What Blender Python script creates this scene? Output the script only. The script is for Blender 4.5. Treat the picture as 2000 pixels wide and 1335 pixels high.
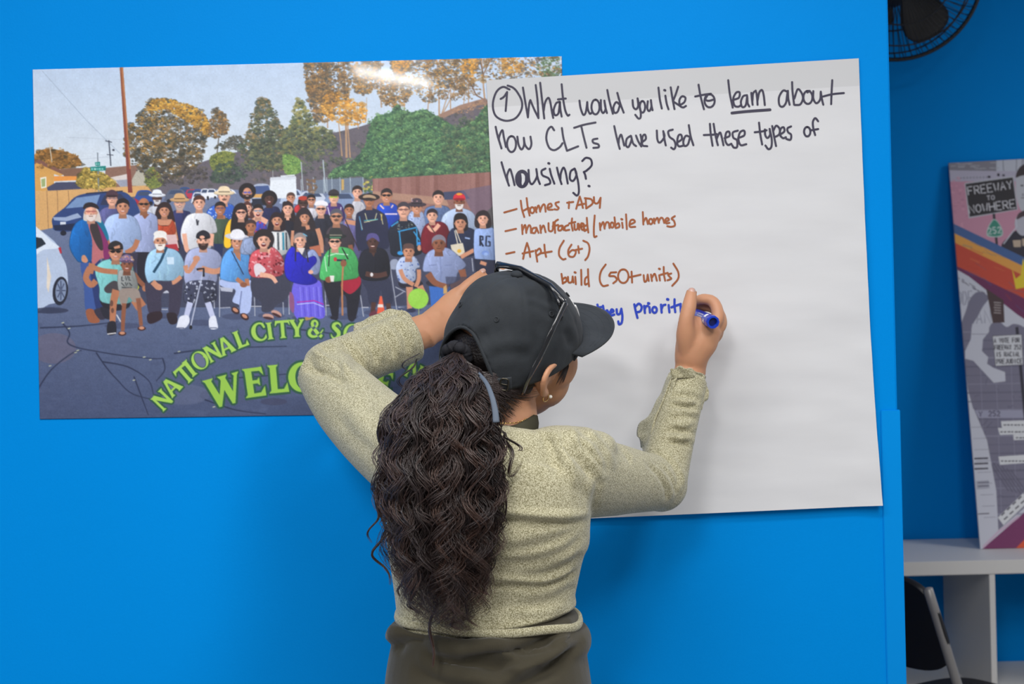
import bpy, bmesh, math, random
import numpy as np
from mathutils import Vector, Matrix, Euler, noise

for o in list(bpy.data.objects): bpy.data.objects.remove(o, do_unlink=True)
SC = bpy.context.scene
COL = SC.collection

# ------------------------------------------------------------------ camera
CAM = np.array((0.0, -2.27, 1.40)); FPX = 2600.0; ROLL = math.radians(1.35)
cd = bpy.data.cameras.new('camera'); cam = bpy.data.objects.new('camera', cd); COL.objects.link(cam)
cam.location = CAM; cam.rotation_euler = (math.radians(90), 0, 0)
cam.rotation_euler = (Euler((math.radians(90), 0, 0)).to_matrix() @ Matrix.Rotation(-ROLL, 3, 'Z')).to_euler()
cd.sensor_width = 36; cd.lens = FPX/2000*36; cd.clip_start = .05
cd.dof.use_dof = True; cd.dof.focus_distance = 1.98; cd.dof.aperture_fstop = 7.1
SC.camera = cam

# ------------------------------------------------------------------ light
w = bpy.data.worlds.new('world'); SC.world = w; w.use_nodes = True
w.node_tree.nodes['Background'].inputs[0].default_value = (.93, .96, 1, 1); w.node_tree.nodes['Background'].inputs[1].default_value = .27
def lamp(name, loc, size, power, rot=(0, 0, 0), col=(1, .985, .965)):
    l = bpy.data.lights.new(name, 'AREA'); l.shape = 'RECTANGLE'; l.size, l.size_y = size; l.energy = power; l.color = col
    o = bpy.data.objects.new(name, l); COL.objects.link(o); o.location = loc; o.rotation_euler = rot
    return o
lamp('ceiling_lamp', (-.62, -3.3, 2.72), (.5, 1.0), 74)
lamp('ceiling_lamp', (-2.3, -1.9, 2.72), (1.2, .3), 27)
lamp('ceiling_lamp', (.9, -2.1, 2.72), (.5, 1.0), 42)
lamp('ceiling_lamp', (-.2, -1.2, 2.72), (1.6, .3), 31)
lamp('ceiling_lamp', (-.57, -4.28, 2.72), (.36, .13), 13)
lamp('ceiling_lamp', (2.75, .35, 2.72), (.3, 1.0), 24)
SC.view_settings.view_transform = 'Standard'; SC.view_settings.look = 'None'
SC.view_settings.exposure = -0.28; SC.view_settings.gamma = 1.0; SC.view_settings.use_curve_mapping = False

# ------------------------------------------------------------------ helpers
def P(px, py, y):
    """point on the vertical plane at depth y that the photo shows at px, py"""
    a, b = (px-1000)/FPX, (667.5-py)/FPX; t = y-CAM[1]
    return np.array((CAM[0]+t*(a*math.cos(ROLL)+b*math.sin(ROLL)), y, CAM[2]+t*(-a*math.sin(ROLL)+b*math.cos(ROLL))))
def Sc(y): return (y-CAM[1])/FPX          # metres per photo pixel at depth y
def lin(c):
    c = np.asarray(c, np.float64)/255.0
    return np.where(c <= .04045, c/12.92, ((c+.055)/1.055)**2.4)
def mat(name, col, rough=.6, spec=.5, metal=0, bump=None, var=None, coat=0, sheen=0, sss=0, emit=None):
    m = bpy.data.materials.new(name); m.use_nodes = True; nt = m.node_tree; b = nt.nodes['Principled BSDF']
    b.inputs['Base Color'].default_value = (*col, 1); b.inputs['Roughness'].default_value = rough
    b.inputs['Specular IOR Level'].default_value = spec; b.inputs['Metallic'].default_value = metal
    b.inputs['Coat Weight'].default_value = coat; b.inputs['Sheen Weight'].default_value = sheen
    tc = nt.nodes.new('ShaderNodeTexCoord')
    if var:      # (scale, other colour, low, high[, stretch])
        n = nt.nodes.new('ShaderNodeTexNoise'); n.inputs['Scale'].default_value = var[0]; n.inputs['Detail'].default_value = 4
        mp = nt.nodes.new('ShaderNodeMapping'); mp.inputs['Scale'].default_value = var[4] if len(var) > 4 else (1, 1, 1)
        nt.links.new(tc.outputs['Object'], mp.inputs[0]); nt.links.new(mp.outputs[0], n.inputs['Vector'])
        r = nt.nodes.new('ShaderNodeMapRange'); r.inputs['From Min'].default_value = var[2]; r.inputs['From Max'].default_value = var[3]
        nt.links.new(n.outputs['Fac'], r.inputs[0])
        x = nt.nodes.new('ShaderNodeMix'); x.data_type = 'RGBA'; x.inputs['A'].default_value = (*col, 1); x.inputs['B'].default_value = (*var[1], 1)
        nt.links.new(r.outputs[0], x.inputs['Factor']); nt.links.new(x.outputs['Result'], b.inputs['Base Color'])
    if bump:     # list of (scale, strength, distance[, stretch])
        prev = None
        for s in bump:
            n = nt.nodes.new('ShaderNodeTexNoise'); n.inputs['Scale'].default_value = s[0]; n.inputs['Detail'].default_value = 3
            mp = nt.nodes.new('ShaderNodeMapping'); mp.inputs['Scale'].default_value = s[3] if len(s) > 3 else (1, 1, 1)
            nt.links.new(tc.outputs['Object'], mp.inputs[0]); nt.links.new(mp.outputs[0], n.inputs['Vector'])
            u = nt.nodes.new('ShaderNodeBump'); u.inputs['Strength'].default_value = s[1]; u.inputs['Distance'].default_value = s[2]
            nt.links.new(n.outputs['Fac'], u.inputs['Height'])
            if prev: nt.links.new(prev.outputs[0], u.inputs['Normal'])
            prev = u
        nt.links.new(prev.outputs[0], b.inputs['Normal'])
    if sss: b.inputs['Subsurface Weight'].default_value = sss; b.inputs['Subsurface Radius'].default_value = (.01, .004, .002); b.inputs['Subsurface Scale'].default_value = .5
    if emit: b.inputs['Emission Color'].default_value = (*emit[0], 1); b.inputs['Emission Strength'].default_value = emit[1]
    return m
def attr_mat(name, attr, rough=.5, spec=.5, coat=0, bump=None, coat_rough=.05):
    m = mat(name, (1, 1, 1), rough, spec, coat=coat, bump=bump); nt = m.node_tree
    m.node_tree.nodes['Principled BSDF'].inputs['Coat Roughness'].default_value = coat_rough
    a = nt.nodes.new('ShaderNodeAttribute'); a.attribute_name = attr
    nt.links.new(a.outputs['Color'], nt.nodes['Principled BSDF'].inputs['Base Color']); return m
class Sh:
    """collects geometry; .obj() links it as one mesh object"""
    def __init__(s): s.v = []; s.f = []; s.m = []; s.n = 0
    def add(s, v, f, m=0):
        v = np.asarray(v, float).reshape(-1, 3); s.v.append(v)
        s.f += [tuple(int(i)+s.n for i in q) for q in f]; s.m += [m]*len(f); s.n += len(v); return s
    def verts(s): return np.concatenate(s.v)
    def box(s, lo, hi, m=0, bev=0, M=None):
        bm = bmesh.new(); bmesh.ops.create_cube(bm, size=1); lo, hi = np.array(lo, float), np.array(hi, float)
        for v in bm.verts: v.co = Vector((np.array(v.co)+.5)*(hi-lo)+lo)
        if bev: bmesh.ops.bevel(bm, geom=bm.edges[:], offset=bev, segments=2, affect='EDGES')
        if M is not None: bm.transform(M)
        bm.verts.index_update(); s.add([v.co[:] for v in bm.verts], [[v.index for v in f.verts] for f in bm.faces], m); bm.free(); return s
    def tube(s, pts, r, n=10, m=0, closed=False, caps=True, flat=1.0, up=None):
        pts = np.asarray(pts, float); N = len(pts); r = np.broadcast_to(np.asarray(r, float), (N,))
        V, Fc = sweep(pts, np.stack([r, r*flat], 1), n, up, closed, caps); return s.add(V, Fc, m)
    def loft(s, pts, rad, n=22, m=0, up=None, sub=4, caps=True, pw=2.0):
        pts = spl(pts, sub); rad = spl(rad, sub); V, Fc = sweep(pts, rad, n, up, False, caps, pw); return s.add(V, Fc, m)
    def ellipsoid(s, c, A, rad, n=20, k=12, m=0, fn=None):
        """A rows: axes; rad three radii; fn displaces unit vectors"""
        V = []; F = []
        for i in range(1, k):
            ph = math.pi*i/k
            for j in range(n):
                th = 2*math.pi*j/n; V.append((math.sin(ph)*math.cos(th), math.sin(ph)*math.sin(th), math.cos(ph)))
        V += [(0, 0, 1), (0, 0, -1)]; T, B = len(V)-2, len(V)-1
        for i in range(k-2):
            for j in range(n): a, b = i*n+j, i*n+(j+1) % n; F.append((a, a+n, b+n, b))
        for j in range(n): F.append((T, j, (j+1) % n)); F.append((B, (k-2)*n+(j+1) % n, (k-2)*n+j))
        V = np.array(V)
        if fn is not None: V = fn(V)
        return s.add(np.asarray(c)+(V*np.asarray(rad)) @ np.asarray(A), F, m)
    def obj(s, name, mats, parent=None, smooth=True, solid=0, sub=0, auto=None):
        me = bpy.data.meshes.new(name); V = s.verts(); me.from_pydata(V.tolist(), [], s.f)
        for m in (mats if isinstance(mats, (list, tuple)) else [mats]): me.materials.append(m)
        me.polygons.foreach_set('material_index', s.m); me.update()
        if smooth: me.polygons.foreach_set('use_smooth', [True]*len(me.polygons))
        o = bpy.data.objects.new(name, me); COL.objects.link(o)
        if parent is not None: o.parent = parent; o.matrix_parent_inverse = pw_inv(parent)
        bm = bmesh.new(); bm.from_mesh(me); bmesh.ops.recalc_face_normals(bm, faces=bm.faces[:]); bm.to_mesh(me); bm.free()
        if solid: q = o.modifiers.new('solid', 'SOLIDIFY'); q.thickness = abs(solid); q.offset = -1 if solid < 0 else 0
        if sub: q = o.modifiers.new('sub', 'SUBSURF'); q.levels = q.render_levels = sub
        if auto is not None: me.set_sharp_from_angle(angle=math.radians(auto))
        return o
def world(o):
    L = Matrix.Translation(o.location) @ o.rotation_euler.to_matrix().to_4x4()
    return L if o.parent is None else world(o.parent) @ o.matrix_parent_inverse @ L
def pw_inv(p): return world(p).inverted()
def spl(p, n):
    p = np.asarray(p, float); N = len(p)
    if N < 3 or n <= 1: return p if n <= 1 else np.array([p[0]+(p[-1]-p[0])*t for t in np.linspace(0, 1, n+1)])
    out = []; g = lambda i: p[i] if 0 <= i < N else (2*p[0]-p[1] if i < 0 else 2*p[-1]-p[-2])
    for i in range(N-1):
        a, b, c, d = g(i-1), g(i), g(i+1), g(i+2)
        for t in np.arange(n)/n: out.append(.5*(2*b+(c-a)*t+(2*a-5*b+4*c-d)*t*t+(3*b-a-3*c+d)*t**3))
    out.append(p[-1]); return np.array(out)
def unit(v): v = np.asarray(v, float); return v/(np.linalg.norm(v)+1e-12)
def sweep(pts, rad, n=12, up=None, closed=False, caps=True, pw=2.0):
    N = len(pts); T = np.roll(pts, -1, 0)-np.roll(pts, 1, 0) if closed else np.gradient(pts, axis=0)
    T /= np.linalg.norm(T, axis=1, keepdims=True)+1e-12
    u = np.asarray(up, float) if up is not None else (np.array((0, -1., 0)) if abs(T[0][1]) < .9 else np.array((1., 0, 0)))
    V = []; th = np.arange(n)*2*math.pi/n
    cs, sn = np.cos(th), np.sin(th); cs = np.sign(cs)*np.abs(cs)**(2/pw); sn = np.sign(sn)*np.abs(sn)**(2/pw)
    for i in range(N):
        if up is not None: u = np.asarray(up, float)
        u = unit(u-T[i]*np.dot(u, T[i])); s = np.cross(T[i], u)
        V.append(pts[i]+np.outer(cs*rad[i][0], s)+np.outer(sn*rad[i][1], u))
    V = np.concatenate(V); F = []
    for i in range(N if closed else N-1):
        k = (i+1) % N
        for j in range(n): l = (j+1) % n; F.append((i*n+j, i*n+l, k*n+l, k*n+j))
    if caps and not closed:
        V = np.concatenate([V, [pts[0]-T[0]*min(rad[0])*.45], [pts[-1]+T[-1]*min(rad[-1])*.45]]); a, b = len(V)-2, len(V)-1
        for j in range(n): l = (j+1) % n; F.append((a, l, j)); F.append((b, (N-1)*n+j, (N-1)*n+l))
    return V, F
def remesh(s, voxel, smooth=4, fac=.5):
    """fuses closed overlapping shapes into one continuous surface; returns verts, faces"""
    me = bpy.data.meshes.new('t'); me.from_pydata(s.verts().tolist(), [], s.f); o = bpy.data.objects.new('t', me); COL.objects.link(o)
    bm = bmesh.new(); bm.from_mesh(me); bmesh.ops.recalc_face_normals(bm, faces=bm.faces[:]); bm.to_mesh(me); bm.free()
    q = o.modifiers.new('r', 'REMESH'); q.mode = 'VOXEL'; q.voxel_size = voxel; q.adaptivity = 0
    q = o.modifiers.new('s', 'SMOOTH'); q.iterations = smooth; q.factor = fac
    dg = bpy.context.evaluated_depsgraph_get(); dg.update(); ev = o.evaluated_get(dg).to_mesh()
    n = len(ev.vertices); V = np.empty(n*3); ev.vertices.foreach_get('co', V); V = V.reshape(-1, 3).copy()
    F = [tuple(p.vertices) for p in ev.polygons]
    o.evaluated_get(dg).to_mesh_clear(); bpy.data.objects.remove(o, do_unlink=True); bpy.data.meshes.remove(me)
    return V, F
def vnormals(V, F):
    tri = np.array([(f[0], f[1], f[2]) for f in F]); fn = np.cross(V[tri[:, 1]]-V[tri[:, 0]], V[tri[:, 2]]-V[tri[:, 0]])
    N = np.zeros_like(V)
    for k in range(4):
        idx = np.array([f[min(k, len(f)-1)] for f in F]); np.add.at(N, idx, fn)
    return N/(np.linalg.norm(N, axis=1, keepdims=True)+1e-12)
def crease(V, N, pts, y, A, wd, back=True, ridge=.55):
    """presses a fold along a line across the cloth; the line is followed in x and z"""
    q = spl([P(a, b, y) for a, b in pts], 6); d = np.full(len(V), 9.0); along = np.zeros(len(V)); sd = np.zeros(len(V))
    for i in range(len(q)-1):
        a, b = q[i][[0, 2]], q[i+1][[0, 2]]; ab = b-a; t = np.clip(((V[:, [0, 2]]-a) @ ab)/(ab @ ab), 0, 1)
        e = V[:, [0, 2]]-(a+t[:, None]*ab); dd = np.linalg.norm(e, axis=1); k = dd < d
        d[k] = dd[k]; along[k] = (i+t[k])/(len(q)-1); sd[k] = np.sign(ab[0]*e[k, 1]-ab[1]*e[k, 0])
    fall = np.clip(np.sin(np.pi*np.clip(along, .0, 1))*1.6, 0, 1)
    if back: fall = fall*np.clip(.15-N[:, 1], 0, .5)*2
    sdv = sd*d
    return V+N*(A*fall*(-np.exp(-(d/wd)**2)+ridge*np.exp(-((sdv-1.9*wd)/(1.1*wd))**2)))[:, None]
def tag(o, label=None, cat=None, group=None, kind=None):
    for k, v in (('label', label), ('category', cat), ('group', group), ('kind', kind)):
        if v: o[k] = v
    return o
def empty(name, loc, rz=0):
    o = bpy.data.objects.new(name, None); COL.objects.link(o); o.location = loc; o.rotation_euler = (0, 0, rz); o.empty_display_size = .1; return o
# ------------------------------------------------------------------ the setting
M_blue = mat('blue_wall_paint', (.0, .265, .77), .5, .04, bump=[(260, .10, .002), (9, .05, .02)], var=(2.2, (.0, .253, .735), .35, .75))
M_blue2 = mat('blue_corner_guard', (.0, .27, .765), .35, .12, bump=[(40, .06, .003)])
M_floor = mat('grey_floor', (.32, .31, .30), .5, var=(6, (.26, .25, .25), .3, .7))
M_white = mat('white_paint', (.80, .79, .77), .7)
XR = P(1750, 667, 0)[0]                       # free end of the partition
eg = lambda py: P(1732+36*py/1335, py, 0)
s = Sh(); s.box((-3.2, 0, 0), (XR, .12, 2.78), bev=.003); o = s.obj('wall_front', M_blue, auto=40); tag(o, kind='structure')
s = Sh(); s.box((-3.2, 1.80, 0), (4.2, 1.92, 2.78)); tag(s.obj('wall_back', M_blue, smooth=False), kind='structure')
s = Sh(); s.box((-3.4, -6, -.1), (4.4, 2.0, 0)); tag(s.obj('floor', M_floor, smooth=False), kind='structure')
s = Sh(); s.box((-3.4, -6, 2.78), (4.4, 2.0, 2.88)); tag(s.obj('ceiling', M_white, smooth=False), kind='structure')
s = Sh(); s.box((4.2, -6, 0), (4.32, 1.92, 2.78)); tag(s.obj('wall_right', M_white, smooth=False), kind='structure')
# corner guard: an L of plastic round the end of the partition, from the floor up to chest height
zt = P(1740, 800, 0)[2]; xa = P(1724, 1000, 0)[0]
s = Sh(); t = .0035
s.box((xa, -t, .02), (XR+t, 0, zt), bev=.0012); s.box((XR, 0, .02), (XR+t, .05, zt), bev=.0012)
o = s.obj('trim_1', M_blue2, auto=40); tag(o, kind='structure')
# ------------------------------------------------------------------ print painter (for the flat printed things)
class Print:
    """A small numpy painter. Coordinates are print units; o is the origin, k the cells per unit."""
    def __init__(s, x0, y0, w, h, k=1.0, bg=(128, 128, 128), seed=3):
        s.x0, s.y0, s.k = x0, y0, k
        s.W, s.H = int(w*k), int(h*k)
        s.a = np.zeros((s.H, s.W, 3), np.float32); s.a[:] = bg
        s.r = np.random.RandomState(seed)
    def cover(s, pts, ss=3):
        p = (np.asarray(pts, np.float32) - (s.x0, s.y0))*s.k
        xa = max(int(p[:, 0].min())-1, 0); xb = min(int(p[:, 0].max())+2, s.W)
        ya = max(int(p[:, 1].min())-1, 0); yb = min(int(p[:, 1].max())+2, s.H)
        if xa >= xb or ya >= yb: return None
        gx = (np.arange((xb-xa)*ss)+.5)/ss + xa
        gy = (np.arange((yb-ya)*ss)+.5)/ss + ya
        ins = np.zeros((len(gy), len(gx)), bool)
        q = np.roll(p, -1, 0)
        for (x1, y1), (x2, y2) in zip(p, q):
            if y1 == y2: continue
            rows = (gy >= min(y1, y2)) & (gy < max(y1, y2))
            if not rows.any(): continue
            xc = x1 + (gy[rows]-y1)*(x2-x1)/(y2-y1)
            ins[rows] ^= gx[None, :] < xc[:, None]
        c = ins.reshape(yb-ya, ss, xb-xa, ss).mean((1, 3)).astype(np.float32)
        return xa, ya, xb, yb, c
    def poly(s, pts, col, al=1.0, var=0, col2=None):
        m = s.cover(pts)
        if m is None: return
        xa, ya, xb, yb, c = m
        c = (c*al)[..., None]
        col = np.array(col, np.float32)
        if col2 is not None:
            t = np.linspace(0, 1, yb-ya, dtype=np.float32)[:, None, None]
            src = col*(1-t)+np.array(col2, np.float32)*t
            src = np.broadcast_to(src, (yb-ya, xb-xa, 3))
        else:
            src = np.broadcast_to(col, (yb-ya, xb-xa, 3))
        if var: src = src + s.r.uniform(-var, var, (yb-ya, xb-xa, 1)).astype(np.float32)
        s.a[ya:yb, xa:xb] = s.a[ya:yb, xa:xb]*(1-c)+src*c
    def blob(s, pts, col, **kw): s.poly(curve(pts), col, **kw)
    def ell(s, x, y, rx, ry, col, rot=0, a0=0, a1=360, n=26, **kw):
        t = np.radians(np.linspace(a0, a1, n)); R = math.radians(rot)
        px, py = rx*np.cos(t), ry*np.sin(t)
        s.poly(np.stack([x+px*math.cos(R)-py*math.sin(R), y+px*math.sin(R)+py*math.cos(R)], 1), col, **kw)
    def line(s, pts, w, col, w2=None, smooth=False, **kw):
        if smooth: pts = curve(pts, closed=False)
        p = np.asarray(pts, np.float32)
        d = np.gradient(p, axis=0); d /= (np.linalg.norm(d, axis=1, keepdims=True)+1e-6)
        nrm = np.stack([-d[:, 1], d[:, 0]], 1)
        ww = np.linspace(w, w if w2 is None else w2, len(p))[:, None]/2
        s.poly(np.concatenate([p+nrm*ww, (p-nrm*ww)[::-1]]), col, **kw)
    def dabs(s, n, pts, cols, r0, r1, al=.8, asp=.7):
        """n leaf-like dabs scattered inside an outline"""
        if n >= 80 and r1 > 1.9 and al > .6: s.dabs(n//5, pts, [tuple(np.array(c)*.84) for c in cols], r0*2.2, r1*2.3, .6, asp)
        p = curve(pts); lo, hi = p.min(0), p.max(0); k = 0
        q = np.roll(p, -1, 0)
        while k < n:
            xy = s.r.uniform(lo, hi)
            c = ((p[:, 1] > xy[1]) != (q[:, 1] > xy[1])) & (xy[0] < (q[:, 0]-p[:, 0])*(xy[1]-p[:, 1])/(q[:, 1]-p[:, 1]+1e-9)+p[:, 0])
            if c.sum() % 2 == 0: k += .15; continue
            k += 1
            r = s.r.uniform(r0, r1); m = s.r.randint(6, 9)
            t = np.linspace(0, 6.283, m, endpoint=False); rr = r*s.r.uniform(.55, 1.25, m)
            o = np.stack([xy[0]+rr*np.cos(t), xy[1]+rr*np.sin(t)*asp], 1)
            s.poly(o, np.array(cols[s.r.randint(len(cols))])*s.r.uniform(.9, 1.1), al=al)
    def clumps(s, n, pts, dark, mid, light, R0, R1, k=26, r=1.5):
        """n tufts of foliage inside an outline, each lit from the upper left"""
        p = curve(pts); lo, hi = p.min(0), p.max(0); q = np.roll(p, -1, 0); c_ = [np.array(v, float) for v in (dark, mid, light)]; d = 0; tries = 0
        while d < n and tries < n*40:
            tries += 1; xy = s.r.uniform(lo, hi)
            c = ((p[:, 1] > xy[1]) != (q[:, 1] > xy[1])) & (xy[0] < (q[:, 0]-p[:, 0])*(xy[1]-p[:, 1])/(q[:, 1]-p[:, 1]+1e-9)+p[:, 0])
            if c.sum() % 2 == 0: continue
            d += 1; R = s.r.uniform(R0, R1); tone = s.r.uniform(.88, 1.1)
            for i in range(k):
                a, rr = s.r.uniform(0, 6.283), R*math.sqrt(s.r.uniform(0, 1)); dx, dy = rr*math.cos(a), rr*.8*math.sin(a)
                t = np.clip(1-(dx*.4+dy)/R+s.r.normal(0, .35), 0, 2); col = c_[0]*(1-t)+c_[1]*t if t < 1 else c_[1]*(2-t)+c_[2]*(t-1)
                m = s.r.uniform(.6, 1.3)*r; th = np.linspace(0, 6.283, 6, endpoint=False)+s.r.uniform(0, 1); w = m*s.r.uniform(.5, 1.3, 6)
                s.poly(np.stack([xy[0]+dx+w*np.cos(th)*1.2, xy[1]+dy+w*np.sin(th)*.8], 1), col*tone, al=.85)
    def sample(s, x, y):
        fx = np.clip((x-s.x0)*s.k-.5, 0, s.W-1.001); fy = np.clip((y-s.y0)*s.k-.5, 0, s.H-1.001)
        ix, iy = fx.astype(int), fy.astype(int); tx, ty = (fx-ix)[..., None], (fy-iy)[..., None]
        A = s.a
        return (A[iy, ix]*(1-tx)+A[iy, ix+1]*tx)*(1-ty)+(A[iy+1, ix]*(1-tx)+A[iy+1, ix+1]*tx)*ty

def curve(pts, n=5, closed=True):
    """Catmull-Rom through the points"""
    p = np.asarray(pts, np.float32); N = len(p)
    if N < 3: return p
    if closed: g = lambda i: p[i % N]; segs = N
    else: g = lambda i: p[min(max(i, 0), N-1)]; segs = N-1
    out = []
    for i in range(segs):
        a, b, c, d = g(i-1), g(i), g(i+1), g(i+2)
        for t in np.arange(n)/n:
            out.append(.5*((2*b)+(c-a)*t+(2*a-5*b+4*c-d)*t*t+(3*b-a-3*c+d)*t**3))
    if not closed: out.append(p[-1])
    return np.array(out, np.float32)
# lettering printed on the group photo: flared serif capitals drawn as outlines in a unit box (x right, y up, height 1)
GL = {
 'N': (.86, [[(0, 1), (.3, 1), (.66, .36), (.66, .9), (.58, 1), (.9, 1), (.82, .9), (.82, 0), (.68, 0), (.2, .72), (.2, .1), (.28, 0), (-.02, 0), (.06, .1), (.06, .9)]]),
 'A': (.86, [[(.3, 1), (.52, 1), (.86, .06), (.9, 0), (.52, 0), (.58, .08), (.53, .26), (.26, .26), (.2, .08), (.26, 0), (-.06, 0), (.02, .08)], [(.3, .38), (.49, .38), (.4, .74)]]),
 'T': (.8, [[(0, 1.02), (.8, 1.02), (.84, .68), (.72, .86), (.5, .88), (.5, .1), (.58, 0), (.2, 0), (.3, .1), (.3, .88), (.1, .86), (-.04, .68)]]),
 'I': (.34, [[(-.04, 1), (.36, 1), (.27, .9), (.27, .1), (.36, 0), (-.04, 0), (.05, .1), (.05, .9)]]),
 'O': (.94, ['O']), 'C': (.84, ['C']), 'S': (.68, ['S']), '&': (.9, ['&']),
 'L': (.66, [[(-.04, 1), (.36, 1), (.28, .9), (.28, .13), (.5, .12), (.64, .34), (.68, 0), (-.04, 0), (.05, .1), (.05, .9)]]),
 'Y': (.82, [[(-.06, 1), (.34, 1), (.27, .92), (.46, .56), (.62, .9), (.56, 1), (.88, 1), (.8, .92), (.54, .44), (.54, .1), (.62, 0), (.22, 0), (.31, .1), (.31, .42), (.02, .92)]]),
 'E': (.68, [[(-.04, 1), (.64, 1), (.68, .7), (.54, .87), (.28, .88), (.28, .57), (.44, .57), (.52, .66), (.52, .36), (.44, .45), (.28, .45), (.28, .12), (.52, .13), (.68, .34), (.68, 0), (-.04, 0), (.05, .1), (.05, .9)]]),
 'W': (1.2, [[(-.06, 1), (.34, 1), (.26, .9), (.42, .38), (.58, .84), (.56, .9), (.48, 1), (.84, 1), (.76, .9), (.9, .38), (1.06, .9), (1.0, 1), (1.26, 1), (1.18, .9), (.88, -.04), (.78, -.04), (.62, .5), (.4, -.04), (.3, -.04), (.03, .9)]]),
 'M': (1.1, [[(-.02, 1), (.3, 1), (.54, .4), (.78, 1), (1.1, 1), (1.02, .9), (1.02, .1), (1.1, 0), (.72, 0), (.8, .1), (.8, .66), (.54, 0), (.48, 0), (.2, .68), (.2, .1), (.28, 0), (-.02, 0), (.06, .1), (.06, .9)]]),
}
def ring(cx, cy, rx, ry, a0=0, a1=360, n=30):
    t = np.radians(np.linspace(a0, a1, n)); return [(cx+rx*math.cos(v), cy+ry*math.sin(v)) for v in t]
def glyph(c):
    w, ol = GL[c]
    if ol == ['O']: return w, [ring(.46, .5, .48, .54), ring(.46, .5, .26, .44)]
    if ol == ['C']: return w, [ring(.48, .5, .5, .54, 52, 310)+[(.84, .28), (.82, .12)][::-1][:0]+[(.8, .3)]+ring(.52, .5, .28, .43, 300, 66)+[(.74, .64), (.84, .68)]]
    if ol == ['S']:
        c_ = [(.58, .76), (.5, .9), (.34, .95), (.18, .84), (.17, .7), (.34, .56), (.5, .42), (.52, .22), (.36, .05), (.18, .08), (.08, .26)]
        return w, [stroke(c_, [.04, .1, .13, .2, .22, .25, .24, .2, .13, .1, .04])]
    if ol == ['&']:
        a = [(.9, .46), (.8, .3), (.66, .14), (.46, .03), (.24, .03), (.1, .16), (.12, .34), (.3, .5), (.5, .64), (.54, .82), (.42, .96), (.28, .9), (.25, .74), (.36, .5), (.56, .24), (.84, .02)]
        return w, [stroke(a, [.05, .08, .1, .13, .17, .2, .2, .16, .13, .14, .12, .16, .18, .2, .22, .2])]
    return w, ol
def stroke(c, w):
    n = 6; p = curve(c, n, False); ww = np.interp(np.arange(len(p))/n, np.arange(len(w)), w)
    d = np.gradient(p, axis=0); d /= np.linalg.norm(d, axis=1, keepdims=True)+1e-6
    q = np.stack([-d[:, 1], d[:, 0]], 1)*ww[:, None]/2
    return [tuple(v) for v in np.concatenate([p+q, (p-q)[::-1]])]
def put(p, ch, x, y, deg, h, wx=1.0, shear=0):
    """bottom-left of the letter at x, y; deg counter-clockwise"""
    a = math.radians(deg); w, ols = glyph(ch)
    tr = lambda q: [(x+(u*wx*math.cos(a)+(v)*-math.sin(a))*h, y-(u*wx*math.sin(a)+v*math.cos(a))*h) for u, v in q]
    return [tr(o) for o in ols]
LET = [('N', 319, 804, 46, 35), ('A', 337, 777, 46, 35), ('T', 362, 754, 41, 36), ('I', 377, 736, 38, 35), ('O', 387, 726, 33, 34), ('N', 411, 709, 29, 33), ('A', 435, 696, 25, 34), ('L', 466, 681, 21, 34), ('C', 496, 668, 14, 34), ('I', 524, 663, 8, 33), ('T', 540, 661, 5, 34), ('Y', 566, 658, 2, 34), ('&', 601, 657, -2, 33), ('S', 643, 660, -8, 33), ('O', 668, 664, -12, 34),
       ('W', 412, 797, 15, 56), ('E', 482, 777, 8, 57), ('L', 528, 768, 5, 55), ('C', 565, 764, 2, 54), ('O', 612, 764, 0, 54), ('M', 664, 762, -5, 52), ('E', 730, 767, -12, 46), ('N', 788, 732, -28, 33)]
def lettering(p):
    for big in (1, 0):
        for ch, x, y, d, h in LET:
            if ch not in GL: continue
            ols = put(p, ch, x, y, d, h)
            if big:
                for o in ols:
                    o = list(o)+[o[0], o[1]]
                    p.line(densify(o), 7.0 if h < 45 else 8.6, (38, 82, 62))
                p.poly(ols[0], (38, 82, 62))
            else:
                c = (160, 203, 88) if h < 45 else (146, 192, 74)
                m = p.cover(ols[0])
                if m is None: continue
                xa, ya, xb, yb, cv = m
                for o in ols[1:]:
                    m2 = p.cover(o)
                    if m2:
                        a, b, c2, d2, v = m2; cv[b-ya:d2-ya, a-xa:c2-xa] -= v[:cv.shape[0]-(b-ya), :cv.shape[1]-(a-xa)]
                cv = np.clip(cv, 0, 1)[..., None]
                p.a[ya:yb, xa:xb] = p.a[ya:yb, xa:xb]*(1-cv)+np.array(c, np.float32)*cv
                for o in ols[1:]:
                    o = list(o)+[o[0], o[1]]; p.line(densify(o), 2.4, (38, 82, 62))
                    if h > 0: p.poly(o, (98, 106, 136))
def densify(o, n=3):
    out = []
    for a, b in zip(o[:-1], o[1:]):
        for t in range(n): out.append((a[0]+(b[0]-a[0])*t/n, a[1]+(b[1]-a[1])*t/n))
    out.append(o[-1]); return out
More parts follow.
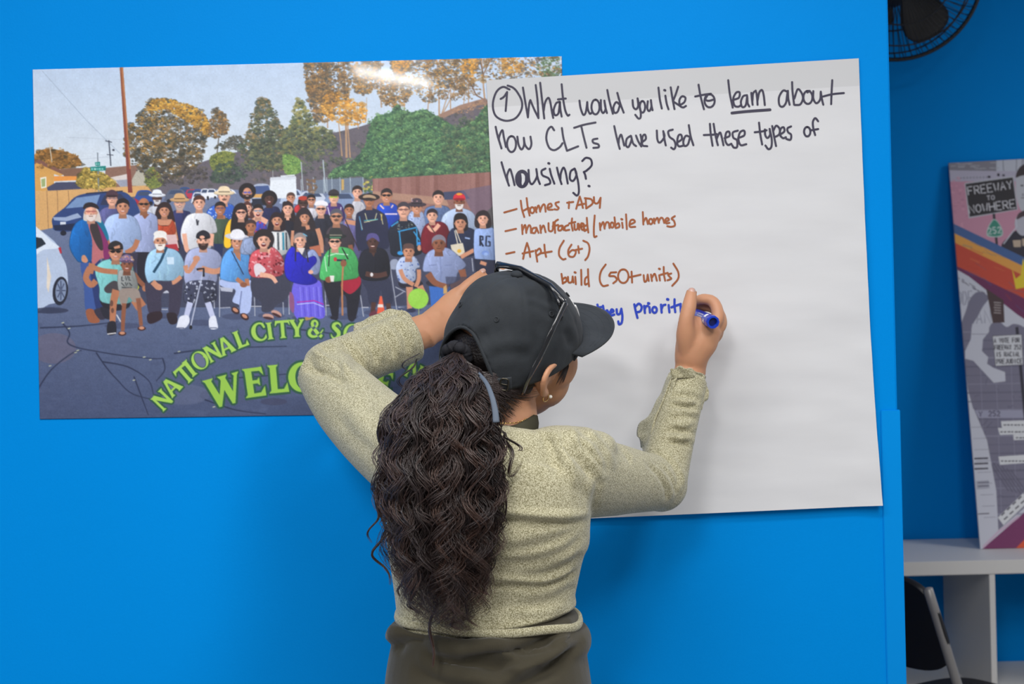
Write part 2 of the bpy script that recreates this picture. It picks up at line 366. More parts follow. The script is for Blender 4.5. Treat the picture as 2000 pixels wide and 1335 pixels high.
# ------------------------------------------------------------------ the group-photo print
SK = dict(l=(222, 170, 148), m=(196, 142, 116), t=(176, 120, 92), b=(140, 92, 72), d=(88, 62, 58))
def paint_poster():
    p = Print(56, 100, 1064, 726, 1.0, (186, 203, 224), 5)
    R = p.r
    # sky
    p.poly([(56, 100), (1120, 100), (1120, 420), (56, 420)], (178, 196, 221), col2=(214, 219, 222))
    p.line([(82, 138), (170, 236), (235, 300)], .9, (150, 165, 185))
    p.line([(130, 268), (262, 274), (480, 262)], .6, (170, 180, 195)); p.line([(150, 312), (215, 306)], .6, (165, 175, 190))
    # far left trees and houses
    T1 = [(70, 300), (90, 291), (120, 294), (150, 305), (158, 322), (120, 330), (66, 328)]
    p.blob(T1, (135, 100, 55)); p.dabs(160, T1, [(170, 120, 60), (105, 80, 45), (190, 140, 80), (80, 70, 50)], 1.5, 4)
    p.line([(97, 280), (102, 318)], 1.6, (200, 195, 185))
    p.line([(213, 274), (217, 324)], 2.2, (70, 75, 90)); p.line([(206, 275), (219, 278)], 1.6, (60, 65, 80)); p.line([(209, 302), (222, 303)], 1.3, (60, 65, 80)); p.ell(222, 293, 2.4, 2, (60, 65, 80))
    # big dark hill on the right
    p.blob([(280, 372), (320, 348), (380, 322), (440, 302), (500, 290), (560, 280), (640, 262), (700, 248), (730, 240), (800, 234), (870, 222), (960, 194), (1120, 180), (1120, 420), (280, 420)], (104, 99, 108), var=5)
    hill = [(330, 350), (430, 318), (520, 300), (640, 262), (730, 250), (900, 215), (960, 220), (960, 360), (700, 345), (560, 350), (420, 366)]
    p.dabs(700, hill, [(104, 98, 104), (82, 78, 86), (118, 106, 104), (74, 78, 74)], 2, 6, al=.5)
    # left houses
    p.poly([(66, 322), (75, 312), (128, 340), (118, 344), (106, 340), (106, 372), (66, 374)], (205, 158, 92))
    p.poly([(66, 316), (76, 311), (130, 337), (124, 341), (72, 318), (66, 322)], (128, 92, 82))
    p.poly([(118, 330), (190, 326), (200, 345), (130, 352)], (130, 100, 84))
    p.poly([(106, 344), (150, 344), (150, 352), (106, 354)], (222, 150, 78))
    p.poly([(79, 347), (91, 345), (91, 366), (81, 368)], (228, 226, 215)); p.poly([(81, 350), (89, 348), (89, 364), (82, 365)], (155, 170, 120))
    p.poly([(92, 366), (110, 356), (156, 355), (168, 366), (160, 372), (94, 373)], (76, 78, 104))
    p.poly([(206, 328), (270, 322), (288, 345), (286, 366), (206, 366)], (138, 108, 96), var=4)
    p.poly([(252, 362), (272, 324), (287, 348), (287, 364)], (176, 172, 160), var=8)
    p.poly([(214, 347), (256, 338), (256, 352), (232, 360)], (206, 198, 196)); p.poly([(226, 352), (254, 350), (254, 366), (236, 366)], (152, 156, 172))
    T2 = [(152, 345), (166, 328), (185, 332), (210, 342), (228, 362), (210, 370), (170, 370), (150, 360)]
    p.blob(T2, (150, 130, 66)); p.dabs(200, T2, [(196, 165, 84), (120, 110, 58), (214, 190, 104), (90, 90, 55)], 1.3, 3.2)
    # tan board fence
    p.poly([(66, 374), (288, 362), (300, 380), (180, 392), (150, 460), (66, 462)], (206, 164, 112), var=4)
    for x in (92, 112, 134): p.line([(x, 372), (x+3, 448)], 1.2, (150, 115, 84))
    # street sign
    p.line([(191, 298), (193, 374)], 2.4, (130, 140, 150))
    p.poly([(177, 326), (207, 324), (207, 333), (177, 334)], (30, 128, 122)); p.poly([(186, 317), (196, 316), (196, 324), (187, 324)], (30, 128, 122))
    for i, w in enumerate((1.5, 1, 1.8, 1, 1, 1.4, 1, 1.6)): p.line([(180+i*3, 328), (180+i*3, 332)], w, (210, 235, 230))
    for x in (188.5, 191, 193.5): p.line([(x, 318.5), (x, 322.5)], 1, (200, 230, 225))
    # left gum trees
    G = [(250, 260), (262, 232), (290, 200), (308, 191), (340, 196), (380, 208), (404, 225), (408, 246), (400, 290), (392, 318), (360, 340), (320, 352), (270, 330), (246, 300)]
    for x0, y0, x1, y1 in ((340, 350, 322, 240), (350, 345, 352, 230), (346, 352, 334, 270), (356, 348, 384, 280), (330, 350, 312, 262)):
        p.line([(x0, y0), ((x0+x1)/2+3, (y0+y1)/2), (x1, y1)], 2.4, (168, 150, 140), w2=1)
    p.dabs(1240, G, [(92, 82, 66), (74, 72, 62), (110, 95, 70), (66, 70, 64)], 1.5, 4.3, al=.82)
    p.dabs(460, [(285, 205), (310, 193), (350, 198), (390, 215), (406, 240), (400, 262), (350, 226), (318, 212), (296, 222)], [(200, 158, 74), (176, 132, 62), (216, 172, 84), (150, 112, 66)], 1.2, 3.7, al=.85)
    p.dabs(260, [(268, 250), (300, 226), (330, 232), (350, 262), (330, 290), (290, 300)], [(186, 146, 92), (150, 122, 84), (100, 96, 70)], 1.2, 3.1, al=.7)
    p.dabs(140, [(330, 240), (392, 240), (398, 280), (360, 300)], [(205, 214, 226), (190, 158, 110)], 0.6, 1.9, al=.7)
    G2 = [(406, 240), (422, 210), (436, 222), (448, 242), (440, 262), (420, 270), (404, 262)]
    p.line([(424, 300), (430, 240)], 1.8, (90, 80, 72)); p.dabs(260, G2, [(120, 98, 66), (160, 122, 70), (80, 74, 64), (96, 86, 66)], 1.2, 3.1)
    p.dabs(180, [(420, 290), (440, 272), (470, 265), (482, 282), (470, 292)], [(84, 84, 78), (104, 98, 84), (70, 76, 72)], 1.2, 3.1)
    for P_ in ([(284, 338), (300, 326), (314, 344), (318, 360), (300, 368), (286, 360)], [(410, 308), (432, 296), (456, 300), (452, 330), (430, 336), (414, 330)]):
        p.blob(P_, (118, 128, 76)); p.dabs(220, P_, [(160, 165, 84), (98, 112, 70), (140, 140, 84), (80, 92, 66)], 0.78, 2.2)
    D = [(412, 340), (440, 312), (470, 330), (480, 350), (440, 358), (416, 352)]
    p.dabs(300, D, [(72, 88, 80), (86, 104, 86), (60, 74, 72)], 1.2, 3.1)
    # mid trees
    M1 = [(470, 300), (485, 250), (505, 196), (522, 192), (534, 220), (545, 240), (560, 250), (580, 240), (585, 290), (560, 330), (500, 330)]
    p.dabs(1040, M1, [(92, 96, 80), (120, 110, 82), (80, 92, 78), (150, 128, 92), (72, 84, 76)], 1.5, 4, al=.8)
    M2 = [(568, 240), (578, 194), (590, 196), (606, 220), (620, 240), (650, 262), (655, 285), (625, 290), (560, 300), (556, 262)]
    p.dabs(720, M2, [(104, 114, 84), (140, 138, 92), (86, 102, 82), (158, 150, 92)], 1.5, 3.7, al=.85)
    p.dabs(600, [(480, 300), (540, 256), (600, 250), (650, 262), (648, 300), (560, 325), (490, 330)], [(84, 96, 84), (110, 118, 88), (74, 86, 80), (124, 128, 92)], 1.5, 3.7, al=.8)
    for x0, y0, x1, y1, w in ((677, 308, 672, 120, 4.6), (684, 308, 676, 200, 3), (668, 305, 660, 230, 2.6), (640, 250, 640, 160, 2.4), (745, 210, 743, 110, 2.6), (700, 252, 698, 200, 1.6), (714, 240, 716, 190, 1.6), (765, 210, 768, 160, 1.8), (790, 215, 788, 150, 1.8),
                             (858, 234, 853, 110, 3), (862, 226, 885, 160, 2.4), (866, 220, 900, 150, 2), (880, 214, 882, 130, 2), (915, 210, 920, 110, 2.2), (780, 205, 782, 150, 1.4), (835, 220, 846, 140, 2), (905, 208, 908, 150, 1.6), (948, 210, 940, 105, 3.6)):
        p.line([(x0, y0), ((x0*.6+x1*.4)+R.uniform(-2, 2), y0*.6+y1*.4), (x1, y1)], w, (172, 142, 116), w2=w*.6)
    p.line([(948, 196), (930, 186), (918, 160), (908, 150)], 2.4, (120, 94, 80)); p.line([(945, 150), (938, 120), (938, 108)], 2.4, (112, 90, 76)); p.line([(960, 112), (942, 150)], 2.4, (130, 104, 84))
    tall = [[(598, 118), (636, 118), (640, 160), (628, 200), (606, 190), (598, 160)], [(632, 118), (690, 116), (688, 160), (670, 200), (640, 190)], [(600, 160), (640, 170), (660, 200), (640, 238), (610, 225)]]
    for t in tall: p.dabs(420, t, [(120, 100, 76), (98, 90, 80), (150, 118, 80), (84, 84, 78), (178, 138, 84)], 1.2, 3.7, al=.8)
    p.dabs(380, [(626, 200), (650, 178), (690, 196), (712, 206), (716, 232), (690, 246), (660, 240), (630, 228)], [(222, 170, 88), (206, 152, 74), (190, 136, 68), (150, 116, 70)], 1.5, 3.7, al=.9)
    for t in ([(697, 122), (738, 118), (738, 150), (720, 184), (696, 180), (690, 150)], [(738, 150), (800, 150), (806, 180), (780, 210), (745, 196)], [(768, 112), (796, 112), (796, 140), (770, 142)], [(800, 118), (860, 112), (876, 160), (850, 200), (815, 190), (806, 150)],
              [(866, 112), (930, 108), (926, 160), (900, 180), (872, 160)], [(900, 105), (1100, 105), (1100, 150), (960, 160), (915, 150)]):
        p.dabs(400, t, [(110, 98, 84), (140, 114, 80), (92, 92, 84), (176, 134, 76), (196, 150, 86), (100, 84, 70)], 1.2, 3.4, al=.8)
    for t in ([(768, 114), (798, 112), (796, 138), (772, 140)], [(905, 112), (930, 110), (926, 148), (906, 146)], [(980, 112), (1010, 110), (1020, 140), (985, 146)]): p.dabs(110, t, [(214, 160, 74), (196, 140, 66)], 1.2, 3.1, al=.85)
    p.dabs(180, [(1050, 118), (1096, 112), (1098, 150), (1056, 150)], [(90, 120, 80), (70, 96, 70), (110, 130, 96), (200, 212, 226)], 1.2, 3.1)
    p.dabs(120, [(880, 160), (920, 150), (940, 178), (906, 196)], [(150, 118, 80), (124, 102, 82)], 1.2, 2.5)
    p.line([(860, 228), (900, 210), (950, 196)], 10, (150, 122, 108)); p.dabs(120, [(885, 214), (950, 196), (950, 212), (892, 222)], [(176, 140, 112), (140, 116, 106)], 1.2, 2.5)
    # green bushes
    B = [(722, 250), (735, 226), (760, 222), (775, 206), (795, 220), (830, 214), (850, 226), (876, 240), (900, 250), (925, 236), (958, 210), (960, 345), (880, 344), (730, 348), (700, 344), (648, 346), (652, 330), (690, 312), (712, 286)]
    p.blob(B, (74, 108, 84))
    p.dabs(3000, B, [(84, 122, 90), (66, 100, 82), (98, 138, 96), (58, 86, 76), (112, 148, 104), (76, 112, 84)], 1.2, 3.4, al=.75)
    p.dabs(480, [(724, 230), (790, 216), (850, 240), (860, 300), (800, 330), (740, 300)], [(112, 158, 106), (126, 168, 112), (96, 142, 98)], 0.9, 2.5, al=.8)
    p.dabs(520, [(870, 260), (950, 230), (956, 330), (880, 335)], [(82, 104, 84), (66, 88, 78), (100, 118, 92), (120, 134, 96)], 1.2, 2.8, al=.7)
    for x, y in ((764, 330), (780, 332), (788, 318), (795, 300), (897, 285), (905, 288)): p.dabs(12, [(x-4, y-4), (x+5, y-3), (x+4, y+4), (x-4, y+4)], [(205, 200, 96), (176, 184, 96)], 0.6, 1.5)
    for Q in ([(552, 304), (566, 302), (586, 312), (588, 334), (570, 342), (556, 336)],): p.blob(Q, (112, 146, 84)); p.dabs(220, Q, [(134, 168, 92), (92, 126, 80), (150, 178, 104)], 0.9, 2.2)
    gum = ((70, 66, 58), (112, 98, 74), (204, 158, 84)); grn = ((52, 74, 66), (82, 116, 86), (132, 170, 114)); dim = ((58, 64, 64), (86, 94, 80), (138, 138, 96)); br = ((84, 76, 70), (128, 104, 78), (190, 144, 86))
    p.clumps(60, G, *gum, 5, 11); p.clumps(18, [(285, 205), (310, 195), (350, 200), (390, 217), (404, 240), (396, 258), (350, 226), (318, 214), (298, 224)], (120, 92, 52), (186, 142, 66), (226, 180, 92), 4, 8); p.clumps(12, G2, *br, 3, 7)
    p.clumps(40, M1, *dim, 4, 9); p.clumps(26, M2, *dim, 3, 8); p.clumps(46, [(430, 320), (480, 280), (540, 256), (600, 250), (690, 262), (700, 300), (650, 330), (560, 346), (460, 346)], (58, 62, 66), (80, 90, 82), (112, 124, 92), 4, 10)
    p.clumps(34, [(262, 330), (330, 318), (400, 316), (404, 346), (330, 362), (290, 352)], (58, 56, 62), (84, 80, 78), (108, 100, 88), 4, 9)
    for t in tall: p.clumps(16, t, *br, 4, 9, 22)
    for t in ([(694, 120), (760, 116), (800, 160), (770, 212), (700, 186)], [(800, 116), (872, 112), (930, 110), (930, 170), (860, 200), (806, 170)], [(900, 108), (1100, 106), (1098, 150), (960, 160)]): p.clumps(34, t, *br, 4, 8, 18, 1.4)
    p.clumps(150, B, *grn, 5, 12, 30, 1.7); p.clumps(40, [(870, 240), (952, 222), (958, 340), (876, 338)], (54, 72, 68), (80, 100, 84), (124, 136, 96), 5, 10)
    p.clumps(14, T1, (96, 74, 48), (146, 106, 58), (200, 152, 88), 4, 8); p.clumps(14, T2, (96, 84, 50), (156, 136, 70), (214, 188, 104), 4, 8)
    # utility pole
    p.poly([(234, 131), (240.5, 131), (259, 376), (250.5, 376)], (142, 86, 60), col2=(128, 66, 62)); p.poly([(237, 131), (240.5, 131), (256, 330), (253, 330)], (188, 128, 82), al=.7)
    # road
    p.poly([(66, 452), (130, 440), (300, 388), (400, 368), (500, 372), (720, 372), (1120, 420), (1120, 830), (56, 830)], (114, 126, 156), col2=(74, 85, 116), var=6)
    for _ in range(900):
        x, y = R.uniform(60, 1115), R.uniform(560, 825); c = R.uniform(-16, 14)
        p.ell(x, y, R.uniform(3, 20), R.uniform(1, 5), (84+c, 94+c, 124+c), al=.2, n=9)
    p.ell(105, 680, 44, 30, (116, 104, 120), al=.45); p.ell(360, 770, 50, 20, (110, 116, 142), al=.4)
    p.ell(535, 784, 26, 7, (66, 68, 92), al=.6); p.ell(450, 772, 60, 16, (82, 88, 116), al=.3)
    cr = (52, 58, 84)
    for c in ([(122, 630), (136, 650), (132, 668), (150, 678), (190, 686), (240, 694), (300, 700), (318, 699)], [(188, 688), (200, 706), (212, 722), (230, 742), (262, 770), (330, 786)], [(200, 706), (250, 716), (290, 742), (300, 770)], [(74, 760), (100, 722), (140, 690), (160, 684)],
              [(318, 699), (322, 722), (305, 744)], [(262, 735), (275, 770), (290, 810)], [(340, 690), (420, 680), (560, 676)], [(400, 780), (460, 800), (520, 808)], [(78, 640), (160, 636), (230, 628)], [(560, 640), (640, 650), (700, 660)], [(420, 740), (500, 735), (560, 730)]):
        p.line(c, 5, (70, 80, 108), w2=3, smooth=True, al=.4); p.line(c, 2.4, (40, 47, 72), w2=1.2, smooth=True, al=.85)
    for x, y in ((123, 630), (135, 641), (152, 684), (148, 688), (294, 702), (282, 697), (350, 686), (98, 714), (262, 742), (418, 794)): p.ell(x, y, 3.2, 1.1, (190, 194, 170), rot=-15, n=9)
    # cars
    def car(x, y, w, h, c, g=(70, 84, 112)):
        p.blob([(x, y), (x+w*.08, y-h*.55), (x+w*.25, y-h), (x+w*.75, y-h), (x+w*.94, y-h*.5), (x+w, y), (x+w*.97, y+h*.25), (x+w*.03, y+h*.25)], c)
        p.poly([(x+w*.16, y-h*.5), (x+w*.28, y-h*.9), (x+w*.72, y-h*.9), (x+w*.84, y-h*.5)], g)
        p.ell(x+w*.18, y+h*.25, w*.1, h*.2, (40, 42, 54)); p.ell(x+w*.82, y+h*.25, w*.1, h*.2, (40, 42, 54))
    for a in ((348, 378, 26, 12, (50, 82, 140)), (360, 384, 30, 14, (176, 60, 84)), (322, 388, 44, 18, (96, 104, 124)), (262, 392, 40, 20, (54, 84, 150)), (375, 384, 22, 14, (56, 84, 160)), (390, 384, 20, 15, (218, 222, 232)), (374, 392, 24, 16, (210, 214, 226)), (402, 382, 22, 13, (225, 228, 236)), (420, 376, 40, 7, (220, 224, 234)),
              (486, 392, 50, 32, (168, 178, 200)), (548, 392, 46, 22, (176, 190, 215)), (580, 394, 58, 20, (190, 198, 215)), (630, 400, 72, 24, (128, 146, 180))): car(*a)
    p.poly([(528, 350), (578, 348), (580, 386), (526, 388)], (216, 222, 230)); p.poly([(528, 346), (578, 344), (579, 350), (527, 352)], (200, 206, 216)); p.line([(548, 344), (576, 342)], 3, (205, 210, 218)); p.line([(533, 332), (533, 348)], 1, (170, 175, 180))
    p.poly([(497, 364), (524, 362), (530, 378), (494, 380)], (72, 92, 140)); p.poly([(490, 379), (530, 378), (532, 385), (488, 386)], (204, 160, 100)); p.poly([(492, 388), (530, 387), (530, 400), (494, 402)], (44, 50, 68))
    # screens, posts and the plank fence
    p.poly([(610, 352), (710, 346), (712, 376), (612, 378)], (112, 124, 142), var=6)
    for x in (588, 600, 612, 632, 638, 648, 664, 684, 709): p.line([(x, 350-(x > 600)*4), (x+1, 378)], 1.4, (172, 184, 196))
    p.line([(588, 316), (592, 372)], 2, (165, 175, 182)); p.line([(631, 312), (636, 374)], 2.4, (170, 182, 192)); p.poly([(667, 350), (672, 350), (672, 370), (667, 372)], (190, 160, 104))
    p.dabs(40, [(600, 350), (618, 352), (616, 374), (602, 374)], [(132, 104, 80), (110, 94, 82)], 2, 4)
    p.dabs(60, [(710, 346), (728, 346), (730, 378), (712, 380)], [(72, 100, 76), (92, 116, 84), (196, 184, 96)], 2, 4)
    p.poly([(728, 349), (958, 336), (965, 440), (728, 410)], (142, 104, 100), var=7)
    for i in range(26): x = 731+i*9; c = R.uniform(-18, 14); p.poly([(x, 349-i*.5), (x+7.6, 348-i*.5), (x+7.8, 420), (x+.4, 420)], (146+c, 108+c, 102+c), al=.8, var=6)
    p.poly([(728, 373), (870, 386), (880, 408), (780, 412), (728, 390)], (168, 134, 118), var=5); p.poly([(730, 386), (880, 402), (880, 412), (730, 402)], (150, 112, 104))
    p.poly([(866, 375), (906, 372), (918, 388), (868, 390)], (70, 76, 104)); p.poly([(900, 372), (965, 360), (965, 440), (930, 430)], (108, 98, 122), al=.65)
    p.poly([(930, 430), (966, 400), (966, 470), (940, 470)], (76, 84, 80), al=.6)
    # dark minivan
    p.blob([(103, 440), (104, 424), (128, 404), (150, 383), (190, 375), (238, 374), (258, 386), (270, 404), (268, 430), (200, 446), (140, 452), (108, 450)], (52, 74, 124))
    p.poly([(128, 407), (150, 386), (196, 380), (188, 402)], (120, 146, 186)); p.poly([(196, 400), (204, 382), (236, 378), (250, 392), (246, 402)], (54, 62, 90))
    p.line([(168, 378), (240, 373)], 2, (40, 46, 66)); p.poly([(262, 386), (272, 392), (270, 402)], (176, 52, 70))
    p.poly([(104, 424), (128, 424), (152, 416), (160, 424), (130, 432), (106, 430)], (150, 166, 196)); p.poly([(118, 433), (129, 433), (129, 440), (118, 441)], (206, 212, 222)); p.poly([(104, 440), (170, 434), (170, 450), (108, 450)], (34, 46, 76)); p.ell(124, 455, 6, 5, (36, 40, 56))
    # white car at the left edge
    p.blob([(60, 440), (74, 446), (96, 462), (112, 478), (120, 498), (130, 520), (133, 560), (126, 585), (96, 594), (60, 600)], (176, 190, 214))
    p.blob([(60, 440), (76, 447), (100, 470), (116, 482), (104, 486), (84, 488), (60, 500)], (208, 218, 232))
    p.poly([(66, 462), (82, 465), (90, 476), (72, 486), (66, 486)], (40, 50, 62)); p.poly([(114, 484), (119, 482), (121, 494), (118, 495)], (176, 46, 62))
    p.poly([(92, 500), (96, 520), (100, 540), (95, 572), (91, 560), (92, 536)], (214, 204, 192)); p.ell(118, 568, 15, 28, (38, 42, 58), rot=6); p.ell(119, 567, 10.5, 22, (128, 142, 170), rot=6)
    for a in range(8): t = a*.785; p.line([(119, 567), (119+9*math.cos(t), 567+19*math.sin(t))], 2, (70, 80, 108))
    p.ell(119, 567, 3, 5, (90, 100, 126)); p.ell(98, 606, 36, 6, (52, 58, 82), al=.8)
    # ------------------------------------------------ the people
    def face(x, y, w, sk, hair=None, style='s', hh=1.25, glass=None, beard=None, smile=1, hat=None, hatc=None, tilt=0):
        sk = np.array(SK[sk]) if isinstance(sk, str) else np.array(sk); h = w*hh
        if style == 'long' and hair is not None: p.blob([(x-w*.9, y-h*.6), (x, y-h*1.4), (x+w*1.0, y-h*.6), (x+w*1.5, y+h*.8), (x+w*1.7, y+h*2.2), (x+w*.6, y+h*2), (x-w*.6, y+h*2), (x-w*1.6, y+h*2.1), (x-w*1.4, y+h*.7)], hair)
        if style == 'curl' and hair is not None: p.ell(x, y-h*.15, w*1.75, h*1.4, hair)
        if style == 'afro' and hair is not None: p.ell(x, y-h*.35, w*1.95, h*1.5, hair)
        p.poly([(x-w*.55, y+h*.5), (x+w*.55, y+h*.5), (x+w*.7, y+h*1.5), (x-w*.7, y+h*1.5)], sk*.82)
        p.ell(x, y, w, h, sk)
        p.ell(x-w*.25, y-h*.1, w*.55, h*.75, np.minimum(sk*1.09, 250), al=.6); p.ell(x+w*.62, y+h*.1, w*.4, h*.75, sk*.8, al=.55)
        for sx in (-1, 1): p.ell(x+sx*w*1.0, y+h*.02, w*.16, h*.2, sk*.85, n=9)
        if hair is not None and style in ('s', 'long', 'curl'):
            p.poly(curve([(x-w*1.08, y-h*.05), (x-w*1.02, y-h*.75), (x-w*.4, y-h*1.18), (x+w*.4, y-h*1.2), (x+w*1.05, y-h*.75), (x+w*1.08, y-h*.05), (x+w*.82, y-h*.42), (x+w*.1, y-h*.62), (x-w*.78, y-h*.42)]), hair)
        if glass is not None:
            for sx in (-1, 1): p.ell(x+sx*w*.42, y-h*.12, w*.36, h*.18, glass, n=12)
            p.line([(x-w*.95, y-h*.18), (x+w*.95, y-h*.18)], w*.12, np.array(glass)*.7)
        else:
            for sx in (-1, 1):
                p.ell(x+sx*w*.4, y-h*.12, w*.2, h*.08, (56, 40, 40), n=9, al=.85); p.line([(x+sx*w*.2, y-h*.28), (x+sx*w*.65, y-h*.27)], w*.1, sk*.45)
        p.line([(x, y-h*.05), (x+w*.06, y+h*.2)], w*.16, sk*.86); p.ell(x, y+h*.24, w*.2, h*.06, sk*.66, n=9)
        if beard is not None: p.blob([(x-w*.85, y+h*.3), (x-w*.35, y+h*.32), (x+w*.35, y+h*.32), (x+w*.85, y+h*.3), (x+w*.6, y+h*.95), (x, y+h*1.2), (x-w*.6, y+h*.95)], beard)
        if smile == 1:
            p.ell(x, y+h*.46, w*.44, h*.17, (150, 76, 74), a0=0, a1=180, n=9); p.ell(x, y+h*.47, w*.36, h*.09, (240, 232, 226), a0=0, a1=180, n=9)
        elif smile == 2: p.ell(x, y+h*.52, w*.4, h*.26, (110, 46, 50), n=12); p.ell(x, y+h*.4, w*.32, h*.08, (238, 230, 226), n=9)
        elif smile == 3: p.ell(x, y+h*.4, w*.5, h*.09, (70, 52, 48), n=9); p.line([(x-w*.3, y+h*.56), (x+w*.3, y+h*.56)], w*.12, sk*.6)
        else: p.line([(x-w*.35, y+h*.5), (x+w*.35, y+h*.5)], w*.14, sk*.6)
        if hat == 'cap':
            p.poly(curve([(x-w*1.12, y-h*.4), (x-w*1.0, y-h*1.1), (x, y-h*1.5), (x+w*1.0, y-h*1.1), (x+w*1.12, y-h*.4), (x, y-h*.6)]), hatc); p.ell(x, y-h*.48, w*1.15, h*.2, np.array(hatc)*.7)
        if hat == 'brim':
            p.ell(x, y-h*.55, w*1.95, h*.36, np.array(hatc)*.8); p.ell(x, y-h*.62, w*1.9, h*.3, hatc)
            p.blob([(x-w*1.05, y-h*.6), (x-w*.9, y-h*1.4), (x-w*.2, y-h*1.6), (x+w*.5, y-h*1.55), (x+w*.95, y-h*1.3), (x+w*1.05, y-h*.6)], np.minimum(np.array(hatc)*1.05, 250)); p.line([(x-w*1.05, y-h*.72), (x+w*1.05, y-h*.72)], h*.16, np.array(hatc)*.6)
    def top(pts, c, n=14, var=3, dots=None):
        c = np.array(c, np.float32); q = curve(pts)
        p.poly(q, c, var=var)
        lo, hi = q.min(0), q.max(0)
        keep = p.a.copy(); m = p.cover(q)
        for _ in range(n):   # soft cloth folds
            x, y = R.uniform(lo[0]+3, hi[0]-3), R.uniform(lo[1]+4, hi[1]-4); d = R.choice([.84, .9, 1.08, 1.12])
            p.line([(x, y-R.uniform(4, 11)), (x+R.uniform(-4, 4), y), (x+R.uniform(-6, 6), y+R.uniform(4, 12))], R.uniform(1.4, 3.4), np.minimum(c*d, 250), al=.6, smooth=True)
        for col, k, r0, r1 in (dots or []):
            for _ in range(k): p.ell(R.uniform(lo[0], hi[0]), R.uniform(lo[1], hi[1]), R.uniform(r0, r1), R.uniform(r0, r1)*.8, col, n=8, rot=R.uniform(0, 90))
        if m is not None:
            xa, ya, xb, yb, cv = m; cv = np.minimum(cv[..., None]*1.0, 1)
            gx = np.linspace(1.07, .80, xb-xa)[None, :, None]*np.linspace(1.04, .88, yb-ya)[:, None, None]; p.a[ya:yb, xa:xb] = np.clip(p.a[ya:yb, xa:xb]*gx, 0, 250)
            keep[ya:yb, xa:xb] = keep[ya:yb, xa:xb]*(1-cv)+p.a[ya:yb, xa:xb]*cv
        p.a = keep
        p.line(np.concatenate([q, q[:1]]), 1.3, c*.5, al=.5)
    def limb(pts, w, c, w2=None): p.line(pts, w, SK[c] if isinstance(c, str) else c, w2=w2, smooth=len(pts) > 2)
    BK, DK, BR = (38, 32, 38), (52, 40, 42), (74, 52, 46)
    # back rows, far to near
    top([(488, 398), (465, 398), (460, 420), (500, 420)], (205, 210, 222)); face(483, 377, 8.6, 'm', BK, 'afro', glass=(110, 110, 200), beard=(46, 36, 38))
    top([(640, 400), (654, 396), (668, 402), (672, 430), (636, 430)], (84, 62, 128)); p.line([(640, 404), (646, 428)], 2, (215, 215, 230)); p.line([(666, 404), (664, 428)], 2, (215, 215, 230)); face(652, 386, 9, 'l', None, glass=(170, 200, 70), smile=0, hat='cap', hatc=(60, 56, 62))
    top([(688, 396), (700, 392), (712, 400), (716, 430), (690, 430)], (196, 196, 206)); face(698, 376, 9, 'l', (52, 42, 44))
    top([(737, 404), (752, 396), (770, 398), (778, 410), (776, 445), (738, 445)], (40, 84, 204)); p.line([(752, 418), (776, 418)], 3, (220, 200, 220)); p.line([(742, 400), (750, 408)], 3, (224, 190, 190)); p.line([(764, 406), (768, 400)], 3, (224, 190, 190)); face(755, 383, 10, 'm', (48, 42, 46), glass=(32, 28, 34))
    top([(830, 410), (845, 402), (868, 402), (880, 412), (880, 440), (832, 440)], (104, 126, 170)); face(856, 387, 10, 'l', (46, 40, 46))
    top([(864, 424), (880, 410), (900, 406), (922, 414), (930, 430), (926, 450), (866, 450)], (184, 202, 232)); face(897, 395, 10, 'b', None, beard=(214, 208, 208), smile=0, hat='cap', hatc=(204, 52, 66))
    p.ell(897, 379, 6, 2.4, (222, 150, 60))
    face(568, 387, 7.5, 'm', (88, 66, 60)); face(592, 398, 9, 'd', BK, glass=(60, 44, 44), smile=1); p.ell(592, 387, 9.5, 4.4, (178, 66, 54)); top([(576, 404), (584, 400), (586, 414), (576, 414)], (205, 60, 70), 2)
    top([(598, 410), (608, 406), (620, 410), (620, 424), (600, 424)], (222, 220, 232)); face(608, 391, 7.6, 'm', BK, glass=(52, 40, 44))
    top([(514, 410), (526, 404), (544, 406), (548, 430), (516, 430)], (46, 52, 92)); face(526, 389, 9, 'd', BK, 'curl', smile=2)
    top([(405, 412), (420, 400), (440, 398), (456, 402), (462, 430), (406, 432)], (64, 112, 212), dots=[((196, 214, 240), 40, .8, 2)]); face(438, 384, 10.5, 'l', (150, 130, 116), smile=3, hat='brim', hatc=(220, 202, 172))
    top([(192, 430), (196, 412), (210, 404), (228, 408), (232, 440), (196, 445)], (104, 106, 158)); face(219, 389, 10, 'l', (96, 70, 66), glass=(170, 140, 140), smile=0, hat='cap', hatc=(84, 62, 74))
    top([(286, 412), (298, 402), (314, 404), (320, 430), (290, 430)], (212, 216, 228)); face(307, 387, 8.6, 'd', None, beard=(202, 200, 204), smile=0, hat='brim', hatc=(216, 222, 232))
    top([(338, 420), (348, 412), (362, 412), (374, 424), (370, 500), (346, 500)], (58, 62, 108)); face(351, 397, 10, 'l', None, glass=(150, 130, 130), beard=(186, 160, 150), smile=1, hat='brim', hatc=(196, 158, 116))
    # second row
    p.poly([(196, 492), (420, 470), (700, 470), (966, 500), (966, 590), (700, 600), (300, 600), (215, 560)], (62, 64, 84), al=.75, var=6)
    face(483, 406, 8, 'l', (92, 58, 54), 'long', smile=2)
    top([(670, 434), (684, 428), (698, 440), (704, 500), (676, 500)], (112, 108, 160)); limb([(674, 432), (696, 436)], 9, 'm'); face(682, 411, 8.6, 't', DK); p.line([(674, 428), (702, 490)], 2, (60, 44, 50))
    top([(798, 420), (815, 412), (828, 420), (832, 470), (800, 470)], (168, 184, 222), dots=[((86, 96, 140), 40, .6, 1.4)]); face(814, 406, 9.6, 'm', DK, hat='brim', hatc=(72, 62, 72)); p.dabs(14, [(804, 388), (824, 388), (824, 394), (804, 394)], [(190, 170, 180), (150, 90, 90)], .8, 1.8)
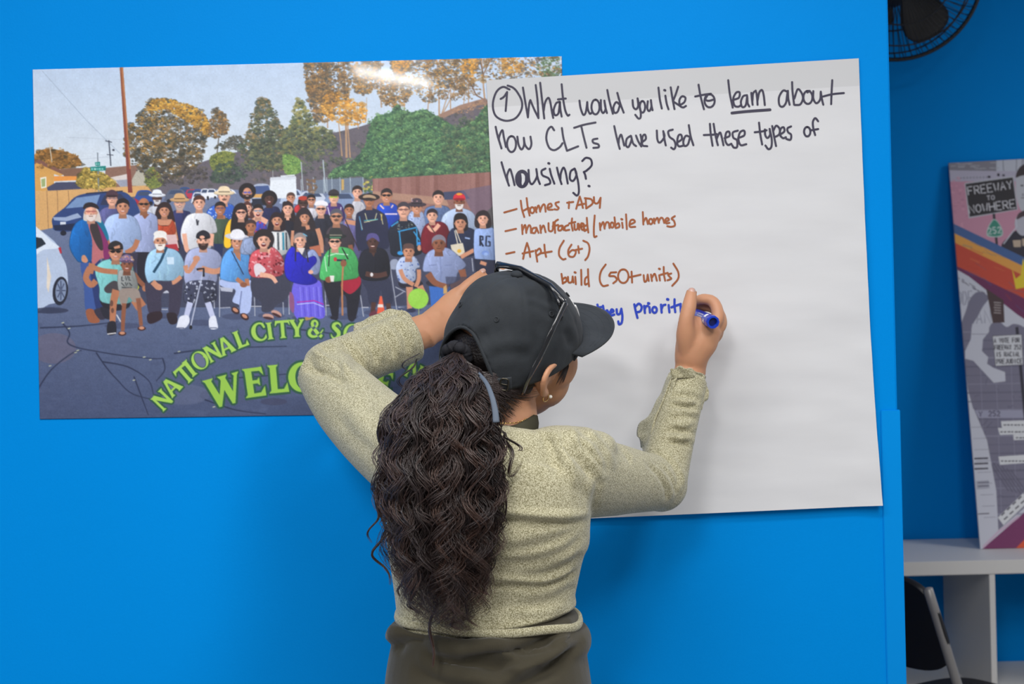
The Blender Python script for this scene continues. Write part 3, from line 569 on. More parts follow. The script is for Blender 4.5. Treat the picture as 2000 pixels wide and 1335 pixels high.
    top([(616, 428), (628, 420), (646, 424), (652, 470), (610, 475)], (52, 54, 70)); face(627, 409, 9.4, 'l', (190, 186, 190), glass=(56, 42, 46)); p.blob([(615, 401), (617, 394), (628, 391), (639, 395), (640, 402), (628, 400)], (226, 226, 234))
    top([(550, 430), (562, 424), (574, 430), (578, 475), (552, 475)], (44, 44, 60)); face(562, 408, 9.4, 'l', (50, 38, 42), 'long'); limb([(562, 424), (562, 430)], 6, 'l')
    top([(500, 436), (510, 432), (520, 440), (520, 455), (498, 455)], (84, 86, 190), dots=[((196, 70, 96), 14, 1, 2.4)]); limb([(494, 432), (506, 426), (522, 434)], 10, 'l'); face(504, 413, 9.4, 'l', BK, smile=2, glass=(150, 160, 180))
    p.poly(curve([(695, 425), (705, 412), (722, 406), (742, 412), (756, 428), (760, 480), (740, 486), (700, 486)]), (46, 50, 76)); face(721, 392, 9.6, 't', BK, glass=(76, 62, 66), smile=0); p.ell(721, 385, 21, 7, (54, 44, 46)); p.blob([(709, 386), (712, 381), (722, 380), (732, 383), (734, 388), (722, 386)], (176, 150, 124))
    for a in ([(702, 424), (708, 448)], [(711, 434), (738, 428)], [(744, 418), (748, 438)], [(713, 416), (717, 430), (722, 433)], [(736, 416), (732, 430)]): p.line(a, 1.8, (190, 186, 150))
    p.line([(702, 422), (707, 450)], 1.6, (70, 140, 190)); p.line([(742, 418), (746, 418), (745, 430)], 1.6, (206, 176, 80)); p.line([(711, 431), (738, 428)], 1.2, (80, 190, 200))
    top([(760, 448), (775, 432), (790, 428), (808, 436), (820, 460), (822, 495), (770, 500), (762, 480)], (40, 46, 62)); face(788, 411, 11, 'l', (72, 66, 76), glass=(150, 110, 104), smile=0)
    for a in ([(764, 442), (778, 432)], [(777, 452), (814, 444)], [(780, 452), (784, 490)], [(814, 446), (815, 480)], [(808, 452), (820, 470)]): p.line(a, 2.6, (58, 150, 204))
    p.dabs(30, [(772, 436), (808, 434), (814, 442), (776, 450)], [(120, 140, 140), (170, 170, 150), (70, 90, 100)], .8, 2); p.ell(782, 494, 6, 4, (60, 150, 214)); p.ell(820, 475, 5, 3.4, (60, 140, 214)); p.ell(819, 484, 4, 6, SK['m'])
    top([(822, 470), (828, 444), (842, 434), (864, 434), (876, 448), (880, 485), (830, 495)], (122, 34, 52)); limb([(836, 440), (846, 450), (858, 438)], 8, 'l'); face(844, 422, 9.6, 'l', (56, 44, 50), smile=0); p.line([(838, 438), (850, 456)], 2, (84, 60, 56))
    top([(873, 470), (880, 450), (892, 444), (914, 444), (930, 454), (936, 485), (920, 500), (880, 500)], (46, 56, 86)); p.blob([(886, 430), (890, 418), (902, 416), (912, 424), (914, 446), (904, 452), (888, 448)], BK); face(899, 436, 10.5, 'm', BK, smile=0); p.line([(908, 464), (918, 466)], 3, (150, 170, 210))
    p.poly([(880, 478), (904, 474), (908, 492), (900, 500), (884, 498)], (206, 198, 180)); p.line([(888, 450), (894, 476)], 2, (214, 206, 188)); p.line([(890, 448), (900, 474)], 2, (214, 206, 188)); p.ell(897, 490, 4, 3.6, (214, 168, 60)); limb([(926, 488), (900, 502)], 8, 'm')
    top([(926, 455), (934, 446), (950, 446), (966, 450), (968, 512), (930, 510)], (152, 176, 226)); p.blob([(927, 440), (930, 418), (944, 410), (956, 418), (960, 440), (952, 446), (936, 446)], (52, 42, 48)); face(943, 428, 9.6, 'l', (50, 40, 46))
    for a in ([(938, 460), (938, 480)], [(938, 461), (943, 462), (943, 468), (938, 470), (944, 481)], [(958, 462), (950, 461), (949, 480), (957, 480), (957, 472), (953, 472)]): p.line(a, 3.2, (34, 40, 62))
    p.ell(948, 494, 7, 5, (120, 146, 206)); p.ell(949, 496, 4, 3, (150, 176, 226)); p.poly([(925, 505), (968, 508), (968, 540), (930, 540)], (44, 48, 70)); limb([(938, 512), (950, 516)], 7, 'm')
    top([(634, 480), (638, 452), (650, 440), (668, 438), (684, 450), (692, 478), (680, 490), (640, 490)], (78, 70, 80)); face(657, 424, 11, 'm', (92, 92, 104), glass=(60, 50, 54), smile=3); limb([(684, 478), (688, 500)], 9, 'b')
    top([(574, 460), (582, 446), (600, 444), (614, 450), (618, 480), (580, 486)], (56, 56, 68)); p.blob([(574, 450), (578, 420), (590, 406), (602, 408), (612, 426), (618, 450), (606, 452), (588, 452)], (54, 46, 52)); face(595, 425, 9, 'm', (54, 46, 52)); limb([(600, 440), (602, 448)], 8, 'm'); limb([(620, 446), (627, 470), (628, 494)], 9, 'm'); limb([(572, 450), (570, 480)], 6, 'm'); p.poly([(604, 482), (625, 478), (628, 500), (610, 500)], (176, 110, 88))
    top([(526, 462), (534, 450), (548, 448), (562, 454), (566, 490), (530, 500)], (206, 210, 214), 4)
    for x, c in ((531, (52, 56, 62)), (538, (228, 228, 230)), (543, (52, 60, 70)), (548, (226, 226, 226)), (553, (20, 130, 160)), (559, (50, 56, 66))): p.line([(x, 454), (x+1, 488)], 2.6, c)
    p.blob([(522, 450), (530, 420), (542, 414), (554, 424), (558, 446), (550, 452), (534, 452)], (48, 36, 44)); face(541, 431, 9.6, 'm', (48, 36, 44), smile=2)
    top([(417, 440), (424, 424), (436, 424), (450, 434), (448, 478), (420, 478)], (78, 96, 80)); limb([(424, 424), (440, 424)], 7, 't'); face(430, 408, 9.6, 't', (46, 40, 46), glass=(130, 96, 110)); p.poly([(418, 476), (436, 476), (434, 500), (420, 500)], (40, 52, 90))
    top([(437, 470), (442, 440), (452, 430), (480, 432), (486, 470), (470, 480)], (46, 40, 44)); p.blob([(438, 480), (440, 448), (448, 430), (458, 428), (454, 460), (450, 482)], (236, 190, 48)); p.blob([(450, 450), (456, 408), (470, 396), (482, 404), (484, 440), (470, 450), (458, 456)], (44, 36, 42)); face(471, 416, 9.6, 'l', (46, 36, 42), glass=(80, 56, 60))
    top([(353, 458), (362, 426), (378, 416), (402, 416), (418, 428), (424, 452), (412, 458), (410, 486), (366, 486)], (224, 226, 234)); limb([(360, 456), (364, 484), (368, 490)], 9, 'l'); limb([(414, 456), (412, 480)], 9, 'l'); face(389, 397, 10.4, 'l', (84, 56, 48)); p.line([(384, 428), (386, 440)], 3, (52, 54, 66)); p.line([(388, 430), (386, 440)], 2, (52, 54, 66))
    p.blob([(303, 420), (310, 400), (322, 394), (334, 402), (344, 440), (352, 484), (344, 486), (334, 460), (310, 440)], (56, 42, 44)); limb([(300, 434), (297, 470), (300, 488)], 10, 'm'); limb([(338, 434), (344, 470)], 9, 'm'); p.poly([(308, 428), (336, 428), (338, 440), (306, 440)], SK['m']); top([(305, 432), (312, 440), (330, 440), (338, 430), (342, 456), (308, 458)], (206, 92, 62)); face(321, 412, 9.4, 'm', (56, 42, 44)); p.poly([(322, 458), (344, 458), (350, 484), (330, 484)], (206, 178, 180)); p.poly([(322, 478), (345, 476), (350, 490), (326, 490)], (172, 56, 66))
    top([(258, 430), (268, 418), (284, 414), (300, 418), (308, 432), (304, 490), (268, 494), (260, 470)], (172, 184, 226)); p.poly([(276, 418), (283, 428), (292, 418)], SK['b']); face(281, 400, 10.8, 't', None, glass=(34, 30, 36)); p.poly([(266, 492), (300, 492), (290, 560), (270, 560)], (44, 42, 56))
    top([(201, 452), (208, 428), (224, 418), (244, 418), (262, 424), (272, 440), (276, 468), (262, 470), (258, 492), (214, 490), (206, 470)], (176, 198, 240)); limb([(209, 468), (216, 484), (240, 492)], 9, 't'); limb([(269, 468), (262, 484), (246, 494)], 10, 't'); face(240, 405, 11.6, 'm', (44, 38, 42))
    p.poly([(200, 494), (270, 494), (262, 560), (220, 560)], (62, 58, 78))
    # elder in the blue jacket
    p.blob([(158, 510), (182, 505), (186, 560), (188, 604), (168, 606), (164, 560)], (66, 92, 152)); p.blob([(176, 508), (196, 508), (200, 560), (206, 602), (188, 604)], (46, 62, 112))
    p.blob([(168, 606), (182, 604), (194, 622), (192, 630), (174, 628)], (150, 94, 70)); p.blob([(184, 606), (200, 602), (210, 618), (196, 624)], (60, 56, 72))
    top([(136, 480), (142, 446), (156, 430), (174, 428), (184, 440), (190, 480), (182, 508), (158, 512), (148, 505)], (22, 112, 186), 20); p.blob([(172, 436), (182, 436), (198, 470), (206, 500), (196, 506), (180, 516), (180, 470)], (178, 110, 116)); p.blob([(176, 440), (190, 434), (200, 460), (202, 486), (194, 486), (182, 464)], (66, 58, 62)); p.blob([(190, 434), (200, 440), (212, 476), (216, 500), (204, 506), (200, 470)], (130, 52, 104)); p.blob([(188, 430), (200, 432), (212, 460), (210, 470), (200, 450)], (22, 116, 148))
    p.blob([(160, 500), (166, 498), (172, 508), (168, 513), (160, 510)], SK['m']); p.blob([(163, 428), (166, 410), (178, 402), (192, 410), (198, 434), (188, 432), (170, 432)], (206, 196, 190)); face(178, 415, 11.6, 'l', None, glass=(200, 130, 120), beard=(220, 208, 204), smile=0); p.blob([(163, 408), (166, 398), (178, 395), (190, 400), (193, 408), (178, 404)], (50, 42, 48))
    # folding chairs
    ch = (168, 172, 186)
    for a in ([(344, 545), (346, 622)], [(300, 570), (330, 570)], [(305, 604), (328, 604)], [(362, 540), (366, 600)], [(418, 560), (419, 602)], [(429, 540), (429, 619)], [(430, 601), (450, 600)], [(497, 570), (498, 617)], [(487, 598), (512, 598)], [(553, 590), (554, 616)], [(564, 560), (565, 614)], [(635, 560), (637, 616)], [(637, 596), (655, 596)], [(704, 576), (710, 618)], [(706, 600), (720, 600)], [(762, 518), (776, 612)], [(778, 600), (790, 600)], [(692, 606), (694, 618)], [(772, 560), (792, 570)], [(772, 580), (788, 570)], [(922, 504), (924, 530)]): p.line(a, 1.8, ch)
    p.blob([(761, 520), (764, 508), (776, 507), (780, 524), (766, 526)], (150, 158, 180)); p.poly([(302, 567), (330, 566), (330, 572), (302, 573)], (186, 190, 204))
    p.poly([(430, 560), (456, 562), (454, 570), (432, 568)], (178, 182, 200))
    for x, y, w in ((240, 636, 60), (318, 616, 50), (390, 630, 60), (460, 618, 44), (530, 616, 44), (600, 620, 50), (670, 618, 50), (740, 610, 50), (800, 604, 40)): p.ell(x, y, w*.6, 6, (66, 72, 100), al=.55)
    # seated: teal jersey and the child
    p.blob([(196, 560), (216, 556), (250, 572), (252, 600), (214, 606), (196, 590)], (42, 40, 52)); p.blob([(196, 600), (212, 604), (216, 622), (204, 620)], (46, 46, 60))
    limb([(176, 522), (168, 542), (178, 556), (188, 548)], 12, 't'); limb([(180, 514), (176, 534)], 12, 't')
    top([(186, 530), (194, 514), (212, 506), (240, 506), (258, 514), (262, 560), (256, 590), (200, 590), (194, 560)], (132, 200, 202), 16); p.line([(216, 506), (228, 516), (236, 508)], 3.4, (46, 78, 116)); p.poly([(262, 544), (272, 560), (268, 570), (256, 566)], (206, 214, 64)); p.blob([(204, 562), (222, 548), (236, 556), (230, 568), (210, 572)], (74, 70, 76))
    limb([(228, 566), (222, 590), (220, 630)], 17, 't', 11); p.ell(218, 592, 3.4, 6, (110, 78, 68)); p.ell(220, 606, 3, 5, (110, 78, 68)); limb([(280, 586), (262, 598)], 20, 't'); p.blob([(211, 630), (225, 628), (228, 646), (224, 653), (210, 652)], (44, 44, 56)); p.line([(210, 652), (227, 650)], 2.2, (214, 212, 214)); p.line([(228, 614), (236, 628)], 2.4, (205, 205, 212))
    face(226, 493, 12.4, 'm', None, glass=(32, 28, 32), hat='cap', hatc=(52, 48, 52)); p.poly([(222, 482), (234, 478), (235, 484), (224, 486)], SK['m'])
    limb([(178, 520), (200, 528), (230, 531)], 10, 't'); p.ell(179, 521, 5, 6.5, SK['t']); limb([(262, 534), (272, 548), (284, 560)], 9, 'b'); p.ell(283, 563, 5, 6, SK['t'])
    top([(231, 532), (242, 526), (256, 526), (264, 534), (268, 566), (234, 570)], (158, 162, 162), 6)
    for i, a in enumerate(([(238, 540), (238, 548), (242, 548)], [(245, 539), (247, 548), (250, 539)], [(252, 540), (252, 547), (256, 547)], [(237, 552), (243, 558)], [(245, 551), (247, 558), (250, 552)], [(253, 552), (258, 558)], [(238, 561), (258, 562)])): p.line(a, 1.8, (58, 62, 66))
    p.blob([(235, 566), (268, 564), (275, 586), (262, 590), (252, 580), (246, 596), (236, 594)], (150, 138, 132)); limb([(243, 592), (241, 620), (240, 646)], 9, 'b', 7); limb([(270, 582), (273, 606), (276, 636)], 9, 'b', 7)
    for x, y in ((239, 651), (277, 641)): p.ell(x, y, 8, 4.4, (70, 44, 46)); p.ell(x, y-1, 5.4, 3, SK['m'])
    face(248, 517, 11, 'b', None, hat='cap', hatc=(132, 112, 150)); p.dabs(26, [(238, 504), (248, 499), (260, 503), (262, 512), (248, 509)], [(206, 130, 130), (90, 90, 150), (214, 196, 196), (190, 150, 90)], 1, 2.6)
    # white-bearded man in light blue
    p.blob([(284, 552), (296, 544), (352, 542), (356, 560), (352, 600), (346, 618), (330, 618), (330, 570), (316, 576), (314, 612), (292, 612), (286, 580)], (66, 62, 82), var=4); p.blob([(290, 612), (314, 608), (316, 622), (296, 632), (288, 626)], (54, 40, 50)); p.blob([(326, 612), (344, 612), (346, 630), (332, 632)], (50, 40, 50))
    top([(283, 530), (288, 500), (302, 486), (326, 484), (346, 490), (358, 508), (363, 532), (352, 542), (334, 548), (300, 548), (290, 552)], (166, 206, 236), 22); p.line([(326, 482), (314, 510), (300, 532)], 5, (34, 74, 100)); limb([(298, 550), (310, 562)], 11, 'm'); p.ell(310, 560, 8, 6, SK['m'], rot=30); limb([(354, 540), (342, 550), (336, 552)], 8, 'm'); p.poly([(326, 502), (340, 502), (340, 516), (327, 516)], (196, 216, 234)); face(313, 472, 11.6, 'm', (226, 224, 222), beard=(226, 222, 218), smile=0); p.ell(313, 457, 13, 7, (226, 224, 222))
    # grey tee, camo shorts and cane
    top([(360, 520), (366, 494), (382, 484), (406, 484), (426, 492), (436, 512), (434, 524), (424, 526), (420, 552), (366, 556)], (170, 178, 214), 14); limb([(362, 518), (368, 530), (384, 508)], 9, 'm'); p.ell(384, 505, 7, 6, SK['m']); limb([(434, 526), (418, 530), (394, 524)], 11, 'm'); p.ell(392, 526, 7, 4, SK['m'])
    top([(363, 556), (380, 548), (412, 548), (422, 556), (422, 586), (402, 590), (396, 570), (384, 570), (380, 592), (360, 588)], (70, 74, 98), 6, dots=[((186, 192, 212), 46, 1, 3.4), ((40, 44, 62), 30, 1, 3)])
    limb([(372, 590), (364, 618)], 12, (186, 192, 222), 10); limb([(406, 590), (416, 620)], 12, (186, 192, 222), 10)
    for q in ([(346, 634), (352, 618), (368, 616), (370, 630), (360, 641), (346, 640)], [(409, 622), (420, 616), (424, 628), (425, 641), (410, 641)]): p.blob(q, (214, 218, 232)); p.line([(q[-1][0], 640), (q[-1][0]+14, 640)], 2, (110, 116, 140))
    p.line([(398, 526), (372, 640)], 2.6, (176, 182, 204)); p.line([(384, 526), (398, 524), (398, 540)], 4, (36, 36, 46)); p.ell(373, 639, 3, 4, (36, 36, 44)); face(397, 471, 11.6, 'l', None, beard=(62, 44, 44), smile=0, hat='cap', hatc=(44, 44, 56)); p.ell(395, 463, 5, 3.4, SK['l'])
    # cowboy-hat woman in denim
    p.blob([(428, 552), (440, 542), (488, 546), (492, 570), (488, 608), (470, 612), (468, 596), (454, 588), (460, 566), (436, 560)], (172, 186, 226), var=3); p.line([(472, 568), (468, 600)], 2, (110, 120, 160))
    top([(430, 540), (434, 506), (448, 486), (468, 484), (486, 496), (490, 540), (478, 550), (452, 550), (436, 546)], (104, 168, 236), 20); p.poly([(456, 488), (470, 488), (470, 510), (462, 502)], SK['t']); p.line([(452, 490), (476, 536)], 1.6, (40, 44, 70)); limb([(462, 544), (478, 556)], 8, 't'); limb([(482, 544), (484, 558)], 8, 't'); p.ell(476, 556, 7, 5, SK['b'])
    for x, y in ((460, 606), (478, 618)): p.ell(x, y, 9, 6, (62, 40, 46), rot=35); p.ell(x, y-1, 6, 3.4, SK['m'], rot=35)
    face(463, 473, 11, 'm', (52, 40, 44)); p.ell(463, 462, 24, 6.4, (196, 196, 210), rot=4); p.blob([(450, 462), (454, 450), (466, 447), (475, 452), (478, 462), (464, 466)], (226, 226, 234))
    top([(470, 494), (474, 470), (482, 464), (496, 468), (496, 494)], (160, 176, 214), 4); face(490, 443, 9.6, 't', (74, 56, 56), smile=0)
    top([(478, 490), (476, 470), (490, 464), (498, 470), (496, 496)], (160, 176, 214), 4)
    # laughing woman, red floral
    p.blob([(490, 550), (506, 540), (558, 538), (568, 556), (562, 580), (540, 596), (530, 608), (512, 608), (510, 590), (494, 576)], (66, 68, 86), var=3)
    top([(486, 530), (490, 498), (506, 486), (530, 482), (548, 496), (556, 520), (548, 538), (500, 542)], (206, 92, 104), 8, dots=[((232, 170, 178), 46, 1.4, 4), ((130, 40, 54), 34, 1.4, 3.4), ((222, 110, 120), 30, 2, 4)]); p.blob([(496, 520), (506, 514), (520, 528), (506, 536), (500, 540)], (214, 206, 214)); limb([(508, 536), (530, 540), (540, 552)], 10, 'l', 7); p.poly([(512, 482), (530, 482), (526, 496)], SK['l'])
    for x, y, r in ((524, 618, 10), (540, 612, 25)): p.ell(x, y, 11, 5.6, (190, 150, 140), rot=r); p.ell(x, y+3, 10, 2.6, (70, 46, 52), rot=r)
    face(515, 470, 12, 'l', (48, 40, 46), 'curl', smile=2)
    # blue shawl
    p.blob([(572, 556), (584, 546), (624, 548), (630, 580), (634, 618), (610, 622), (580, 622), (570, 590)], (112, 102, 216), var=4)
    for x in (588, 600, 614, 624): p.line([(x-2, 560), (x+2, 618)], 2.4, (138, 132, 232), al=.7); p.line([(x+4, 560), (x+8, 618)], 2, (84, 74, 190), al=.7)
    p.line([(580, 590), (600, 588), (614, 587), (632, 594)], 1.8, (190, 40, 150)); p.line([(580, 594), (612, 591), (632, 599)], 1.6, (190, 196, 240)); p.blob([(566, 570), (574, 580), (574, 610), (566, 600)], (140, 90, 130))
    top([(598, 500), (606, 488), (616, 490), (626, 510), (624, 530), (614, 536), (600, 524)], (158, 172, 216), 10); top([(556, 530), (558, 500), (570, 482), (582, 490), (596, 504), (614, 500), (618, 512), (604, 530), (620, 548), (600, 556), (566, 548)], (46, 46, 196), 20)
    p.ell(607, 531, 5, 4, SK['l']); face(586, 471, 11, 'l', (150, 138, 136)); p.line([(578, 474), (577, 510)], 2.4, (52, 44, 60)); p.line([(597, 474), (602, 512)], 2.4, (52, 44, 60)); p.poly([(580, 484), (596, 484), (590, 498)], (214, 206, 206)); p.line([(592, 456), (600, 461)], 2.4, (110, 170, 200))
    for x in (598, 610): p.ell(x, 622, 7, 3.4, (170, 140, 90))
    # green shirt, black hat
    p.blob([(632, 552), (646, 546), (700, 544), (704, 570), (694, 622), (680, 622), (676, 580), (664, 580), (660, 622), (650, 620), (642, 590)], (42, 42, 54), var=3); p.blob([(672, 545), (700, 538), (704, 556), (684, 574), (666, 560)], (164, 40, 66))
    top([(624, 540), (632, 502), (648, 484), (668, 482), (690, 490), (702, 520), (700, 540), (680, 546), (650, 550), (636, 548)], (88, 188, 114), 20); p.line([(640, 500), (656, 495), (680, 497)], 2, (190, 226, 200)); p.line([(634, 500), (638, 530)], 1.6, (200, 230, 208)); p.line([(644, 484), (642, 520)], 2, (36, 34, 40)); p.line([(668, 484), (680, 506)], 2, (36, 34, 40)); p.ell(655, 506, 3.4, 4, (190, 66, 70)); p.line([(658, 508), (676, 508)], 3.4, (34, 44, 70)); p.ell(671, 514, 6, 7, SK['b']); p.ell(642, 546, 7, 6, SK['b']); p.poly([(644, 538), (653, 538), (652, 550), (646, 550)], (222, 220, 216))
    p.line([(670, 520), (668, 560), (669, 616)], 3.4, (184, 128, 92)); p.ell(653, 620, 8, 4, (44, 44, 58)); p.ell(688, 620, 8, 4, (44, 44, 58)); face(654, 473, 11, 'l', BK, glass=(32, 32, 36)); p.ell(655, 461, 22, 5.4, (46, 50, 52)); p.blob([(643, 462), (645, 448), (656, 445), (667, 450), (669, 462), (656, 460)], (58, 60, 62)); p.line([(644, 459), (668, 459)], 2, (150, 146, 130)); p.line([(644, 464), (666, 464)], 3, (76, 130, 100))
    # woman in black with a purple wrap
    p.blob([(706, 548), (720, 540), (758, 542), (766, 570), (766, 592), (750, 594), (744, 566), (738, 590), (722, 594), (716, 566)], (58, 62, 84), var=3); limb([(730, 590), (728, 612)], 9, 'd'); limb([(758, 592), (760, 608)], 9, 'd'); p.blob([(722, 612), (734, 606), (736, 618), (724, 622)], (110, 60, 74)); p.ell(762, 610, 8, 4, (100, 60, 70))
    top([(700, 530), (704, 498), (718, 486), (740, 484), (756, 494), (762, 530), (750, 546), (712, 546)], (42, 44, 58), 10); limb([(714, 534), (736, 538), (756, 534)], 10, 'd'); p.ell(726, 536, 3, 4, (214, 212, 216)); p.poly([(720, 484), (736, 484), (730, 502)], SK['d']); face(728, 474, 10.4, 'd', None); p.blob([(716, 470), (718, 458), (728, 455), (738, 459), (741, 472), (728, 464)], (92, 86, 140))
    p.poly([(742, 578), (746, 578), (752, 612), (736, 612)], (226, 104, 76)); p.poly([(738, 594), (748, 594), (749, 600), (737, 600)], (226, 218, 214))
    # boy
    p.blob([(778, 552), (790, 546), (820, 548), (826, 556), (816, 562), (800, 562), (784, 562)], (48, 46, 60)); limb([(800, 560), (800, 580), (800, 604)], 14, 'm', 9); limb([(820, 558), (828, 576)], 12, 'm')
    top([(773, 524), (780, 506), (792, 500), (810, 501), (820, 520), (812, 526), (810, 548), (782, 552)], (186, 200, 232), 6, dots=[((88, 112, 178), 46, 1, 2.2)]); limb([(782, 526), (790, 544), (808, 556)], 8, 'm'); limb([(818, 526), (818, 544), (812, 560)], 8, 'm'); face(798, 492, 10.4, 'm', (98, 76, 74), smile=0); p.ell(798, 480, 10.6, 5.4, (98, 76, 74)); p.ell(803, 606, 9, 4, (52, 56, 84))
    # older man in grey-blue shirt
    p.poly([(838, 556), (880, 556), (872, 600), (842, 600)], (64, 112, 188), var=4); p.blob([(836, 548), (880, 552), (876, 560), (838, 558)], (50, 50, 66))
    top([(826, 528), (832, 498), (848, 486), (874, 484), (896, 500), (910, 518), (894, 532), (886, 552), (846, 554), (842, 532)], (152, 166, 208), 24); limb([(836, 534), (850, 552), (876, 560)], 14, 'b', 9); limb([(902, 526), (904, 548), (880, 560)], 14, 'b', 9); p.line([(860, 500), (862, 550)], 1.4, (120, 134, 176)); face(857, 477, 12.4, 'b', (128, 124, 138), smile=0); p.poly([(866, 560), (872, 556), (874, 572), (866, 574)], (196, 160, 110))
    for x, y in ((845, 518), (876, 518)): p.line([(x-7, y), (x+7, y-1)], 1.2, (112, 124, 166))
    p.poly([(870, 540), (960, 540), (960, 620), (880, 620)], (62, 66, 90), al=.6)
    # balloon
    p.ell(817, 583, 20, 20, (152, 206, 84)); p.ell(812, 577, 11, 11, (160, 212, 92), al=.7); p.line([(818, 603), (818, 618)], 1.2, (160, 180, 120))
    # printing: a little softness, grain and more contrast
    b = p.a.copy(); k = (np.roll(b, 1, 0)+np.roll(b, -1, 0)+np.roll(b, 1, 1)+np.roll(b, -1, 1)+4*b)/8
    p.a = b*.45+k*.55
    g = R.normal(0, 1, (p.H//3+2, p.W//3+2)); g = np.kron(g, np.ones((3, 3)))[:p.H, :p.W]; g2 = R.normal(0, 1, (p.H//9+2, p.W//9+2)); g2 = np.kron(g2, np.ones((9, 9)))[:p.H, :p.W]
    for _ in range(2): g2 = (np.roll(g2, 4, 0)+np.roll(g2, -4, 0)+np.roll(g2, 4, 1)+np.roll(g2, -4, 1))/4
    p.a = p.a*(1+.010*g+.014*g2)[..., None]
    p.a = np.clip((p.a-128)*1.10+124, 2, 248)
    lettering(p)
    return p
# ------------------------------------------------------------------ group-photo poster on the wall
def flat_print(name, prn, corner, y, nu, nv, mt, hf=None, gain=1.0, thick=.0006):
    """a printed board/sheet: a grid over the quad of photo corners with the print stored per vertex; hf(u, v) -> offset (m) off the wall"""
    u, v = np.meshgrid(np.linspace(0, 1, nu), np.linspace(0, 1, nv)); tl, tr, br, bl = [np.array(c, float) for c in corner]
    q = ((1-u)*(1-v))[..., None]*tl+(u*(1-v))[..., None]*tr+(u*v)[..., None]*br+((1-u)*v)[..., None]*bl
    V = np.stack(P3(q[..., 0], q[..., 1], y(u, v) if callable(y) else np.full(u.shape, y)), -1)
    if hf is not None: V[..., 1] -= hf(u, v)
    col = lin(np.clip(prn.sample(q[..., 0], q[..., 1]), 0, 255))*gain
    nF = nu*nv; V = V.reshape(-1, 3)
    i = np.arange(nu*nv).reshape(nv, nu); a, b, c, d = i[:-1, :-1], i[:-1, 1:], i[1:, 1:], i[1:, :-1]
    F = np.stack([a, d, c, b], -1).reshape(-1, 4)
    # back face and rim so that the sheet has a thickness
    rim = np.concatenate([i[0, :], i[1:, -1], i[-1, -2::-1], i[-2:0:-1, 0]]); B = V[rim].copy(); B[:, 1] = B[:, 1].max()+thick if not callable(y) else B[:, 1]+thick; n0 = len(V); m = len(rim)
    V = np.concatenate([V, B]); side = np.array([(rim[k], rim[(k+1) % m], n0+(k+1) % m, n0+k) for k in range(m)])
    me = bpy.data.meshes.new(name); allF = F.tolist()+side.tolist()+[list(range(n0, n0+m))]
    me.from_pydata(V.tolist(), [], allF); me.materials.append(mt)
    C = np.ones((len(V), 4), np.float32); C[:n0, :3] = col.reshape(-1, 3); C[n0:, :3] = .7
    at = me.color_attributes.new('print', 'FLOAT_COLOR', 'POINT'); at.data.foreach_set('color', C.ravel())
    sm = np.zeros(len(allF), bool); sm[:len(F)] = True; me.polygons.foreach_set('use_smooth', sm); me.update()
    o = bpy.data.objects.new(name, me); COL.objects.link(o); return o
def P3(px, py, y):
    a, b = (px-1000)/FPX, (667.5-py)/FPX; t = y-CAM[1]
    return CAM[0]+t*(a*math.cos(ROLL)+b*math.sin(ROLL)), y, CAM[2]+t*(-a*math.sin(ROLL)+b*math.cos(ROLL))
M_poster = attr_mat('glossy_photo_print', 'print', .45, .4, coat=.55, bump=[(14, .12, .004), (60, .05, .0015)], coat_rough=.05)
poster = flat_print('poster', paint_poster(), [(64, 136), (1097, 110), (1111, 803), (78, 818)], -.0012, 900, 600, M_poster, gain=1.12,
                    hf=lambda u, v: .0006+.0006*np.sin(u*9+v*3)*np.sin(v*6))
tag(poster, 'glossy poster of a smiling crowd photographed on a street, hanging on the blue wall', 'poster')

# ------------------------------------------------------------------ the big sheet of paper and its handwriting
TL, TR, BR, BL = [np.array(c, float) for c in ((950, 157), (1677, 114), (1720, 985), (993, 1018))]
def sheet_h(u, v):
    u, v = np.asarray(u, float), np.asarray(v, float)
    h = .0035+.0004*np.sin(v*30+u*5+np.sin(u*7))+.0007*np.sin(v*15-u*6+1)+.0003*np.sin(v*52+u*13+2*np.sin(u*5))+.0016*np.sin(u*6+v*4)+.00022*np.sin(v*90-u*21+2*np.sin(u*9))*np.clip(v*2, 0, 1)
    h = h*np.clip((v-.06)*8, .25, 1)+.010*np.clip(v-.75, 0, 1)**2*16*(.35+.65*np.clip(u-.3, 0, 1))+.008*np.clip(u-.93, 0, 1)*14*np.clip(v-.5, 0, 1)
    return h
def sheet_pt(px, py, lift=0.0):
    e1, e2 = TR-TL, BL-TL; d = np.array((px, py), float)-TL; u, v = np.linalg.solve(np.stack([e1, e2], 1), d)
    # the right edge bows a little towards the top left, as the hanging sheet does
    p = P(px, py, -.0035); return p+np.array((0, -float(sheet_h(u, v))-lift, 0))
M_paper = mat('white_paper', (.685, .69, .71), .75, .25, var=(5, (.645, .65, .672), .35, .7, (1, 1, 5)))
M_strip = mat('white_paper_gummed_strip', (.585, .59, .605), .75, .25)
M_inkb = mat('black_marker_ink', (.022, .018, .05), .5); M_inko = mat('brown_orange_marker_ink', (.33, .085, .018), .5); M_inkbl = mat('blue_marker_ink', (.008, .045, .48), .5)
sh = Sh(); nu, nv = 90, 130; V = []; F = []; FM = []
for j in range(nv+1):
    for i in range(nu+1):
        u, v = i/nu, j/nv; q = TL*(1-u)*(1-v)+TR*u*(1-v)+BR*u*v+BL*(1-u)*v
        q = q+np.array((-5*math.sin(math.pi*v)*u*u, 0)); p = P(q[0], q[1], -.0035); p[1] -= float(sheet_h(u, v)); V.append(p)
sv = 48/861*1.0
for j in range(nv):
    for i in range(nu):
        a = j*(nu+1)+i; F.append((a, a+nu+1, a+nu+2, a+1)); FM.append(1 if (j+.5)/nv < .0625 else 0)
for f, m in zip(F, FM): sh.f.append(f); sh.m.append(m)
sh.v.append(np.array(V)); sh.n = len(V)
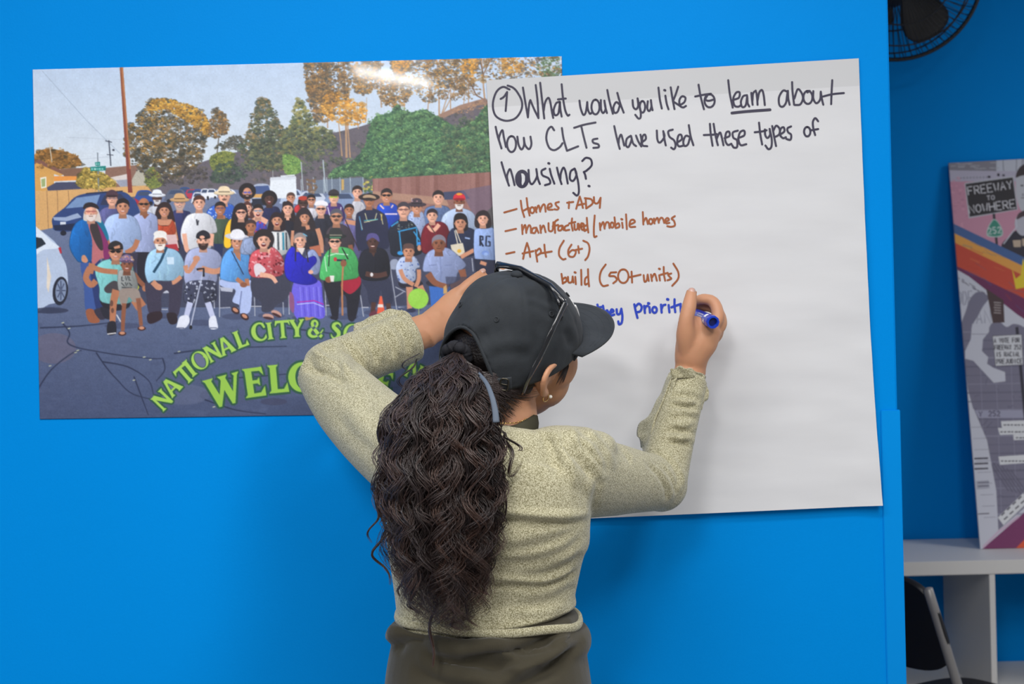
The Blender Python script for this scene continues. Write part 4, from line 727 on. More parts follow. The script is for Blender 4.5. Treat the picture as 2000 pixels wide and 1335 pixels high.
# back side, a fraction of a millimetre behind
nb = sh.n; sh.add(np.array(V)+np.array((0, .0003, 0)), [(f[3], f[2], f[1], f[0]) for f in F], 0)
def ink(pts, w, m, ox, oy, k, smooth=True):
    pts = [(ox+x/k, oy+y/k) for x, y in pts]
    if len(pts) == 1: x, y = pts[0]; pts = [(x-.8, y), (x+.8, y+.6)]; w *= 1.15
    q = np.array(spl(pts, 7 if smooth else 2))[:, :2]
    d = np.gradient(q, axis=0); d /= np.linalg.norm(d, axis=1, keepdims=True)+1e-9; nr = np.stack([-d[:, 1], d[:, 0]], 1)
    ww = np.full(len(q), w/2); L = []; R_ = []
    for t in (75, 50, 25):     # round ends
        a = math.radians(t); L.append(q[0]-d[0]*math.sin(a)*w/2+nr[0]*math.cos(a)*w/2); R_.append(q[0]-d[0]*math.sin(a)*w/2-nr[0]*math.cos(a)*w/2)
    for a, b, c in zip(q, nr, ww): L.append(a+b*c); R_.append(a-b*c)
    for t in (25, 50, 75):
        a = math.radians(t); L.append(q[-1]+d[-1]*math.sin(a)*w/2+nr[-1]*math.cos(a)*w/2); R_.append(q[-1]+d[-1]*math.sin(a)*w/2-nr[-1]*math.cos(a)*w/2)
    ink.z += .0000015; V = [sheet_pt(*p, .00035+ink.z) for p in L]+[sheet_pt(*p, .00035+ink.z) for p in R_]; n = len(L)
    sh.add(V, [(i, i+1, n+i+1, n+i) for i in range(n-1)], m)
ink.z = 0
def oval(x, y, rx, ry, a0=-100, a1=275, n=12): return [(x+rx*math.cos(math.radians(a)), y+ry*math.sin(math.radians(a))) for a in np.linspace(a0, a1, n)]
A_ = [ # first lines, left half
 [(300,345),(240,322),(180,370),(150,480),(175,580),(260,625),(350,605),(405,530),(410,450),(370,370),(330,328),(283,310)], [(220,430),(250,410),(278,368)], [(278,368),(272,450),(265,538)],
 [(420,328),(440,450),(465,595)], [(465,595),(476,480),(487,440)], [(487,440),(520,520),(560,602)], [(560,602),(552,450),(535,305)], [(575,285),(590,420),(612,605)], [(606,540),(620,460),(648,420),(665,455),(680,540),(692,600)],
 [(748,455),(718,470),(696,530),(708,575),(738,560),(750,480),(752,455),(756,520),(768,588)], [(768,298),(780,420),(800,530),(822,578),(838,572)], [(735,434),(805,426)],
 [(928,445),(938,510),(962,572),(985,548),(998,458)], [(998,458),(1003,520),(1022,562),(1042,550)], oval(1072,502,36,66), [(1120,440),(1122,520),(1140,556),(1162,520),(1152,445)], [(1152,445),(1160,500),(1175,556)], [(1178,350),(1198,450),(1228,562)], [(1288,480),(1258,458),(1233,505),(1242,552),(1270,545),(1290,490)], [(1268,375),(1295,470),(1325,552)],
 [(1405,440),(1412,500),(1436,522),(1456,490),(1450,425)], [(1450,425),(1474,520),(1478,590),(1458,606),(1430,572)], oval(1494,500,24,52), [(1542,450),(1538,515),(1556,538),(1574,500),(1570,440)], [(1570,440),(1576,490),(1585,530)],
 [(1638,328),(1650,430),(1668,515)], [(1700,400),(1712,470),(1728,522)], [(1695,350)], [(1748,325),(1765,430),(1782,520)], [(1815,320),(1792,390),(1768,450)], [(1768,450),(1798,470),(1830,490)], [(1826,488),(1870,458),(1880,418),(1850,406),(1826,440),(1832,490),(1860,505),(1885,492)],
 [(175,680),(195,770),(228,875)], [(218,845),(205,780),(235,710),(248,770),(268,862)], oval(318,836,40,72), [(370,770),(382,845),(408,885),(430,845),(428,780)], [(428,780),(440,845),(474,882),(496,840),(488,770)],
 [(700,712),(675,680),(642,715),(630,790),(655,868),(700,892),(750,865),(775,830)], [(770,692),(785,790),(815,898)], [(815,898),(860,880),(915,858)], [(880,690),(970,662),(1072,642)], [(945,680),(965,770),(990,870)], [(1088,788),(1048,798),(1052,825),(1095,840),(1098,866),(1052,872)],
 [(1240,675),(1262,780),(1288,880)], [(1278,835),(1282,790),(1300,752),(1314,790),(1328,850)], [(1388,762),(1352,790),(1345,848),(1368,862),(1394,800),(1391,765)], [(1391,765),(1408,830),(1435,855)], [(1435,760),(1455,812),(1482,858)], [(1482,858),(1484,800),(1475,752)], [(1484,822),(1522,792),(1516,752),(1494,770),(1492,845),(1535,856)],
 [(1622,715),(1628,800),(1652,822),(1690,770),(1680,720)], [(1680,720),(1690,790),(1702,848)], [(1765,706),(1726,722),(1736,770),(1776,802),(1790,850),(1776,882),(1750,868)], [(1806,822),(1846,792),(1840,752),(1815,762),(1805,822),(1820,856),(1858,850)], [(1918,770),(1882,762),(1860,812),(1870,852),(1900,840),(1918,785)], [(1910,665),(1925,760),(1950,845)],
 [(228,1000),(260,1110),(295,1210)], [(284,1170),(278,1120),(302,1062),(322,1110),(345,1205)], oval(412,1150,54,74), oval(408,1152,44,64), [(370,1110),(380,1180),(398,1205)], [(382,1100),(388,1170),(402,1200)], [(394,1095),(400,1150),(396,1206)],[(448,1120),(446,1170),(430,1205)],
 [(470,1070),(478,1165),(504,1196),(545,1130),(540,1062)], [(540,1062),(552,1140),(572,1195)], [(622,1058),(588,1078),(596,1118),(650,1145),(664,1188),(618,1206)], [(660,1060),(675,1120),(702,1192)], [(652,1010)], [(725,1050),(742,1120),(766,1195)], [(756,1150),(760,1100),(782,1050),(802,1085),(822,1190)], [(882,1058),(848,1085),(842,1150),(872,1166),(900,1112),(886,1060)], [(886,1060),(914,1170),(922,1265),(904,1298),(872,1274)],
 [(952,990),(985,962),(1028,975),(1036,1028),(992,1074),(966,1088)], [(966,1088),(978,1112),(985,1148)], [(1013,1212)]]
B_ = [
 [(292,298),(310,400),(340,515)], [(262,402),(340,386),(402,378)], oval(390,440,45,58), [(368,396),(352,428),(382,440),(422,430)],
 [(555,258),(570,380),(595,500)], [(602,432),(650,412),(656,366),(626,368),(600,420),(610,480),(640,493),(665,482)], [(722,390),(688,400),(668,450),(680,495),(710,480),(724,400)], [(724,400),(728,460),(742,490)], [(760,370),(765,420),(772,475)], [(770,440),(776,375),(800,350)], [(805,365),(812,420),(816,475)], [(815,440),(830,368),(855,345),(870,390),(880,478)],
 [(1082,360),(1042,350),(1006,410),(1010,478),(1040,492),(1070,450),(1085,352)], [(1085,352),(1088,420),(1100,475)], [(1080,372),(1072,440)], [(1122,275),(1126,360),(1140,475)], [(1142,420),(1172,338),(1206,370),(1218,420),(1194,472),(1146,478)], oval(1262,410,40,58), [(1278,352),(1258,366)], [(1310,355),(1310,420),(1336,462),(1370,430),(1376,360)], [(1376,360),(1385,420),(1398,475)], [(1478,258),(1472,360),(1468,470)], [(1398,402),(1480,382),(1580,372)],
 [(392,645),(400,740),(415,840)], [(338,745),(420,741),(452,736)], [(425,645),(440,740),(462,835)], [(456,815),(452,780),(480,722),(496,760),(512,835)], [(522,772),(566,752),(562,715),(536,725),(528,790),(550,832),(582,822)], [(640,705),(596,722),(600,768),(632,792),(632,850),(604,856),(588,834)], [(642,772),(696,747),(696,706),(660,720),(645,782),(665,834),(714,826)],
 [(828,635),(838,730),(855,828)], [(790,720),(860,711),(895,702)], [(880,695),(884,748),(904,770),(926,740),(922,690)], [(922,690),(940,780),(936,850),(910,870),(884,838)], [(945,665),(960,750),(978,842)], [(952,712),(980,662),(1010,690),(1006,738),(966,764)], [(1012,742),(1052,712),(1046,676),(1020,690),(1014,742),(1040,772),(1066,764)], [(1112,668),(1080,686),(1086,720),(1112,742),(1106,786),(1070,780)],
 oval(1255,715,28,42), [(1352,622),(1326,595),(1305,630),(1310,690),(1325,745)], [(1292,702),(1352,692)]]
C_ = [
 [(195,240),(300,210)], [(335,140),(345,210),(365,278)], [(385,118),(395,200),(410,265)], [(352,228),(402,200)], oval(432,220,18,25), [(458,195),(468,238)], [(466,220),(486,180),(500,232)], [(500,225),(520,178),(538,176),(546,232)], [(562,204),(596,186),(590,165),(568,175),(565,212),(605,216)], [(658,150),(630,160),(640,185),(657,200),(645,215),(620,212)],
 [(728,157),(780,150)], [(745,150),(742,202)], [(835,105),(820,155),(805,208)], [(835,105),(850,150),(862,200)], [(812,178),(872,166)], [(885,120),(890,200)], [(878,118),(932,128),(942,165),(890,205)], [(955,110),(960,155),(988,160),(1012,115)], [(1012,115),(1005,200)],
 [(205,398),(295,378)], [(345,345),(350,422)], [(349,395),(372,345),(382,412)], [(382,400),(402,350),(418,360),(422,412)], [(468,368),(437,375),(430,408),(454,412),(470,376)], [(470,376),(486,412)], [(500,350),(506,412)], [(506,388),(528,350),(546,406)], [(570,330),(574,392),(604,390),(612,322)], [(650,300),(624,325),(626,412)], [(606,357),(652,345)], [(682,350),(656,360),(655,390),(680,386),(690,352)], [(690,352),(700,388)], [(738,346),(710,360),(712,390),(746,386)], [(770,290),(766,340),(776,392)], [(745,332),(797,320)], [(790,340),(794,384),(815,376),(818,335)], [(826,335),(831,386)], [(831,365),(850,330)], [(847,362),(872,350),(860,331),(846,356),(856,386),(876,380)], [(897,345),(872,360),(875,395),(900,380)], [(895,285),(900,350),(908,408)],
 [(962,265),(955,370),(958,443),(978,440)], [(1005,330),(1010,388)], [(1010,365),(1034,320),(1046,376)], [(1046,365),(1060,325),(1080,326),(1088,370)], oval(1110,345,14,22), [(1130,280),(1140,370)], [(1140,345),(1164,330),(1172,358),(1144,371)], [(1195,325),(1200,368)], [(1192,295)], [(1228,255),(1235,380)], [(1258,342),(1302,320),(1290,300),(1265,310),(1260,358),(1306,360)],
 [(1370,235),(1375,340)], [(1376,318),(1398,285),(1413,336)], oval(1438,315,16,22), [(1465,290),(1470,332)], [(1470,315),(1494,284),(1506,326)], [(1506,315),(1522,285),(1540,290),(1551,326)], [(1566,316),(1592,300),(1580,285),(1562,300),(1568,330),(1596,326)], [(1642,270),(1615,290),(1635,310),(1642,348),(1610,360),(1578,355)],
 [(212,590),(282,575)], [(388,498),(370,560),(355,632)], [(388,498),(405,550),(415,615)], [(350,587),(442,567)], [(460,560),(475,655)], [(462,572),(494,545),(506,580),(470,605)], [(535,512),(540,570),(550,615)], [(495,587),(597,570)],
 [(700,478),(665,540),(660,600),(690,636),(715,632)], [(765,512),(738,560),(745,608),(784,612),(802,570),(772,558),(744,582)], [(800,557),(855,546)], [(822,525),(828,582)], [(865,478),(905,500),(918,550),(905,610),(882,642)],
 [(680,760),(692,842)], [(686,810),(714,790),(722,820),(690,840)], [(735,785),(740,830),(768,826),(775,782)], [(775,782),(782,832)], [(797,785),(802,846)], [(796,746)], [(847,725),(850,852)], [(905,780),(882,800),(880,848),(905,840)], [(905,720),(908,800),(914,864)],
 [(1055,680),(1015,740),(1005,810),(1030,860),(1075,855)], [(1145,745),(1098,748)], [(1098,748),(1086,776),(1130,780),(1150,810),(1120,838)], oval(1205,778,44,58), [(1260,787),(1352,766)], [(1275,740),(1280,832)], [(1378,770),(1385,824),(1404,812),(1412,765)], [(1412,765),(1421,818)], [(1440,765),(1448,818)], [(1448,792),(1472,758),(1490,816)], [(1510,770),(1516,814)], [(1512,715)], [(1548,700),(1550,760),(1560,816)], [(1520,767),(1582,750)], [(1612,755),(1586,765),(1600,785),(1612,800),(1580,813)], [(1630,672),(1670,740),(1670,800),(1620,860)]]
D_ = [
 [(985,1020),(992,1050),(1000,1095)], [(955,1050),(1022,1040)], [(1032,1030),(1046,1106)], [(1046,1092),(1068,1068),(1084,1110)], [(1092,1092),(1122,1076),(1106,1060),(1092,1090),(1100,1112),(1128,1104)], [(1148,1060),(1153,1098),(1176,1096),(1188,1055)], [(1188,1055),(1197,1120),(1190,1174),(1168,1186),(1162,1162)],
 [(1298,1018),(1310,1075),(1325,1132)], [(1304,1040),(1336,1012),(1360,1036),(1350,1074),(1314,1086)], [(1382,1030),(1388,1090)], [(1387,1062),(1396,1036),(1412,1030)], [(1426,1040),(1431,1086)], [(1420,1008)], oval(1470,1064,19,25), [(1525,1020),(1530,1086)], [(1530,1056),(1542,1028),(1562,1020)], [(1590,1024),(1596,1084)], [(1582,974)], [(1640,975),(1640,1030),(1646,1082)], [(1614,1042),(1692,1014)], [(1690,1014),(1694,1086)]]
for q in A_: ink(q, 4.1, 2, 930, 100, 4.602, len(q) > 2)
for q in B_: ink(q, 4.1, 2, 1300, 100, 4.5454, len(q) > 2)
ink([(588,549),(720,535),(926,520)], 5.6, 2, 1300, 100, 4.5454)
for q in C_: ink(q, 3.7, 3, 940, 360, 4.348, len(q) > 2)
for q in D_: ink(q, 4.6, 4, 940, 360, 4.348, len(q) > 2)
paper = sh.obj('paper_sheet', [M_paper, M_strip, M_inkb, M_inko, M_inkbl])
tag(paper, 'large white paper sheet with a handwritten question and list, beside the poster on blue wall', 'paper sheet')
# ------------------------------------------------------------------ the person
M_skin = mat('skin', (.52, .264, .148), .50, .4, sss=.12, bump=[(420, .12, .0006), (90, .08, .001)], var=(30, (.55, .268, .155), .35, .7))
M_nail = mat('finger_nail', (.55, .33, .27), .3, .5)
M_knit = mat('heathered_olive_knit', (.61, .575, .405), .9, .15, sheen=.25, bump=[(520, .55, .0016), (130, .25, .0012)], var=(640, (.21, .19, .10), .38, .62))
M_vest = mat('dark_olive_undershirt', (.05, .047, .03), .85, .2)
M_trou = mat('dark_olive_ribbed_cloth', (.055, .048, .031), .85, .2, sheen=.2, bump=[(300, .35, .0012, (3.2, 3.2, .05)), (40, .1, .001)])
M_shoe = mat('black_shoe_leather', (.02, .02, .022), .5)
M_eye = mat('eye_white', (.7, .68, .65), .25)
M_gold = mat('gold', (.75, .50, .20), .25, metal=1)
M_pearl = mat('pearl', (.85, .82, .76), .2)
H = P(1006, 678, -.345); HF = unit((.67, .72, .15)); HR = np.array((.73, -.60, -.33)); HR = unit(HR-HF*np.dot(HR, HF)); HU = np.cross(HR, HF)
def Hd(f, r, u): return H+HF*f+HR*r+HU*u
HA = np.stack([HF, HR, HU])

LS, LE, LW = P(812, 905, -.385), P(634, 726, -.17), P(838, 642, -.085)
RS, RE, RW = P(1098, 926, -.385), P(1289, 944, -.185), P(1349, 716, -.105)
# torso outline: photo row, left, right edge, half depth, depth of the middle
TOR = [(842, 950, 1040, .050, -.365), (858, 905, 1075, .065, -.37), (878, 862, 1112, .085, -.375), (905, 818, 1135, .100, -.38), (950, 792, 1152, .112, -.385), (1005, 764, 1152, .112, -.385), (1050, 760, 1141, .104, -.38), (1100, 768, 1129, .096, -.375), (1150, 776, 1120, .092, -.37), (1180, 780, 1119, .094, -.37), (1206, 783, 1124, .098, -.37)]
HIP = [(1182, 800, 1106, .078, -.37), (1208, 796, 1112, .085, -.37), (1234, 778, 1136, .103, -.37), (1290, 763, 1146, .116, -.372), (1340, 755, 1152, .120, -.375), (1420, 745, 1165, .122, -.375), (1500, 745, 1170, .115, -.37)]
def trunk(rows, g=0.0):
    pts, rad = [], []
    for py, l, r, d, y in rows:
        a, b = P(l, py, y), P(r, py, y); pts.append((a+b)/2); rad.append((np.linalg.norm(b-a)/2+g, d+g))
    return np.array(pts), np.array(rad)

person = empty('person', (float(H[0])-.02, -.37, 0))
tag(person, 'person in black cap and olive knit top, long curly ponytail, writing on the paper sheet', 'person')

# ---- body: head, neck, trunk, arms, hands and legs in one surface
b = Sh()
def skull(V):
    W = V.copy(); f, r, u = V[:, 0], V[:, 1], V[:, 2]
    lo = np.clip(-u, 0, 1); W[:, 1] *= 1-.16*lo*np.clip(f+.4, 0, 1)-.05*np.clip(f, 0, 1); W[:, 0] += -.28*lo*np.clip(-f, 0, 1)*-1*.9
    W[:, 0] += .03*np.clip(-u-.2, 0, 1)*np.clip(f, 0, 1); return W
b.ellipsoid(Hd(-.006, 0, .006), HA, (.096, .073, .094), 40, 26, fn=skull)
b.ellipsoid(Hd(.040, 0, -.058), HA, (.050, .050, .056), 24, 16)                       # jaw
b.ellipsoid(Hd(.074, 0, -.090), HA, (.019, .022, .017), 16, 10)                       # chin
b.ellipsoid(Hd(.050, .033, -.056), HA, (.038, .024, .036), 18, 12); b.ellipsoid(Hd(.050, -.033, -.056), HA, (.038, .024, .036), 18, 12)
b.ellipsoid(Hd(.052, .041, -.026), HA, (.036, .026, .036), 18, 12); b.ellipsoid(Hd(.052, -.041, -.026), HA, (.036, .026, .036), 18, 12)   # cheeks
b.loft([Hd(.088, 0, .012), Hd(.101, 0, -.012), Hd(.112, 0, -.034), Hd(.098, 0, -.042)], [(.008, .007), (.009, .009), (.014, .011), (.010, .006)], 12, up=HF)   # nose
b.ellipsoid(Hd(.092, 0, -.060), HA, (.012, .023, .006), 14, 8); b.ellipsoid(Hd(.090, 0, -.071), HA, (.012, .020, .007), 14, 8)            # lips
b.loft([Hd(.084, -.045, .022), Hd(.094, -.02, .026), Hd(.095, .0, .022), Hd(.094, .02, .026), Hd(.084, .045, .022)], [(.008, .007)]*5, 10, up=HF)    # brow
for sgn in (1, -1):                                                                    # ears: rim, bowl, lobe
    e = lambda f, u, o=0: Hd(1.25*f-.013, sgn*(.0715+o), .74*u-.0155)
    b.loft([e(.012, -.012, .001), e(.014, .012, .005), e(.004, .026, .012), e(-.012, .024, .018), e(-.021, .008, .021), e(-.017, -.014, .017), e(-.007, -.030, .009), e(.004, -.036, .004)], [(.0045, .004), (.0045, .004), (.005, .004), (.0055, .0045), (.0055, .0045), (.005, .0045), (.0062, .005), (.006, .005)], 10, up=HR*sgn)
    b.loft([e(.008, .010, .000), e(-.010, .006, .003), e(-.006, -.020, .002), e(.002, -.030, .001)], [(.010, .006), (.012, .007), (.009, .006), (.006, .005)], 10, up=HR*sgn)
for sgn in (1, -1): b.ellipsoid(Hd(-.014, sgn*.076, -.013), np.stack([unit(HF-HR*sgn*.45), unit(HR*sgn+HF*.45), HU]), (.016, .0048, .019), 18, 12)
nk0 = Hd(-.024, 0, -.05); nk2 = P(979, 872, -.372)
b.loft([Hd(-.02, 0, -.01), nk0, (nk0+nk2)/2+np.array((.004, -.004, 0)), nk2, nk2+np.array((0, .0, -.05))], [(.052, .056), (.050, .056), (.049, .052), (.056, .056), (.075, .07)], 22)
p_, r_ = trunk(TOR, -.010); b.loft(p_[::-1], r_[::-1], 30, up=(0, -1, 0), pw=2.3)
p_, r_ = trunk(HIP, -.016); b.loft(p_[::-1], r_[::-1], 30, up=(0, -1, 0), pw=2.3)
for sgn, hx in ((-1, -.076), (1, .076)):                                               # legs and feet
    cx = float(p_[-1][0])+hx; z0 = float(p_[-1][2])
    b.loft([(cx, -.375, z0+.10), (cx, -.375, z0-.08), (cx*1.0, -.38, .47), (cx, -.37, .30), (cx, -.355, .10), (cx, -.36, .05)], [(.050, .07), (.064, .085), (.052, .058), (.048, .056), (.034, .038), (.034, .04)], 18, up=(0, -1, 0))
    b.loft([(cx, -.385, .045), (cx+sgn*.01, -.31, .04), (cx+sgn*.02, -.22, .03)], [(.032, .036), (.038, .03), (.036, .02)], 14, up=(0, 0, 1))
# arms
b.loft([LS+(LS-LE)*.12, LS, LS*.5+LE*.5, LE, LE], [(.045, .045), (.052, .052), (.042, .042), (.036, .036), (.034, .034)], 16)
b.loft([LE+(LE-LW)*.06, LE*.7+LW*.3, LE*.35+LW*.65, LW], [(.030, .032), (.037, .035), (.032, .029), (.0275, .021)], 16)
b.loft([RS+(RS-RE)*.12, RS, RS*.5+RE*.5, RE], [(.045, .045), (.052, .052), (.042, .042), (.036, .036)], 16)
b.loft([RE+(RE-RW)*.06, RE*.7+RW*.3, RE*.35+RW*.65, RW], [(.024, .024), (.022, .022), (.022, .021), (.0255, .020)], 16)
# left hand: flat on the wall, fingers up to the right; back of the hand towards us, little finger side on top
Y0 = -.012
LH = Sh()
b.loft([LW+(LW-P(895, 592, -.04))*.25, LW, P(868, 622, -.062), P(896, 601, -.046), P(920, 588, -.034)], [(.027, .021), (.027, .020), (.030, .017), (.033, .015), (.034, .013)], 18, up=(0, -1, 0))
b.ellipsoid(P(853, 616, -.080), np.eye(3), (.011, .007, .009), 12, 8)                  # wrist bone
fing = [([(893, 572, -.036), (914, 552, -.033), (932, 540, -.026), (950, 526, -.019)], .0088), ([(905, 580, -.036), (934, 558, -.034), (950, 549, -.026), (966, 540, -.018)], .0092), ([(915, 590, -.036), (948, 570, -.034), (972, 558, -.026), (990, 548, -.018)], .0094), ([(924, 603, -.036), (956, 588, -.034), (980, 578, -.026), (997, 570, -.018)], .0092)]
fing[0] = ([(878, 594, -.048), (906, 564, -.042), (926, 546, -.032), (945, 530, -.020)], .0095)
for pts, r0 in fing: b.loft([P(*q) for q in pts], [(r0*1.05, r0), (r0*1.08, r0*1.02), (r0*.98, r0*.92), (r0*.72, r0*.66)], 12)
b.loft([P(868, 640, -.058), P(902, 640, -.046), P(930, 637, -.034), P(950, 630, -.022)], [(.014, .013), (.0125, .0115), (.0108, .0102), (.0085, .008)], 12)
# right hand: thumb up the side of the marker, index hooked over it, the other fingers curled in
b.loft([RW+(RW-P(1352, 668, -.11))*.3, RW, P(1352, 692, -.112), P(1362, 664, -.112), P(1378, 634, -.104)], [(.0255, .020), (.0255, .0205), (.029, .0215), (.034, .023), (.030, .021)], 18, up=(0, -1, 0))
b.loft([P(1340, 688, -.118), P(1340, 655, -.128), P(1340, 626, -.134), P(1346, 598, -.132), P(1351, 568, -.124)], [(.014, .014), (.0165, .015), (.0125, .0125), (.0120, .0112), (.0088, .0085)], 14)      # thumb
b.ellipsoid(P(1351, 650, -.122), np.eye(3), (.017, .014, .024), 14, 10)
def rf(pts, r): b.loft([P(*q) for q in pts], [(r*1.1, r*1.1), (r*1.12, r*1.08), (r, r), (r*.92, r*.9), (r*.7, r*.7)], 12)
rf([(1386, 640, -.112), (1402, 620, -.108), (1394, 590, -.098), (1370, 584, -.084), (1352, 594, -.050)], .0098)     # index
rf([(1396, 650, -.100), (1408, 630, -.094), (1398, 604, -.078), (1374, 598, -.064), (1356, 610, -.040)], .0098)     # middle
rf([(1392, 664, -.088), (1402, 648, -.080), (1394, 626, -.060), (1374, 622, -.048), (1360, 634, -.040)], .0092)
rf([(1382, 680, -.080), (1390, 668, -.070), (1384, 650, -.050), (1368, 646, -.040), (1356, 654, -.038)], .0082)
b.loft([P(1344, 650, -.120), P(1366, 640, -.116), P(1390, 634, -.108)], [(.012, .010), (.013, .010), (.012, .011)], 12)   # web between thumb and index
V, F = remesh(b, .0027, 5, .5)
bo = Sh(); bo.add(V, F); body = bo.obj('body', M_skin, person)
for pts in ((fing[0][0][2], fing[0][0][3]),):
    pass
# nails
def nail(tip, prev, side, w=.0052, l=.0065, off=.0075):
    t = unit(tip-prev); nrm = unit(side-t*np.dot(side, t)); s_ = np.cross(t, nrm); c = tip-t*.004+nrm*off; q = Sh(); Vn = []; Fn = []
    for i in range(7):
        for j in range(7):
            a, bb = (i/6-.5)*2, (j/6-.5)*2; k = math.sqrt(max(0, 1-.35*abs(a*bb))); Vn.append(c+t*l*a*k+s_*w*bb*k-nrm*(.0022*bb*bb+.0012*a*a))
    for i in range(6):
        for j in range(6): Fn.append((i*7+j, i*7+j+1, i*7+j+8, i*7+j+7))
    q.add(Vn, Fn); o = q.obj('fingernail', M_nail, body, solid=.0008); return o
nail(P(1351, 568, -.124), P(1346, 598, -.132), np.array((-.1, -1, .2)), .0058, .007, .0082)
nail(P(945, 530, -.020), P(926, 546, -.032), np.array((-.3, -1, .3)), .005, .006, .0068)
for sgn in (1, -1):
    q = Sh(); q.ellipsoid(Hd(.079, sgn*.030, .004), HA, (.011, .012, .011), 16, 10); q.obj('eye', M_eye, person)

# ---- knit top
k = Sh()
p_, r_ = trunk(TOR[1:], .004); r_[0] *= .97; k.loft(p_[::-1], r_[::-1], 40, up=(0, -1, 0), pw=2.35)
a = np.array([LS+(LS-LE)*.18, LS+np.array((0, -.004, .004)), LS*.62+LE*.38+np.array((-.004, 0, -.005)), LS*.28+LE*.72+np.array((-.004, 0, -.005)), LE, LE+np.array((-.006, .006, .006))])
k.loft(a, [(.058, .062), (.066, .068), (.061, .060), (.055, .053), (.046, .046), (.040, .040)], 24)
LC = LE+(LW-LE)*.83
k.loft([LE+np.array((-.012, .004, -.002)), LE+np.array((.004, 0, .004)), LE*.72+LC*.28, LE*.45+LC*.55, LE*.2+LC*.8, LC], [(.036, .036), (.043, .042), (.044, .042), (.043, .040), (.043, .038), (.042, .037)], 24)
a = np.array([RS+(RS-RE)*.22, RS+np.array((0, -.002, .004)), RS*.65+RE*.35, RS*.3+RE*.7, RE, RE+np.array((.006, .004, -.002))])
k.loft(a, [(.058, .062), (.066, .066), (.058, .056), (.049, .047), (.042, .042), (.037, .037)], 24)
RC = RE+(RW-RE)*.90
k.loft([RE+np.array((.010, .002, -.008)), RE+np.array((.004, 0, .004)), RE*.72+RC*.28, RE*.42+RC*.58, RE*.18+RC*.82, RC], [(.034, .034), (.039, .039), (.038, .036), (.035, .033), (.034, .031), (.033, .030)], 24)
k.ellipsoid(P(1118, 862, -.37), np.eye(3), (.046, .05, .022), 18, 12); k.ellipsoid(P(1152, 874, -.36), np.eye(3), (.040, .045, .026), 18, 12)   # bunched shoulder
k.ellipsoid(P(840, 872, -.37), np.eye(3), (.06, .05, .04), 18, 12)
k.ellipsoid(RE+np.array((.001, .001, -.002)), np.eye(3), (.0425, .0425, .0425), 20, 14)
V, F = remesh(k, .0034, 7, .5)
def fold(pts, A, wd, y=-.45, ridge=.55):
    global V
    N = vnormals(V, F); V = crease(V, N, pts, y, A, wd, ridge=ridge)
fold([(905, 992), (985, 1004), (1070, 1014), (1158, 1020)], .0075, .0055, ridge=.95)
fold([(940, 1066), (1020, 1062), (1090, 1046), (1140, 1024)], .0035, .008)
fold([(960, 1090), (1040, 1088), (1110, 1068), (1142, 1040)], .003, .007)
fold([(930, 1134), (990, 1136), (1060, 1142), (1110, 1130), (1130, 1118)], .0055, .005, ridge=.8)
fold([(1010, 1120), (1070, 1116), (1120, 1096), (1140, 1080)], .003, .006)
fold([(980, 1204), (1040, 1206), (1090, 1204), (1122, 1196)], .0025, .006)
fold([(1000, 1180), (1060, 1176), (1110, 1160), (1125, 1150)], .0025, .008)
fold([(790, 1060), (830, 1075), (870, 1080)], .003, .007); fold([(785, 1120), (830, 1135), (880, 1138)], .003, .007)
fold([(1088, 850), (1110, 872), (1140, 900), (1170, 950)], .010, .0075, -.44, ridge=.8); fold([(1128, 842), (1146, 870), (1166, 890), (1190, 930)], .008, .0065, -.42, ridge=.8); fold([(1060, 846), (1080, 880), (1092, 930)], .0045, .008)
fold([(1205, 868), (1222, 888), (1232, 905)], .0025, .004, -.33); fold([(1160, 1016), (1164, 970), (1172, 930)], .0035, .006, -.43)
# elbows, sleeves
for q in ([(1294, 850), (1320, 862), (1352, 858)], [(1302, 828), (1330, 836), (1360, 830)], [(1308, 784), (1340, 792), (1370, 786)]): fold(q, .004, .0036, -.16)
for q in ([(1268, 884), (1296, 906), (1318, 938), (1326, 966)], [(1282, 880), (1312, 902), (1330, 930), (1332, 954)], [(1256, 890), (1284, 916), (1304, 950), (1306, 976)]): fold([(a-8, b_) for a, b_ in q], .0046, .0042, -.21)
for i, (x0, y0, x1, y1) in enumerate(((1290, 862, 1356, 872), (1294, 838, 1362, 846), (1300, 816, 1368, 818), (1306, 794, 1372, 800), (1310, 772, 1376, 784))): fold([(x0, y0), ((x0+x1)/2, (y0+y1)/2-6+3*(i % 2)), (x1, y1)], .0034, .0042, -.16, ridge=.7)
fold([(592, 700), (622, 716), (660, 730), (706, 752)], .009, .0075, -.2, ridge=.7)
fold([(590, 716), (620, 726), (646, 734)], .004, .004, -.2); fold([(600, 690), (630, 700), (668, 716)], .0035, .0045, -.2)
for x0, y0, x1, y1 in ((632, 672, 690, 728), (664, 652, 716, 724), (700, 640, 742, 712), (736, 632, 774, 700), (764, 622, 800, 690)): fold([(x0, y0), ((x0+x1)/2+8, (y0+y1)/2), (x1, y1)], .0046, .0048, -.14, ridge=.7)
fold([(640, 800), (700, 850), (770, 890)], .003, .012, -.33); fold([(700, 780), (740, 810), (775, 850)], .003, .010, -.33)
for i in range(len(V)):      # soft unevenness of the cloth
    n = noise.noise(Vector(V[i]*26)); V[i, 1] -= .0016*n
# the hem stands off a little and ripples; neckline open towards the undershirt
bo = Sh(); bo.add(V, F); top = bo.obj('knit_top', M_knit, person)
